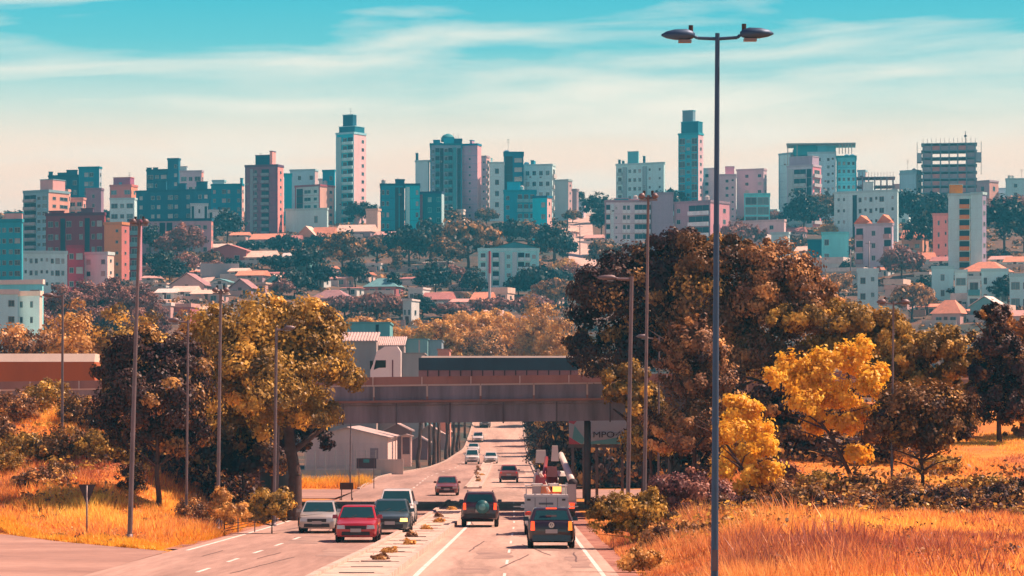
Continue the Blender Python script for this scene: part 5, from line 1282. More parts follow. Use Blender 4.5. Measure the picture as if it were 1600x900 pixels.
def building(label, x0, x1, x2, yt, yb, n, front, side, wall, swall=None, bal=(.5, .5, .48), roof=(), theta=24, D=None, name='apartment_building', trim=None, group=None, dep=None, zlo=.0, skip=0.0, extra=0, cat='building', lit=.12, core=None, D_off=0):
    if D is None: D = D_of((x0 + x1) / 2, yb) + D_off
    wall = vivid(wall); swall = vivid(swall, 1.2) if swall else None; trim = vivid(trim) if trim else None  # swall mostly has the sun's warm light painted into the side colour
    roof = [tuple(list(r_[:3]) + [vivid(r_[3]) if len(r_) > 3 and r_[3] else None] + list(r_[4:])) for r_ in roof]
    phi = math.atan((x1 - 800) / F)
    th = R(theta) if x2 > x1 + 1 else 0.0
    w = (x1 - x0) * D / F / math.cos(th); d = (x2 - x1) * D / F / math.sin(th) if th else (dep or min(14, w))
    rz = -(phi + th); zt = py2z(yt, D); zb = py2z(yb, D); foot = min(zb, T1(px2x((x0 + x1) / 2, D), D)) - 4
    cx = px2x(x1, D) - math.cos(rz) * w / 2; cy = D - math.sin(rz) * w / 2
    t = thing(name, label, cat, (cx, cy, zb), rz, group)
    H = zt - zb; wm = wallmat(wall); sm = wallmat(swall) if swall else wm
    mb = MB(); mb.box(-w / 2, w / 2, 0, d, foot - zb, H, wm)
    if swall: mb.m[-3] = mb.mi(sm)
    mb.obj('wall', t)
    tm = wallmat(trim or tuple(c * .8 for c in wall))
    mb = MB()
    for a in ((-w / 2 - .18, w / 2 + .18, -.18, .12), (-w / 2 - .18, w / 2 + .18, d - .12, d + .18)): mb.box(a[0], a[1], a[2], a[3], H + .002, H + .75, tm)
    mb.box(-w / 2 - .18, -w / 2 + .12, .125, d - .125, H + .002, H + .745, tm); mb.box(w / 2 - .12, w / 2 + .18, .125, d - .125, H + .002, H + .745, tm)
    mb.obj('parapet', t)
    z0 = zlo * H
    if front: facade(t, front, n, w * .94, H * .97, (0, 0), 0, bal, z0, skip, lit=lit)
    if side and d > 2: facade(t, side, n, d * .92, H * .97, (w / 2, d / 2), R(90), bal, z0, skip, lit=lit)
    if n > 3 and d > 2:
        fh = (H * .97 - z0) / n
        bm = unit_box('floor_line', tm)
        for k in range(1, n): inst('floor_line', bm, t, (0, -.012, z0 + k * fh), 0, (w * .985, .05, .10))
    if n >= 4 and w > 7 and d > 4:
        pm_ = unit_box('corner_pilaster', tm)
        for s_ in (-1, 1): inst('corner_pilaster', pm_, t, (s_ * (w / 2 - .22), -.03, (H + z0) / 2), 0, (.42, .22, H - z0 - .05))
        for q in range(brng.choice((1, 1, 2))):
            ux = brng.uniform(-.4, .4) * w; inst('water_tank', TANK[brng.choice((0, 1))], t, (ux, d * brng.uniform(.3, .7), H), 0, (1, 1, 1))
        if brng.random() < .5: inst('aerial', TANK[2], t, (brng.uniform(-.42, .42) * w, d * .5, H), 0, (1, 1, brng.uniform(.7, 1.5)))
        for q in range(int(w * H / 90)):
            inst('air_conditioner', TANK[3], t, (brng.uniform(-.44, .44) * w, -.2, brng.uniform(.1, .9) * H))
    for rr in roof:
        u0, u1, yy_ = rr[:3]; colr = rr[3] if len(rr) > 3 and rr[3] else wall; v0, v1 = rr[4] if len(rr) > 4 else (.2, .8)
        nm = rr[5] if len(rr) > 5 else 'roof_block'
        hz = (HY - yy_) * D / F + CAMZ - zb
        mb = MB(); mb.box(-w / 2 + u0 * w, -w / 2 + u1 * w, d * v0, d * v1, H - .02, hz, wallmat(colr))
        mb.box(-w / 2 + u0 * w - .12, -w / 2 + u1 * w + .12, d * v0 - .12, d * v1 + .12, hz + .003, hz + .25, tm); mb.obj(nm, t)
    return t, w, d, H, D, zb
def aerial(t, u, yy_, w, d, D, zb, H0, r=.07):
    mb = MB(); z = (HY - yy_) * D / F + CAMZ - zb; mb.tube((-w / 2 + u * w, d * .5, H0), (-w / 2 + u * w, d * .5, z), r, r * .6, STEELD, 5)
    for k in range(3): mb.box(-w / 2 + u * w - .5, -w / 2 + u * w + .5, d * .5 - .03, d * .5 + .03, z - .3 - k * .5, z - .25 - k * .5, STEELD)
    mb.obj('aerial', t)
TE = (.09, .28, .32); TD_ = (.04, .19, .25); WT_ = (.50, .60, .58); PK = (.46, .30, .29); MV = (.30, .20, .23); RD_ = (.24, .065, .085); OR_ = (.60, .26, .16); GY_ = (.36, .37, .37); BE = (.50, .40, .35); DT = (.02, .12, .17)  # teal and white fronts have the shade's tint mixed into the paint
B = building
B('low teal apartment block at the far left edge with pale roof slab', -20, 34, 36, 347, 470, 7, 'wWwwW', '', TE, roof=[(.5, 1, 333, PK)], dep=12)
B('grey balcony tower behind the red brick block at the left', 37, 76, 108, 300, 400, 8, 'BBwW', 'wW', (.28, .33, .35), (.55, .33, .28), (.42, .40, .40), [(.5, 1, 280, PK)], theta=40)
t_ = B('stepped dark teal block on the left skyline with chimneys', 76, 122, 124, 276, 352, 5, 'w.Ww.W', '', DT, roof=[(.0, .12, 268), (.3, .6, 270), (.6, .95, 266)], dep=12)
B('teal tower with light edge just right of the stepped dark teal block', 123, 155, 159, 263, 352, 6, '.WW.', 'w', (.04, .22, .28), (.40, .40, .42), roof=[(.1, .9, 261)], theta=20)
B('sunlit pink stepped flats in front of the stepped dark teal block', 78, 106, 110, 299, 372, 4, 'w.w', 'w', (.60, .34, .29), theta=20)
B('lower pink terrace flats right of the sunlit pink stepped flats', 108, 130, 134, 312, 372, 4, 'bb', 'w', (.56, .30, .27), theta=20)
B('mauve box building with one dark window behind the pink terrace flats', 134, 158, 162, 297, 372, 5, '.w.', '', (.26, .19, .24), theta=15)
B('small red-pink block with top box left of the dark teal complex', 172, 205, 215, 291, 352, 4, 'W.W', 'w', (.52, .20, .18), (.62, .3, .22), roof=[(.1, .9, 277, (.32, .13, .2))], theta=25)
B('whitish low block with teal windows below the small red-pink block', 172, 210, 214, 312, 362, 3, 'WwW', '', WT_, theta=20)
t_, w, d, H, D, zb = B('dark teal high complex with light balconies at its left top', 229, 262, 264, 267, 350, 6, 'WwW', '', DT, bal=WT_, roof=[(.0, .2, 262), (.3, .5, 262)], dep=14)
B('dark teal lift tower standing above the long teal complex', 262, 279, 282, 250, 350, 7, '.w', '', (.02, .14, .20), theta=20)
B('grey block with red flats showing right of the dark teal lift tower', 281, 315, 318, 269, 350, 5, 'WwW', 'w', (.36, .32, .36), (.60, .30, .26), roof=[(.0, .3, 260, GY_)], theta=20)
B('long dark teal block stretching between the red flats and the red tower', 212, 330, 332, 298, 358, 4, 'w.ww.Ww.w.ww', '', DT, bal=WT_, roof=[(.28, .40, 282), (.55, .66, 286), (.80, .94, 284)], dep=14, lit=.35)
B('teal flats with small windows left of the mauve tower', 330, 378, 381, 290, 362, 5, 'w.Ww.w', 'w', (.03, .22, .28), (.6, .38, .34), theta=18, roof=[(.93, .99, 279)])
for (a, b, yt, yb, lb) in [(214, 244, 328, 352, 'low white storey under the left half of the long teal block'), (246, 272, 320, 352, 'white panelled box in the middle of the long teal block'), (298, 325, 321, 354, 'white ribbed box below the long teal block roof boxes'), (326, 356, 331, 358, 'white ribbed annex left of the mauve tower')]:
    B(lb, a, b, b, yt, yb, 2, 'V.w.V', '', (.62, .64, .60), dep=8, D_off=-14)
B('long low mauve flats with dark central core below the dark teal complex', 200, 330, 333, 345, 398, 3, 'w.wwVVw.wWw', 'w', (.33, .25, .29), (.5, .26, .24), trim=DT, theta=15)
B('dark red brick apartment block with teal bands at the left', 72, 163, 165, 336, 440, 5, 'WwVW.wVwW', '', RD_, bal=(.2, .12, .14), roof=[(.05, .3, 329, RD_), (.6, .8, 326, (.16, .08, .12))], dep=16, trim=(.14, .05, .08))
B('orange-rendered block with small dark windows beside the dark red block', 163, 190, 202, 351, 440, 5, '.s', 's', OR_, (.44, .20, .19), theta=30)
B('narrow dark red flats with balconies right of the orange-rendered block', 203, 218, 222, 347, 440, 5, 'b', '', RD_, (.42, .24, .28), bal=(.16, .34, .36), theta=20)
B('long white three-storey block with dark windows at the left', 18, 105, 106, 397, 455, 3, 'sWswwsswWw', '', (.55, .68, .64), dep=12, name='apartment_building', D_off=-25)
B('red stair section between the two white blocks at the left', 105, 131, 132, 388, 455, 3, 'wW', '', (.34, .07, .10), dep=12, D_off=-28)
B('short white block end with sunlit side right of the red stair section', 132, 168, 178, 398, 455, 3, 'w.w', 's', (.55, .68, .64), (.68, .52, .46), theta=30, D_off=-25)
t_, w, d, H, D, zb = B('tall dark mauve and red tower with grey balcony bands left of centre', 383, 434, 443, 260, 366, 9, '.Lb.BB.R', 'w', (.24, .13, .18), (.62, .30, .28), bal=(.27, .31, .34), roof=[(.28, .72, 242, DT), (.72, .8, 236, (.6, .3, .28))], theta=22, trim=(.14, .10, .16))
B('teal gap building hugging the right side of the mauve and red tower', 444, 456, 456, 274, 352, 4, '.', '', (.08, .36, .38), dep=8)
B('grey block with teal shade behind the pink flats left of the tallest tower', 453, 492, 497, 267, 350, 5, '.w.w', '', (.38, .42, .43), (.5, .4, .4), theta=20)
B('pink flats with red roof edge left of the tallest tower', 461, 500, 523, 291, 352, 5, 'VWw', '.w', (.44, .38, .38), (.62, .42, .36), trim=(.34, .12, .14), theta=38)
B('small teal block with antenna just left of the tallest tower', 504, 522, 524, 268, 350, 5, '.w', '', (.03, .26, .32), dep=8)
B('plain pale hall with one dark doorway below the pink flats', 446, 511, 513, 328, 356, 1, '....w.', '', (.42, .44, .42), dep=12, D_off=-30)
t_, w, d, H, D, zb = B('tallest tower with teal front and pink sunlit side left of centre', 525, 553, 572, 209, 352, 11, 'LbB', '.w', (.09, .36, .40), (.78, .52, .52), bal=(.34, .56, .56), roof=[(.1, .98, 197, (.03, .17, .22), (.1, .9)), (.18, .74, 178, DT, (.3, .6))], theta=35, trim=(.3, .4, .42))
aerial(t_, .48, 166, w, d, D, zb, H)
B('pale pink low block in the gap right of the tallest tower', 572, 590, 595, 329, 362, 2, '', '', (.60, .38, .32), theta=25)
B('teal block with dark core and white stripe right of the gap', 594, 632, 632, 290, 362, 4, 'ww.VV', '', (.03, .24, .30), bal=WT_, roof=[(.62, 1, 280, DT)], dep=12, trim=DT)
B('bright teal half of the block with the white stripe', 633, 656, 656, 290, 362, 4, 'L.w', '', (.06, .38, .40), bal=(.62, .75, .70), dep=12, trim=DT)
B('dark glass block with thin red edge and pale right edge', 653, 690, 694, 302, 352, 3, 'L.W.W', '', (.03, .14, .17), (.46, .5, .5), bal=(.34, .06, .10), theta=18, trim=(.05, .07, .12), D_off=-20)
t_, w, d, H, D, zb = B('broad crowned tower complex with central dark shaft and balconies', 672, 722, 722, 227, 344, 9, 'wBVbBLV', '', (.26, .28, .32), bal=(.06, .32, .36), roof=[(.1, .3, 218, TD_), (.42, .75, 214, (.05, .28, .32)), (.75, 1, 216, DT)], dep=18, trim=(.04, .2, .25))
mb = MB(); mb.loft([[(-w / 2 + w * .55 + r_ * math.cos(a * .52), d * .4 + r_ * math.sin(a * .52), z_) for a in range(12)] for r_, z_ in ((2.6, H + 2), (2.5, H + 3.4), (1.8, H + 4.4), (.4, H + 5))], wallmat((.05, .26, .30))); mb.obj('dome', t_, True)
for k in range(5):
    mb = MB(); mb.tube((-w / 2 + w * (.6 + k * .07), d * .5, H + 2), (-w / 2 + w * (.58 + k * .075), d * .5, H + 5.5 - (k % 2)), .08, .05, wallmat((.5, .25, .2)), 5); mb.obj('aerial', t_)
B('plain mauve wing with sunlit pink edge on the right of the crowned tower', 722, 746, 752, 227, 344, 9, '.s.', '', (.36, .27, .33), (.64, .40, .42), roof=[(.45, .6, 219)], theta=20, trim=(.04, .2, .28))
B('slim grey wing with tall dark chimney left of the crowned tower', 649, 669, 671, 253, 344, 8, '.', '', (.40, .42, .42), roof=[(.0, .16, 239, DT)], dep=10)
B('beige slim block peeking out right of the crowned tower', 752, 760, 765, 246, 340, 8, 's', 'b', (.42, .36, .38), (.6, .42, .4), theta=30)
B('left wing of the white gridded building with small teal windows', 765, 788, 788, 256, 346, 5, '.W.', '', (.48, .60, .58), dep=12, roof=[(.1, .18, 247)])
B('dark teal shaft between the two wings of the white gridded building', 787, 818, 818, 240, 346, 7, 'VW', '', (.02, .17, .24), dep=12, D_off=6)
B('right wing of the white gridded building with rows of dark windows', 796, 863, 868, 259, 346, 5, 'wswwww', 'b', (.50, .62, .60), roof=[(.48, .55, 250, TD_)], theta=14, D_off=12)
B('stepped teal flats standing before the white gridded building', 787, 838, 839, 300, 362, 4, 'w.bbb', '', (.04, .28, .34), bal=(.2, .5, .54), roof=[(.1, .5, 284, (.05, .32, .38))], dep=10, D_off=-20)
B('bright teal flats with pink lit edge in front of the white gridded building', 832, 855, 862, 309, 366, 3, '.w', 's', (.08, .42, .46), (.6, .44, .42), theta=30, D_off=-30, trim=(.05, .16, .24))
B('blank grey-beige block right of the white gridded building', 867, 888, 894, 283, 345, 5, '', 's', (.38, .38, .37), (.46, .36, .36), theta=30)
B('narrow brown block behind the blank grey-beige block', 894, 901, 904, 298, 345, 5, '', '', (.30, .26, .28), theta=30)
t_, w, d, H, D, zb = B('white block with square top box right of the climbing street', 962, 1037, 1039, 256, 342, 6, 'bLwwwLs.s', '', (.44, .52, .50), bal=(.30, .44, .46), roof=[(.24, .46, 235, (.16, .34, .36)), (.04, .08, 247, DT), (.12, .16, 249, DT), (.56, .60, 243, DT)], dep=14, lit=.05)
t_, w, d, H, D, zb = B('tall slim glass tower with stepped grey top beside the tallest lamp', 1060, 1091, 1099, 210, 346, 11, 'gwg', 'w', (.10, .32, .36), (.55, .44, .46), roof=[(.12, .98, 190, (.03, .17, .22), (.05, .95)), (.15, .68, 172, (.20, .24, .27), (.2, .7))], theta=24, lit=.10)
B('pale mauve block right of the slim glass tower', 1099, 1120, 1122, 265, 345, 6, 'w.', '', (.44, .38, .40), dep=10)
B('pale mauve block with pink top box behind the tallest lamp', 1122, 1150, 1151, 275, 345, 6, '.ws', '', (.44, .36, .38), dep=10, roof=[(.4, .9, 260, (.52, .30, .36))])
B('pinkish block with lit windows at the right of the mauve pair', 1151, 1193, 1198, 266, 342, 6, '.w.w', 'w', (.40, .33, .36), theta=20, lit=.5)
B('small pale green house block with glass veranda and pitched roof', 1163, 1203, 1204, 305, 352, 3, 'gg', '', (.22, .50, .46), bal=(.4, .6, .55), dep=9, D_off=-30)
B('white and mauve balcony apartment block right of the street at the hilltop', 945, 1019, 1020, 316, 410, 6, 'BLs.bb.BBBB', '', (.44, .42, .44), bal=(.62, .76, .76), roof=[(.2, .5, 310, TD_, (.1, .9)), (.5, .75, 311, PK)], dep=12, trim=(.3, .22, .25))
B('blank mauve-grey gable wall between two balcony blocks', 1019, 1052, 1052, 304, 410, 5, '', '', (.30, .26, .31), dep=12)
B('white-banded balcony block with wide dark loggias behind the brown trees', 1053, 1110, 1140, 316, 405, 5, 'w.BBB', '.w', (.30, .24, .28), (.50, .30, .33), bal=(.56, .68, .68), theta=34)
B('long low pinkish hall on the hill right of the tallest lamp', 1141, 1225, 1228, 346, 378, 2, 'w.w..w.', '', (.50, .40, .40), dep=12)
B('small white shed roof building below the low pinkish hall', 1205, 1232, 1234, 366, 396, 1, '.w', '', (.52, .60, .60), dep=8, D_off=-20)
B('white slab tower with flat top at the left of the balcony tower cluster', 1217, 1236, 1262, 241, 345, 8, '', 'V', (.42, .48, .50), (.42, .38, .42), theta=50, trim=(.25, .32, .34), D_off=10)
t_, w, d, H, D, zb = B('large white multi-window tower with open columned top at the right', 1262, 1306, 1307, 240, 348, 9, 'w.w.ws', '', (.38, .44, .46), dep=16, roof=[(-.5, .35, 223, (.10, .30, .34), (.3, .8)), (.3, 1.0, 226, (.18, .38, .42), (.3, .9))], D_off=12)
mb = MB(); hz = (HY - 225) * D / F + CAMZ - zb; mb.box(-w / 2 - w * .75, w / 2 + w * .7, .5, d, hz, hz + .5, wallmat((.3, .4, .4))); mb.obj('roof_slab', t_)
for k in range(7):
    x_ = -w / 2 - w * .7 + k * w * .33 if k < 2 else w / 2 + w * (.12 + (k - 2) * .11); mb = MB(); mb.box(x_ - .15, x_ + .15, .8, 1.1, H if k >= 2 else H - 4, hz, wallmat((.45, .45, .42))); mb.obj('column', t_)
B('blue-white right wing of the large columned-top tower', 1307, 1338, 1339, 246, 348, 8, 'wwww', '', (.20, .42, .46), dep=14, D_off=16, trim=(.1, .3, .34))
B('grey and mauve balcony tower with dark vertical shaft in the cluster', 1230, 1270, 1283, 260, 350, 6, 'LBBV', 'b', (.40, .38, .42), (.56, .28, .32), bal=(.46, .48, .50), theta=26, roof=[(.05, .95, 244, (.32, .28, .34), (.1, .9))], D_off=-20)
B('white stepped block with small windows below the unfinished frame', 1303, 1402, 1404, 299, 372, 4, 'ss.VwswsW.s', '', (.50, .60, .60), bal=(.4, .2, .24), roof=[(.46, .62, 283, (.52, .62, .62), (.1, .5))], dep=14, D_off=-25)
B('grey-beige narrow block with flat hat roof left of the scaffolded tower', 1406, 1432, 1440, 272, 345, 5, '', 'w', (.40, .43, .44), (.55, .50, .48), theta=30, roof=[(.0, 1, 266, (.3, .35, .35), (.0, 1))])
# unfinished frames
def frame(label, x0, x1, yt, yb, n, cols, c, mid=None, rebar=True, D_off=0, fill=None, brick=(.46, .20, .18)):
    D = D_of((x0 + x1) / 2, yb) + D_off; w = (x1 - x0) * D / F; zb = py2z(yb, D); H = py2z(yt, D) - zb; d = 13.0
    t = thing('unfinished_building', label, 'building', (px2x((x0 + x1) / 2, D), D, zb), -math.atan(((x0 + x1) / 2 - 800) / F)); m = wallmat(c); fh = H / n
    for k in range(n + 1): inst('floor_slab', unit_box('floor_slab', m), t, (0, d / 2, k * fh), 0, (w * 1.03, d * 1.03, .35))
    for i in range(cols + 1):
        for v in (0, .5, 1):
            inst('column', unit_box('column', m), t, (-w / 2 * .96 + w * .96 * i / cols, v * d * .94 + .3, H / 2), 0, (.5, .5, H - .01))
    if fill:
        for k in range(n):
            for i in range(cols):
                if fill(i, k): inst('infill_wall', unit_box('infill_wall', wallmat(brick if (i % 3 == 1) else (.36, .30, .33))), t, (-w / 2 * .96 + w * .96 * (i + .5) / cols, .5, (k + .36) * fh), 0, (w / cols - .55, .25, fh * .62))
        for k in range(n):
            if fill(2, k) and k < 9: inst('back_wall', unit_box('back_wall', wallmat((.14, .20, .24))), t, (0, d * .7, (k + .5) * fh), 0, (w * .95, .3, fh * .9))
    if rebar:
        for i in range(cols * 2 + 1): inst('rebar', unit_box('rebar', wallmat((.22, .12, .12))), t, (-w / 2 * .96 + w * .96 * i / cols / 2, .4, H + 1.0), 0, (.14, .14, 2.2))
    return t, w, d, H, D, zb
frame('unfinished low concrete frame with rebar spikes behind the white stepped block', 1308, 1397, 277, 345, 5, 9, (.32, .20, .24), fill=lambda i, k: k < 2, D_off=0)
t_, w, d, H, D, zb = frame('tall unfinished tower with open top floors and scaffolding on the right skyline', 1441, 1525, 224, 345, 11, 6, (.20, .27, .31), fill=lambda i, k: k < 8 or k == 10 or (k in (8, 9) and i in (0, 5)), brick=(.62, .24, .21), D_off=0)
for s_ in (-1, 1):
    mb = MB(); mb.box(s_ * w * .5 - .2, s_ * w * .5 + s_ * 1.8 + .2 * s_, -.5, 5, H * .76, H * .88, wallmat((.34, .42, .46))) if s_ > 0 else mb.box(-w * .5 - 2.0, -w * .5 - .1, -.5, 5, H * .76, H * .88, wallmat((.34, .42, .46))); mb.obj('scaffold_platform', t_)
    for k in range(3): mb = MB(); mb.tube((s_ * (w * .5 + 1.9), k * 2, H * .6), (s_ * (w * .5 + 1.9), k * 2, H * 1.02), .08, .08, STEELD, 5); mb.obj('scaffold_pole', t_)
mb = MB(); mb.tube((w * .3, 2, H), (w * .3, 2, H + 5), .16, .12, STEELD, 5); mb.box(w * .3 - .5, w * .3 + .5, 1.6, 2.4, H + 2.6, H + 3.4, STEELD); mb.obj('hoist', t_)
B('beige stepped block right of the scaffolded tower', 1525, 1546, 1560, 284, 338, 3, 'w', 'w', (.42, .36, .38), (.58, .38, .34), theta=35)
B('pale grey block at the right end of the skyline', 1572, 1612, 1612, 281, 338, 4, '.w.w', '', (.42, .48, .50), dep=12)
t_ = B('white tower with bright orange balcony slabs and orange top box', 1482, 1516, 1516, 306, 425, 7, '.B', '', (.50, .58, .58), bal=(.80, .27, .06), roof=[(.05, .65, 288, (.62, .24, .08), (.1, .5))], dep=10, D_off=-10)
B('blank white slab wall right of the orange balcony slabs', 1517, 1535, 1541, 304, 425, 7, '', 'w', (.48, .58, .58), (.30, .28, .36), theta=26, D_off=-12)
B('narrow pink lowrise with small windows left of the orange balcony tower', 1458, 1481, 1482, 337, 412, 4, '.w.s', '', (.58, .28, .26), dep=10)
B('pale teal box house with dark shaded front left of the orange-roofed flats', 1284, 1326, 1327, 366, 412, 2, 'w..', '', (.24, .50, .50), dep=10, D_off=-12)
B('dark teal low building beside the pale teal box house', 1262, 1284, 1285, 378, 412, 1, '.', '', (.03, .20, .24), dep=8, D_off=-12)
B('slim white tower house with two windows behind the gold trees on the right', 1340, 1372, 1373, 424, 500, 3, 'ws', '', (.52, .62, .60), dep=8, name='house', trim=(.5, .5, .48))
B('grey-white cube house right of the brown shrub tree on the right', 1456, 1490, 1491, 420, 470, 2, '.w.', '', (.44, .52, .52), dep=9, name='house')
B('white cube house second from the grey-white cube at the right', 1492, 1511, 1512, 426, 478, 2, 'W', '', (.48, .58, .58), dep=8, name='house')
B('white cube house with teal balcony in the right cluster', 1512, 1532, 1533, 436, 488, 2, 'b', '', (.52, .62, .62), bal=(.10, .36, .38), dep=8, name='house')
B('wide white house below the long orange roof', 1534, 1575, 1576, 424, 478, 2, 'w.wW', '', (.48, .58, .58), dep=9, name='house')
B('white house cut by the right picture edge', 1578, 1612, 1612, 432, 485, 2, 'Ww', '', (.46, .56, .58), dep=9, name='house')
B('white wall building with flat slab roofs at the left edge', -10, 28, 29, 460, 512, 2, '.w', '', (.50, .58, .57), dep=8, name='house', trim=(.6, .42, .38), D=430)
B('teal flat-roofed house with lit columns at the left edge', 29, 62, 66, 462, 512, 2, 'w.w.', '', (.52, .56, .55), (.66, .50, .44), name='house', trim=(.62, .44, .38), D=438, theta=20)
B('teal upper storey behind the flat-roofed left-edge house', -10, 66, 68, 444, 512, 1, '.W.W', '', (.24, .42, .43), dep=8, name='house', trim=(.6, .42, .38), D=452, zlo=.6)
# gabled white apartment with balconies at centre
t_, w, d, H, D, zb = B('white gabled balcony apartment house with teal shade in the centre', 747, 842, 843, 392, 452, 4, 'bLBLwLBbw', '', (.34, .54, .56), bal=(.50, .66, .68), dep=10, trim=(.4, .55, .55), D_off=-6)
rm_ = wallmat((.55, .30, .22)); rt = wallmat((.06, .30, .36)); mb = MB(); z0_ = H + .76; z1_ = (HY - 378) * D / F + CAMZ - zb
mb.loft([[(-w * .28, 0, z0_), (w * .5, 0, z0_), (w * .1, 0, z1_)], [(-w * .28, d, z0_), (w * .5, d, z0_), (w * .1, d, z1_)]], rt); mb.obj('gable', t_)
mb = MB(); mb.poly([(w * .1, -.4, z1_ + .1), (w * .52, -.4, z0_ + .1), (w * .52, d, z0_ + .1), (w * .1, d, z1_ + .1)], rm_); mb.poly([(-w * .3, -.4, z0_ + .1), (w * .1, -.4, z1_ + .1), (w * .1, d, z1_ + .1), (-w * .3, d, z0_ + .1)], rm_); mb.obj('roof', t_)
mb = MB(); mb.tube((0, 0, -2), (0, 0, 5.4), .34, .32, wallmat((.46, .44, .46)), 10); mb.tube((0, 0, 5.41), (0, 0, 10.8), .30, .28, wallmat((.42, .06, .09)), 10); o = mb.obj('red_mast', None, False, loc=(px2x(765, 690), 690, py2z(462, 690))); tag(o, 'slim red mast in front of the white gabled apartment house', 'mast')
# orange-gabled flats on the right
t_, w, d, H, D, zb = B('pink and grey flats with two orange gable roofs on the right', 1336, 1394, 1396, 352, 412, 3, 'B.w.B', '', (.40, .36, .40), bal=(.50, .30, .30), dep=10, D_off=-20)
for a, b in ((-.5, -.08), (.12, .5)):
    mb = MB(); z0_ = H + .76; z1_ = (HY - 335) * D / F + CAMZ - zb; c_ = (a + b) / 2
    mb.loft([[(a * w - .3, -.4, z0_), (b * w + .3, -.4, z0_), (c_ * w, 2.5, z1_)], [(a * w - .3, d, z0_), (b * w + .3, d, z0_), (c_ * w, d - 2.5, z1_)]], wallmat((.72, .28, .16))); mb.obj('roof', t_)

# ------------------------------------------------------------------ houses on the hillside
TILE = {'o': (.66, .27, .17), 'r': (.42, .17, .16), 'm': (.34, .19, .20), 'c': (.70, .52, .42), 'w': (.66, .60, .56), 't': (.14, .34, .37), 'p': (.58, .33, .29)}
for k_ in list(TILE): TILE[k_] = mat('roof_tile_' + k_, TILE[k_], .85, var=.2, scale=1.2, bump=.3)
HW = {'w': (.56, .60, .58), 'p': (.56, .36, .34), 'c': (.64, .48, .40), 'r': (.42, .14, .15), 't': (.16, .40, .42), 'm': (.36, .26, .29), 'g': (.34, .36, .37), 'o': (.64, .32, .22)}
def house(px, yb, w, ye, yr, kind, wc, rc, label, wins=2, yaw=18, D_off=0):
    D = D_of(px, yb) + D_off; u = D / F; Wd = w * u; x = px2x(px, D); zb = T1(x, D) - .4; e = max(py2z(ye, D) - zb, 2.2); r = max(py2z(yr, D) - zb, e + .3)
    rz = -R(yaw) - math.atan((px - 800) / F); dep = max(6, Wd * .7)
    t = thing('house', label, 'house', (x, D, zb), rz, 'houses on the hillside'); h = Wd / 2; wm = wallmat(HW[wc]); rm = TILE[rc]
    mb = MB(); mb.box(-h, h, 0, dep, -3, e, wm)
    if kind == 'e': mb.loft([[(-h, 0, e), (h, 0, e), (0, 0, r)], [(-h, dep, e), (h, dep, e), (0, dep, r)]], wm)
    mb.obj('wall', t); o = .4; mb = MB()
    if kind == 'g': mb.loft([[(-h - o, -o, e + .02), (-h - o, dep / 2, r), (-h - o, dep + o, e + .02)], [(h + o, -o, e + .02), (h + o, dep / 2, r), (h + o, dep + o, e + .02)]], rm)
    elif kind == 'e':
        for s_ in (-1, 1): mb.loft([[(s_ * (h + o), -o, e - .15), (0, -o, r + .12), (0, -o, r + .3), (s_ * (h + o), -o, e + .03)], [(s_ * (h + o), dep + o, e - .15), (0, dep + o, r + .12), (0, dep + o, r + .3), (s_ * (h + o), dep + o, e + .03)]], rm)
    elif kind == 'h': mb.loft([[(-h - o, -o, e + .02), (h + o, -o, e + .02), (h + o, dep + o, e + .02), (-h - o, dep + o, e + .02)], [(-h * .35, dep * .45, r), (h * .35, dep * .45, r), (h * .35, dep * .55, r), (-h * .35, dep * .55, r)]], rm)
    else: mb.box(-h - .2, h + .2, -.2, dep + .2, e + .01, r, rm)
    mb.obj('roof', t)
    mb = MB(); g_ = T1(x, D - 3) - zb; yw = wallmat(brng.choice([(.62, .50, .44), (.50, .54, .52), (.52, .34, .30), (.66, .60, .54)])); mb.box(-h - 1.5, h * brng.uniform(.1, 1.3), -2.6, -2.42, g_ - 1, g_ + 1.5, yw); mb.obj('yard_wall', t)
    for k in range(wins):
        xx = -h + Wd * (k + .5) / wins; inst('window', WIN[0][brng.choice((0, 0, 1))], t, (xx, 0, e * .55), 0, (min(1.5, Wd / wins * .5), 1, 1.3))
    xx = h - Wd * .5 / max(wins, 1) if wins < 2 else 0
    if wins: inst('door', unit_box('door', WOOD), t, (-h + Wd / wins * (.98 if wins > 1 else .85), 0, 1.3), 0, (.9, .06, 2.1))
    inst('window', WIN[0][0], t, (h, dep * .5, e * .55), R(90), (1.3, 1, 1.2))
    return t
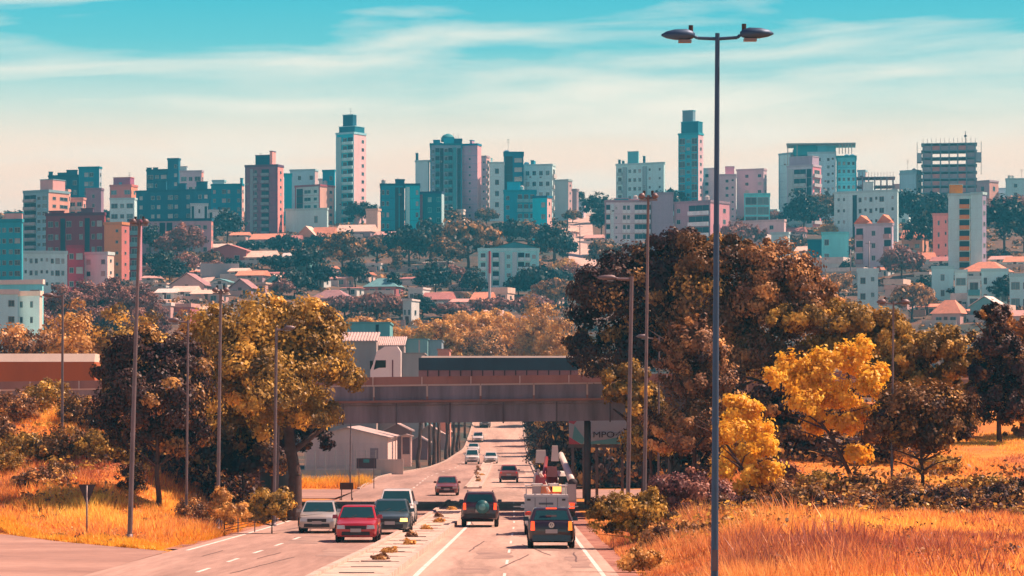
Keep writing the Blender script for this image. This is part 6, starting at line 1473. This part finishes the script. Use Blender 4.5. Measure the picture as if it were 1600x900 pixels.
HS = [
 (292, 458, 56, 446, 428, 'e', 'p', 'm', 'large pink house with mauve gable roof, lit on its right slope'),
 (285, 470, 36, 456, 446, 'g', 'w', 'c', 'white house with cream roof below the large pink gable house'),
 (257, 470, 28, 458, 450, 'g', 'w', 'w', 'small white house left of the cream-roofed house'),
 (322, 472, 48, 462, 452, 'g', 'p', 'c', 'long low house with pale pink roof above the big round tree'),
 (356, 414, 60, 392, 383, 'e', 'r', 'r', 'magenta-red building with low gable on the left hillside'),
 (390, 442, 42, 433, 422, 'g', 'm', 'o', 'mauve house with orange roof right of the grey retaining wall'),
 (375, 462, 34, 450, 437, 'e', 'm', 'm', 'brownish gabled house in front of the orange-roofed mauve house'),
 (343, 452, 26, 447, 437, 'e', 'w', 't', 'tiny white gabled house with teal roof beside the brownish gable'),
 (400, 458, 30, 444, 441, 'f', 'p', 'c', 'flat-roofed pink house left of the teal-fronted cottage'),
 (404, 414, 46, 402, 391, 'g', 'p', 'c', 'long pink house with cream roof right of the magenta building'),
 (462, 424, 46, 403, 394, 'g', 't', 'w', 'teal house with white roof above the dark teal trees'),
 (428, 452, 26, 440, 430, 'e', 't', 'c', 'small teal-fronted cottage with cream gable left of centre'),
 (254, 506, 26, 478, 473, 'f', 'p', 'w', 'pale flat-roofed pink house with white posts above the gold trees'),
 (282, 506, 32, 480, 474, 'f', 'r', 'p', 'red-fronted terrace house with bright posts above the gold trees'),
 (312, 498, 30, 486, 478, 'g', 'c', 'c', 'cream low house at the left shoulder of the big round tree'),
 (416, 386, 52, 374, 364, 'g', 'm', 'o', 'wide house with orange roof at the foot of the mauve tower'),
 (340, 396, 34, 388, 380, 'g', 'c', 'c', 'cream house by the sunlit street on the left hillside'),
 (478, 380, 34, 372, 354, 'e', 'o', 'c', 'house with steep cream-lit gable left of the bright orange roof'),
 (504, 380, 32, 374, 354, 'g', 'm', 'o', 'house with bright orange sunlit roof below the pale hall'),
 (552, 372, 56, 362, 350, 'g', 'm', 'c', 'wide house with pinkish white roof under the tallest tower'),
 (604, 376, 38, 370, 361, 'g', 'm', 'p', 'house with pale pink roof peeping over the dark central trees'),
 (640, 424, 46, 420, 414, 'g', 'c', 'c', 'cream low roof house behind the palms in the centre'),
 (680, 420, 40, 414, 408, 'g', 'p', 'w', 'pale house between the two dark central trees'),
 (485, 446, 44, 438, 430, 'g', 'w', 'p', 'long pink-roofed house above the mauve hip roof'),
 (524, 446, 36, 438, 431, 'g', 'p', 'p', 'pink-roofed house right of the long pink-roofed house'),
 (594, 462, 52, 448, 434, 'h', 'r', 't', 'red-walled house with blue-teal hip roof in the centre'),
 (648, 446, 44, 440, 432, 'g', 'm', 'r', 'low red-roofed house right of the blue-teal hip roof'),
 (514, 478, 60, 468, 452, 'h', 'm', 'm', 'mauve hip-roofed house just right of the big round tree'),
 (649, 474, 24, 452, 449, 'f', 'w', 'w', 'white cube house with dark window in the centre'),
 (680, 480, 42, 470, 456, 'g', 'm', 'r', 'house with red tiled roof right of the white cube'),
 (636, 508, 14, 470, 467, 'f', 'w', 'w', 'narrow pale tower house with lit right face in the centre'),
 (750, 484, 28, 468, 456, 'g', 'o', 'o', 'orange house just under the white gabled apartment house'),
 (780, 472, 26, 458, 449, 'f', 'c', 'c', 'cream cube house at the foot of the red mast'),
 (716, 484, 26, 474, 466, 'g', 'p', 'p', 'small pink house between the red roof and the orange house'),
 (575, 484, 40, 476, 468, 'g', 'm', 'r', 'dull red roof house half hidden by the mauve trees'),
 (925, 382, 26, 372, 366, 'g', 'p', 'p', 'small pink house on the climbing street beside the balcony block'),
 (886, 372, 22, 362, 356, 'g', 'p', 'c', 'small cream-roofed house left of the climbing street'),
 (700, 348, 26, 342, 334, 'g', 'w', 'w', 'small white-roofed house above the gold central tree'),
 (1292, 432, 52, 412, 402, 'f', 'w', 'w', 'long white terrace wall house above the brown tree'),
 (1320, 442, 60, 424, 418, 'f', 'g', 'w', 'grey long low house under the white terrace'),
 (1425, 398, 34, 372, 358, 'g', 'o', 'o', 'orange-pink house right of the orange-gabled flats'),
 (1386, 408, 36, 398, 384, 'g', 'w', 'o', 'house with bright orange roof before the orange-gabled flats'),
 (1430, 418, 48, 406, 394, 'g', 'w', 'o', 'white house with long orange roof left of the orange balcony tower'),
 (1355, 418, 22, 402, 396, 'f', 'w', 'w', 'white chimney-topped cube under the orange-gabled flats'),
 (1470, 420, 34, 408, 400, 'g', 'w', 'r', 'low white house at the foot of the pink lowrise'),
 (1534, 438, 70, 424, 408, 'h', 'w', 'o', 'wide house with long orange hip roof on the right'),
 (1586, 420, 36, 410, 400, 'g', 'w', 'o', 'orange-roofed house at the right picture edge'),
 (1560, 416, 30, 406, 399, 'g', 'w', 'p', 'pink-roofed house left of the right-edge orange roof'),
 (1400, 486, 36, 452, 445, 'f', 'p', 'p', 'pink square house behind the reddish bare tree'),
 (1396, 456, 30, 444, 436, 'f', 'w', 'c', 'house with white flat roof above the pink square house'),
 (1478, 510, 46, 490, 468, 'h', 'p', 'o', 'pink house with orange hip roof above the umbrella trees'),
 (1538, 500, 46, 478, 464, 'e', 't', 'w', 'teal-shaded house with white gable edge on the right'),
 (1586, 516, 36, 494, 484, 'g', 'p', 'p', 'pink house low at the right picture edge'),
 (1500, 484, 28, 468, 458, 'f', 'w', 'w', 'small white flat-roofed house between the cube houses and the hip roof'),
 (1556, 506, 34, 486, 476, 'f', 'c', 'c', 'cream box house behind the dark pine top'),
 (1255, 402, 26, 392, 384, 'g', 'p', 'c', 'small pale house tucked beside the dark teal low building'),
 (1180, 384, 34, 376, 366, 'f', 'p', 'w', 'flat white-topped house right of the tallest lamp'),
 (1240, 372, 26, 362, 354, 'g', 'm', 'r', 'dark red roofed house at the right end of the pinkish hall'),
 (240, 424, 24, 414, 404, 'g', 'o', 'o', 'small orange house below the narrow dark red flats'),
 (370, 436, 26, 428, 418, 'g', 'c', 'c', 'cream low house beside the grey retaining wall'),
]
HS += [
 (232, 446, 22, 438, 430, 'g', 'c', 'p', 'small cream house above the mauve trees under the narrow dark red flats'),
 (250, 456, 20, 449, 442, 'f', 'w', 'c', 'tiny white flat house left of the large pink gable house'),
 (306, 436, 22, 429, 422, 'g', 'p', 'o', 'small orange-roofed house behind the large pink gable'),
 (372, 376, 26, 369, 362, 'g', 'p', 'o', 'small orange-roofed house left of the foot of the mauve tower'),
 (330, 410, 22, 403, 397, 'f', 'c', 'w', 'small cream flat house beside the sunlit left street'),
 (424, 440, 22, 432, 424, 'g', 'p', 'r', 'small red-roofed house right of the orange-roofed mauve house'),
 (446, 446, 26, 438, 431, 'g', 'w', 'o', 'white house with thin orange roof above the green tree behind the round crown'),
 (452, 382, 30, 374, 367, 'g', 'm', 'r', 'dull red-roofed house below the pink flats with red roof edge'),
 (470, 412, 24, 405, 398, 'f', 'w', 'w', 'small white box behind the teal house with the white roof'),
 (505, 430, 30, 422, 415, 'g', 'p', 'o', 'orange-roofed house left of the big rust-topped tree trunk'),
 (560, 440, 34, 432, 425, 'g', 'c', 'o', 'cream house with orange roof between the rust-topped trees'),
 (583, 424, 24, 417, 411, 'f', 'w', 'w', 'small white house under the wide rust-fringed tree'),
 (545, 462, 26, 455, 448, 'g', 'w', 'r', 'white house with red roof left of the blue-teal hip roof'),
 (612, 482, 30, 474, 467, 'g', 'c', 'o', 'cream house with orange roof beside the narrow pale tower house'),
 (668, 446, 22, 438, 431, 'g', 'w', 'p', 'white house with pink roof at the right of the low red roof'),
 (700, 470, 26, 462, 455, 'g', 'p', 'o', 'orange-roofed house between the two round dark trees'),
 (725, 452, 24, 444, 437, 'g', 'c', 'r', 'cream house with red roof left of the red mast'),
 (728, 498, 30, 489, 481, 'g', 'c', 'p', 'cream house above the middle of the orange street trees'),
 (800, 486, 30, 477, 469, 'g', 'p', 'o', 'orange-roofed house right of the cream cube house'),
 (832, 478, 26, 469, 461, 'f', 'w', 'w', 'white cube house right of the dark low tree under the gabled apartment'),
 (860, 478, 24, 469, 461, 'g', 'c', 'p', 'pink-roofed house below the dark round tree right of the apartment'),
 (882, 442, 24, 434, 427, 'g', 'p', 'o', 'orange-roofed house just left of the climbing street'),
 (932, 404, 26, 396, 389, 'g', 'c', 'o', 'orange-roofed house below the left end of the balcony block'),
 (938, 392, 20, 384, 378, 'f', 'w', 'w', 'small white cube beside the climbing street'),
 (612, 356, 30, 350, 344, 'f', 'p', 'c', 'low cream-roofed block at the foot of the teal block with white stripe'),
 (1274, 448, 26, 440, 433, 'g', 'p', 'o', 'orange-roofed house above the shoulder of the sloping brown tree'),
 (1375, 432, 26, 424, 417, 'g', 'w', 'o', 'white house with orange roof right of the slim white tower house'),
 (1395, 424, 22, 417, 411, 'f', 'w', 'w', 'small white cube behind the rounded dark mauve tree'),
 (1440, 440, 24, 432, 425, 'f', 'w', 'w', 'small white cube left of the grey-white cube house'),
 (1448, 492, 28, 482, 474, 'g', 'c', 'o', 'cream house with orange roof left of the orange hip roof house'),
 (1436, 470, 24, 460, 453, 'f', 'w', 'p', 'white house with flat pink roof below the grey-white cube house'),
 (1520, 500, 26, 490, 482, 'g', 'w', 'o', 'white house with orange roof left of the teal-shaded gable house'),
 (1560, 452, 24, 443, 436, 'f', 'w', 'w', 'white box house above the dark spiky tree'),
 (1600, 466, 26, 455, 447, 'g', 'w', 'o', 'white house with orange roof at the very right edge'),
 (1350, 446, 20, 439, 433, 'f', 'p', 'w', 'small pink flat house behind the slim white tower house'),
 (1320, 396, 22, 389, 383, 'f', 'w', 'w', 'small white cube right of the pale teal box house'),
 (1250, 420, 24, 413, 406, 'g', 'p', 'p', 'small pink house behind the top of the sloping brown tree'),
 (1224, 400, 22, 392, 386, 'f', 'c', 'c', 'small cream block below the small white shed roof'),
]
for (a, b, yt, yb, n_, pt, wc_, lb) in [
 (108, 122, 290, 350, 4, 'w.', (.10, .30, .36), 'small teal block in the gap left of the teal tower'),
 (196, 208, 300, 350, 3, 'w', (.50, .36, .34), 'small pink block behind the small red-pink block'),
 (332, 350, 284, 350, 5, 'w.', (.30, .42, .44), 'grey-teal block behind the teal flats with small windows'),
 (498, 505, 282, 350, 5, '', (.46, .34, .34), 'narrow pinkish block beside the small teal block with antenna'),
 (712, 724, 330, 352, 2, 'w.', (.60, .50, .46), 'tiny cream block at the foot of the crowned tower'),
 (900, 912, 318, 345, 2, 'w', (.34, .36, .40), 'low grey block near the top of the climbing street'),
 (1040, 1058, 300, 345, 4, 'w.', (.34, .42, .44), 'grey block between the white block and the slim glass tower'),
 (1200, 1214, 330, 352, 2, 'w', (.44, .50, .52), 'low pale block left of the slab tower'),
 (1340, 1352, 268, 340, 5, 'w', (.36, .44, .46), 'slim grey block right of the columned-top tower'),
 (1396, 1410, 290, 345, 4, 'w', (.46, .40, .40), 'slim mauve block right of the unfinished low frame'),
 (1556, 1574, 296, 338, 3, 'w.', (.36, .40, .44), 'grey low block between the beige stepped block and the right edge'),
 (1404, 1420, 322, 352, 2, 'w', (.52, .56, .56), 'low white block beside the dark tree right of the white stepped block')]:
    B(lb, a, b, b + 3, yt, yb, n_, pt, '', wc_, tuple(min(c * 1.3, .7) for c in (wc_[0] * 1.3, wc_[1], wc_[2] * .95)), theta=20, D_off=12)  # side colour is a warmer, brighter copy, sunlight put into the paint
for h_ in HS: house(*h_)
D = D_of(343, 434); mb = MB(); mb.box(-4.6 * D / 680, 4.6 * D / 680, 0, .5, -2, 3.6, wallmat((.33, .34, .37))); o = mb.obj('retaining_wall', None, loc=(px2x(343, D), D, T1(px2x(343, D), D))); tag(o, 'plain grey retaining wall below the magenta-red building', 'wall')
# industrial sheds right behind the bridge
def shed(label, px0, px1, yt0, yt1, D, wc, rc, slope=True):
    x0, x1 = px2x(px0, D), px2x(px1, D); b = T1((x0 + x1) / 2, D) - .5; w = (x1 - x0) / 2; e = py2z(yt1, D) - b; r = py2z(yt0, D) - b
    t = thing('industrial_shed', label, 'shed', ((x0 + x1) / 2, D, b), 0, 'sheds behind the bridge'); mb = MB(); mb.box(-w, w, 0, 12, 0, e, wallmat(wc)); mb.obj('wall', t)
    mb = MB()
    n = 16 if slope else 1
    if slope:
        for i in range(n):
            a = -w - .2 + (2 * w + .4) * i / n; b_ = a + (2 * w + .4) / n; mid = (a + b_) / 2
            mb.loft([[(a, -.4, e + .02), (mid, -.4, e + .14), (b_, -.4, e + .02), (b_, -.4, e - .08), (a, -.4, e - .08)], [(a, 9, r), (mid, 9, r + .12), (b_, 9, r), (b_, 9, r - .1), (a, 9, r - .1)]], ROOFM)
    else: mb.box(-w - .15, w + .15, -.15, 12.15, e + .01, r, wallmat(tuple(c * .8 for c in wc)))
    mb.obj('roof', t); return t, w, e, r
shed('large beige shed with corrugated sunlit roof left behind the lorry cab', 516, 588, 517, 533, 430, (.38, .31, .29), 'c')
shed('beige shed with corrugated roof directly behind the lorry cab', 587, 631, 524, 540, 436, (.36, .29, .28), 'c')
t, w, e, r = shed('long teal flat-roofed shed above the corrugated sheds', 540, 609, 503, 506, 462, (.16, .42, .44), 't', False)
mb = MB(); mb.box(w * .36, w * .50, -.05, -.005, e - 1.6, e - .1, DARKIN); mb.obj('door', t)
t, w, e, r = shed('teal shed with pale roof edge right of the lorry cab', 628, 668, 529, 531, 444, (.20, .42, .44), 't', False)
mb = MB(); mb.box(w * .30, w * .40, -.06, -.005, 0, e, JOINT); mb.obj('downpipe', t)
shed('small grey shed at the right end of the teal shed', 668, 690, 531, 533, 448, (.24, .32, .38), 't', False)
shed('low beige wall building between the lorry cab and the trailer', 630, 662, 551, 553, 415, (.40, .36, .34), 't', False)
shed('small orange brick box above the trailer front', 684, 702, 545, 547, 418, (.56, .24, .18), 't', False)
# ------------------------------------------------------------------ trees across the town
FT = [
 (565, 352, 46, 34, 'wide', 'teal', 'dark tree at the foot of the tallest tower'),
 (535, 432, 62, 66, 'round', 'tealor', 'big rust-topped dark tree left of centre on the hillside'),
 (590, 415, 60, 44, 'wide', 'tealor', 'wide rust-fringed tree right of the big rust-topped tree'),
 (640, 420, 70, 64, 'wide', 'teal', 'large dark tree in front of the white-striped teal block'),
 (672, 412, 60, 58, 'round', 'teal', 'dark tree directly under the dark glass block'),
 (730, 420, 84, 72, 'wide', 'tealor', 'broad gold-crowned tree below the crowned tower'),
 (700, 425, 50, 50, 'round', 'tealor', 'gold-edged tree left of the broad gold-crowned tree'),
 (795, 392, 50, 46, 'wide', 'teal', 'dark tree behind the white gabled apartment house'),
 (825, 385, 46, 36, 'round', 'tealor', 'small rust-tinted tree right of the gabled apartment roof'),
 (866, 424, 60, 68, 'round', 'teal', 'tall dark tree with gold top left of the climbing street'),
 (868, 408, 40, 44, 'wide', 'tealor', 'rust tree on the left side of the climbing street'),
 (850, 464, 68, 44, 'wide', 'teal', 'dark round tree right of the white gabled apartment house'),
 (740, 470, 40, 44, 'round', 'teal', 'round dark tree left of the red mast'),
 (680, 464, 54, 46, 'round', 'teal', 'dark tree above the red tiled roof house'),
 (705, 448, 40, 30, 'round', 'mauve', 'mauve tree between two dark round trees'),
 (615, 462, 30, 34, 'tall', 'teal', 'slim dark tree beside the blue-teal hip roof'),
 (555, 450, 40, 40, 'round', 'teal', 'dark tree above the mauve hip-roofed house'),
 (620, 436, 22, 46, 'tall', 'tealor', 'palm-like tall tree left of the cream low roof'),
 (655, 408, 24, 30, 'tall', 'mauve', 'small mauve tree above the cream low roof'),
 (480, 430, 46, 40, 'round', 'teal', 'dark tree left of the teal house with the white roof'),
 (500, 452, 50, 34, 'round', 'teal', 'low dark tree below the teal house'),
 (460, 468, 54, 38, 'round', 'teal', 'dark green tree rising behind the big round tree crown'),
 (440, 470, 34, 30, 'round', 'mauve', 'mauve tree left of the green one behind the round crown'),
 (540, 500, 60, 34, 'wide', 'mauve', 'mauve tree right of the big round tree'),
 (590, 505, 66, 42, 'wide', 'mauve', 'broad mauve tree over the long teal shed'),
 (625, 500, 44, 30, 'wide', 'tealor', 'rust tree beside the narrow pale tower house'),
 (660, 500, 40, 34, 'round', 'teal', 'dark bush-like tree right of the pale tower house'),
 (700, 500, 60, 24, 'wide', 'mauve', 'low mauve tree above the orange street trees'),
 (770, 498, 60, 30, 'wide', 'mauve', 'mauve tree under the cream cube house'),
 (830, 500, 60, 34, 'wide', 'mauve', 'mauve tree above the right orange street trees'),
 (870, 480, 60, 40, 'wide', 'brown', 'brown tree near the left edge of the dark domed tree'),
 (940, 372, 34, 44, 'round', 'teal', 'dark tree beside the climbing street, left of the balcony block'),
 (935, 350, 40, 42, 'round', 'teal', 'dark tree on the crest left of the balcony block'),
 (908, 340, 18, 38, 'tall', 'teal', 'narrow dark tree on the crest at the top of the climbing street'),
 (895, 350, 26, 20, 'round', 'tealor', 'rust tree low at the blank grey-beige block'),
 (760, 352, 30, 24, 'round', 'tealor', 'small rust tree at the foot of the white gridded building'),
 (700, 352, 40, 22, 'round', 'tealor', 'small tree at the foot of the crowned tower'),
 (290, 408, 52, 52, 'round', 'mauve', 'large rounded grey-mauve tree below the long mauve flats'),
 (265, 410, 40, 40, 'round', 'mauve', 'mauve tree left of the large rounded one'),
 (235, 400, 40, 42, 'round', 'teal', 'dark tree right of the narrow dark red flats'),
 (320, 385, 40, 32, 'round', 'teal', 'dark tree at the right end of the long mauve flats'),
 (355, 380, 44, 46, 'round', 'teal', 'dark tree left of the foot of the mauve tower'),
 (250, 430, 50, 34, 'wide', 'teal', 'dark spreading tree above the small orange house'),
 (265, 450, 44, 44, 'round', 'teal', 'dark tree left of the large pink gable house'),
 (290, 430, 40, 30, 'round', 'mauve', 'mauve tree along the sunlit left street'),
 (330, 420, 34, 24, 'round', 'tealor', 'small tree at the bend of the sunlit left street'),
 (445, 400, 46, 30, 'wide', 'teal', 'dark tree row part between cream and orange roofs'),
 (395, 395, 40, 18, 'wide', 'teal', 'low dark hedge tree under the orange roof by the mauve tower'),
 (500, 400, 40, 30, 'round', 'teal', 'dark tree below the bright orange sunlit roof'),
 (430, 425, 50, 24, 'wide', 'teal', 'low dark tree between cream-roofed and teal houses'),
 (365, 425, 30, 18, 'round', 'teal', 'small dark tree above the mauve orange-roofed house'),
 (335, 432, 30, 22, 'round', 'mauve', 'small mauve tree at the left end of the retaining wall'),
 (220, 352, 40, 20, 'wide', 'teal', 'dark roof-level tree by the whitish low block'),
 (1255, 370, 64, 62, 'round', 'teal', 'dark rounded tree in front of the slab tower cluster'),
 (1290, 360, 46, 54, 'round', 'tealor', 'rust-fringed tree beside the dark rounded cluster tree'),
 (1295, 375, 30, 22, 'round', 'orange', 'small orange tree beside the white stepped block'),
 (1425, 365, 60, 66, 'wide', 'teal', 'broad dark tree right of the white stepped block'),
 (1455, 370, 60, 66, 'wide', 'teal', 'broad dark tree behind the narrow pink lowrise'),
 (1445, 400, 50, 60, 'round', 'teal', 'dark tree left of the narrow pink lowrise'),
 (1570, 400, 70, 90, 'wide', 'teal', 'large dark tree right of the orange balcony tower'),
 (1600, 395, 60, 80, 'wide', 'tealor', 'rust-topped tree at the right skyline edge'),
 (1545, 360, 40, 44, 'round', 'mauve', 'mauve tree behind the blank white slab wall'),
 (1590, 350, 60, 40, 'wide', 'mauve', 'mauve tree on the ridge at the right edge'),
 (1408, 445, 56, 54, 'round', 'mauve', 'rounded dark mauve tree left of the grey-white cube house'),
 (1425, 500, 60, 52, 'round', 'brown', 'reddish bare-looking tree in front of the pink square house'),
 (1450, 465, 34, 30, 'round', 'teal', 'small dark tree at the foot of the grey-white cube house'),
 (1470, 428, 30, 14, 'wide', 'teal', 'low dark bush tree above the grey-white cube house'),
 (1522, 430, 20, 12, 'wide', 'teal', 'small dark tree at the foot of the blank white slab'),
 (1500, 470, 30, 22, 'wide', 'teal', 'teal bushy tree among the cube houses'),
 (1575, 480, 44, 44, 'round', 'teal', 'dark spiky tree right of the teal-shaded gable house'),
 (1555, 462, 34, 24, 'round', 'teal', 'dark tree in front of the wide white house'),
 (1572, 412, 20, 18, 'round', 'teal', 'tiny dark tree beside the right-edge orange roof'),
 (1310, 470, 44, 40, 'round', 'brown', 'brown tree behind the right shoulder of the rust tree'),
 (1325, 440, 30, 30, 'round', 'teal', 'dark tree left of the slim white tower house'),
 (1310, 408, 34, 24, 'wide', 'teal', 'dark diagonal-shaped tree before the pale teal box house'),
 (1345, 402, 24, 22, 'round', 'mauve', 'small mauve tree below the orange-gabled flats'),
 (1377, 398, 22, 22, 'round', 'tealor', 'tiny rust tree between orange roofs'),
 (1455, 392, 28, 16, 'round', 'tealor', 'low rust tree right of the orange-pink house'),
 (1210, 352, 24, 20, 'round', 'mauve', 'mauve tree at the left of the slab tower'),
 (1135, 338, 26, 18, 'round', 'teal', 'dark tree at the top of the white-banded balcony block'),
 (1045, 345, 60, 40, 'round', 'teal', 'dark tree on the crest between white block and glass tower'),
 (1105, 350, 30, 24, 'round', 'teal', 'small dark crest tree behind the tallest lamp'),
 (1160, 395, 60, 40, 'round', 'mauve', 'mauve tree behind the rust-topped tree'),
 (1240, 398, 40, 26, 'round', 'tealor', 'rust tree beside the small white shed roof'),
 (945, 420, 50, 44, 'wide', 'tealor', 'rust tree below the white and mauve balcony block'),
 (884, 446, 40, 36, 'round', 'orange', 'orange tree between the climbing street and the domed tree'),
 (895, 460, 44, 44, 'round', 'mauve', 'mauve tree just left of the dark domed tree'),
 (810, 462, 40, 26, 'round', 'teal', 'dark low tree below the gabled apartment house'),
 (160, 345, 40, 16, 'wide', 'teal', 'dark low tree between the red block and teal tower'),
 (60, 445, 50, 24, 'wide', 'tealor', 'small tree before the long white three-storey block'),
 (10, 440, 40, 30, 'round', 'teal', 'dark tree beside the long white block at the left edge'),
]
for i, a in enumerate(FT): far_tree(a[0], a[1], a[2] * 1.3, a[3] * 1.1, a[4], a[5], a[6], 'trees across the hillside town')

# wooded ground cover that reads as one mass between the named trees
def scrub():
    rng = np.random.default_rng(77); n = 4200
    Y = rng.uniform(520, 1250, n); px = rng.uniform(-40, 1640, n); X = px2x(px, Y); Z = terrain(X, Y)
    k = (np.abs(X + 3) > 7) & ~((np.abs(px - 908) < 34) & (Y > 780)); X, Y, Z = X[k], Y[k], Z[k]; n = len(X)
    r = rng.uniform(.8, 1.7, n); m = 22
    e = rng.normal(size=(n, m, 3)); e /= np.linalg.norm(e, axis=2)[:, :, None]; e[:, :, 2] = np.abs(e[:, :, 2])
    P = np.stack([X, Y, Z], 1)[:, None, :] + e * r[:, None, None] * rng.uniform(.5, 1.1, (n, m, 1)) * np.array([1.4, 1.0, .9])
    tn = np.clip(np.repeat(rng.uniform(.1, .9, n), m) + rng.normal(0, .15, n * m), 0, 1)
    o = inst('scrub', leaves_mesh('scrub', rng, P.reshape(-1, 3), e.reshape(-1, 3), tn, .75, LM['tealor'], 1.3)); stuff(o)
scrub()
# streets climbing the hill
def hill_street(pts, w, m, name='hill_street'):
    """pts: (px, D)"""
    P = [(px2x(a, d_), d_) for a, d_ in pts]; X = []; Y = []
    for (xa, ya), (xb, yb_) in zip(P[:-1], P[1:]):
        for k in range(8): X.append(xa + (xb - xa) * k / 8); Y.append(ya + (yb_ - ya) * k / 8)
    X = np.array(X); Y = np.array(Y); u = np.linspace(-w / 2, w / 2, 5)
    A = X[:, None] + u[None, :]; Bq = np.repeat(Y[:, None], 5, 1)
    Z = terrain(A.ravel(), Bq.ravel()).reshape(A.shape); Z = np.maximum(Z, Z[:, 2:3] - .2) + .35
    struct(inst(name, grid_mesh(name, A, Bq, Z, [m])))
hill_street([(912, 800), (910, 880), (908, 960), (906, 1040), (905, 1120)], 8.5, PAVE)
hill_street([(262, 640), (300, 700), (330, 760), (352, 860)], 7, PAVE)
hill_street([(768, 640), (772, 700), (776, 760)], 5, PAVE)
# utility poles in the town
for i, (px, yb, yt, lb) in enumerate([(1358, 480, 378, 'thin town pole before the slim white tower house'), (1329, 455, 390, 'thin town pole left of the slim white tower house'), (344, 430, 402, 'short town pole by the grey retaining wall'), (906, 400, 352, 'town pole on the climbing street')]):
    D = D_of(px, yb); x = px2x(px, D); z = T1(x, D); t = thing('utility_pole', lb, 'pole', (x, D, z)); h = (yb - yt) * D / F
    mb = MB(); mb.tube((0, 0, -.5), (0, 0, h), .2, .13, STEEL, 7); mb.obj('post', t, True); mb = MB(); mb.box(-.9, .9, -.06, .06, h - .6, h - .48, STEEL); mb.obj('crossarm', t)

# ------------------------------------------------------------------ air
mb = MB(); hz = bpy.data.materials.new('haze'); hz.use_nodes = True; n_ = hz.node_tree; n_.nodes.clear()
o_ = n_.nodes.new('ShaderNodeOutputMaterial'); v_ = n_.nodes.new('ShaderNodeVolumePrincipled')
v_.inputs['Color'].default_value = (0.08, 0.60, 0.88, 1); v_.inputs['Density'].default_value = 0.00025; v_.inputs['Anisotropy'].default_value = 0.0
n_.links.new(v_.outputs[0], o_.inputs['Volume'])
mb.box(-620, 620, -80, 2400, -12, 172, hz); stuff(mb.obj('haze'))
SC.cycles.volume_bounces = 0
SC.cycles.max_bounces = 6
SC.cycles.transparent_max_bounces = 8
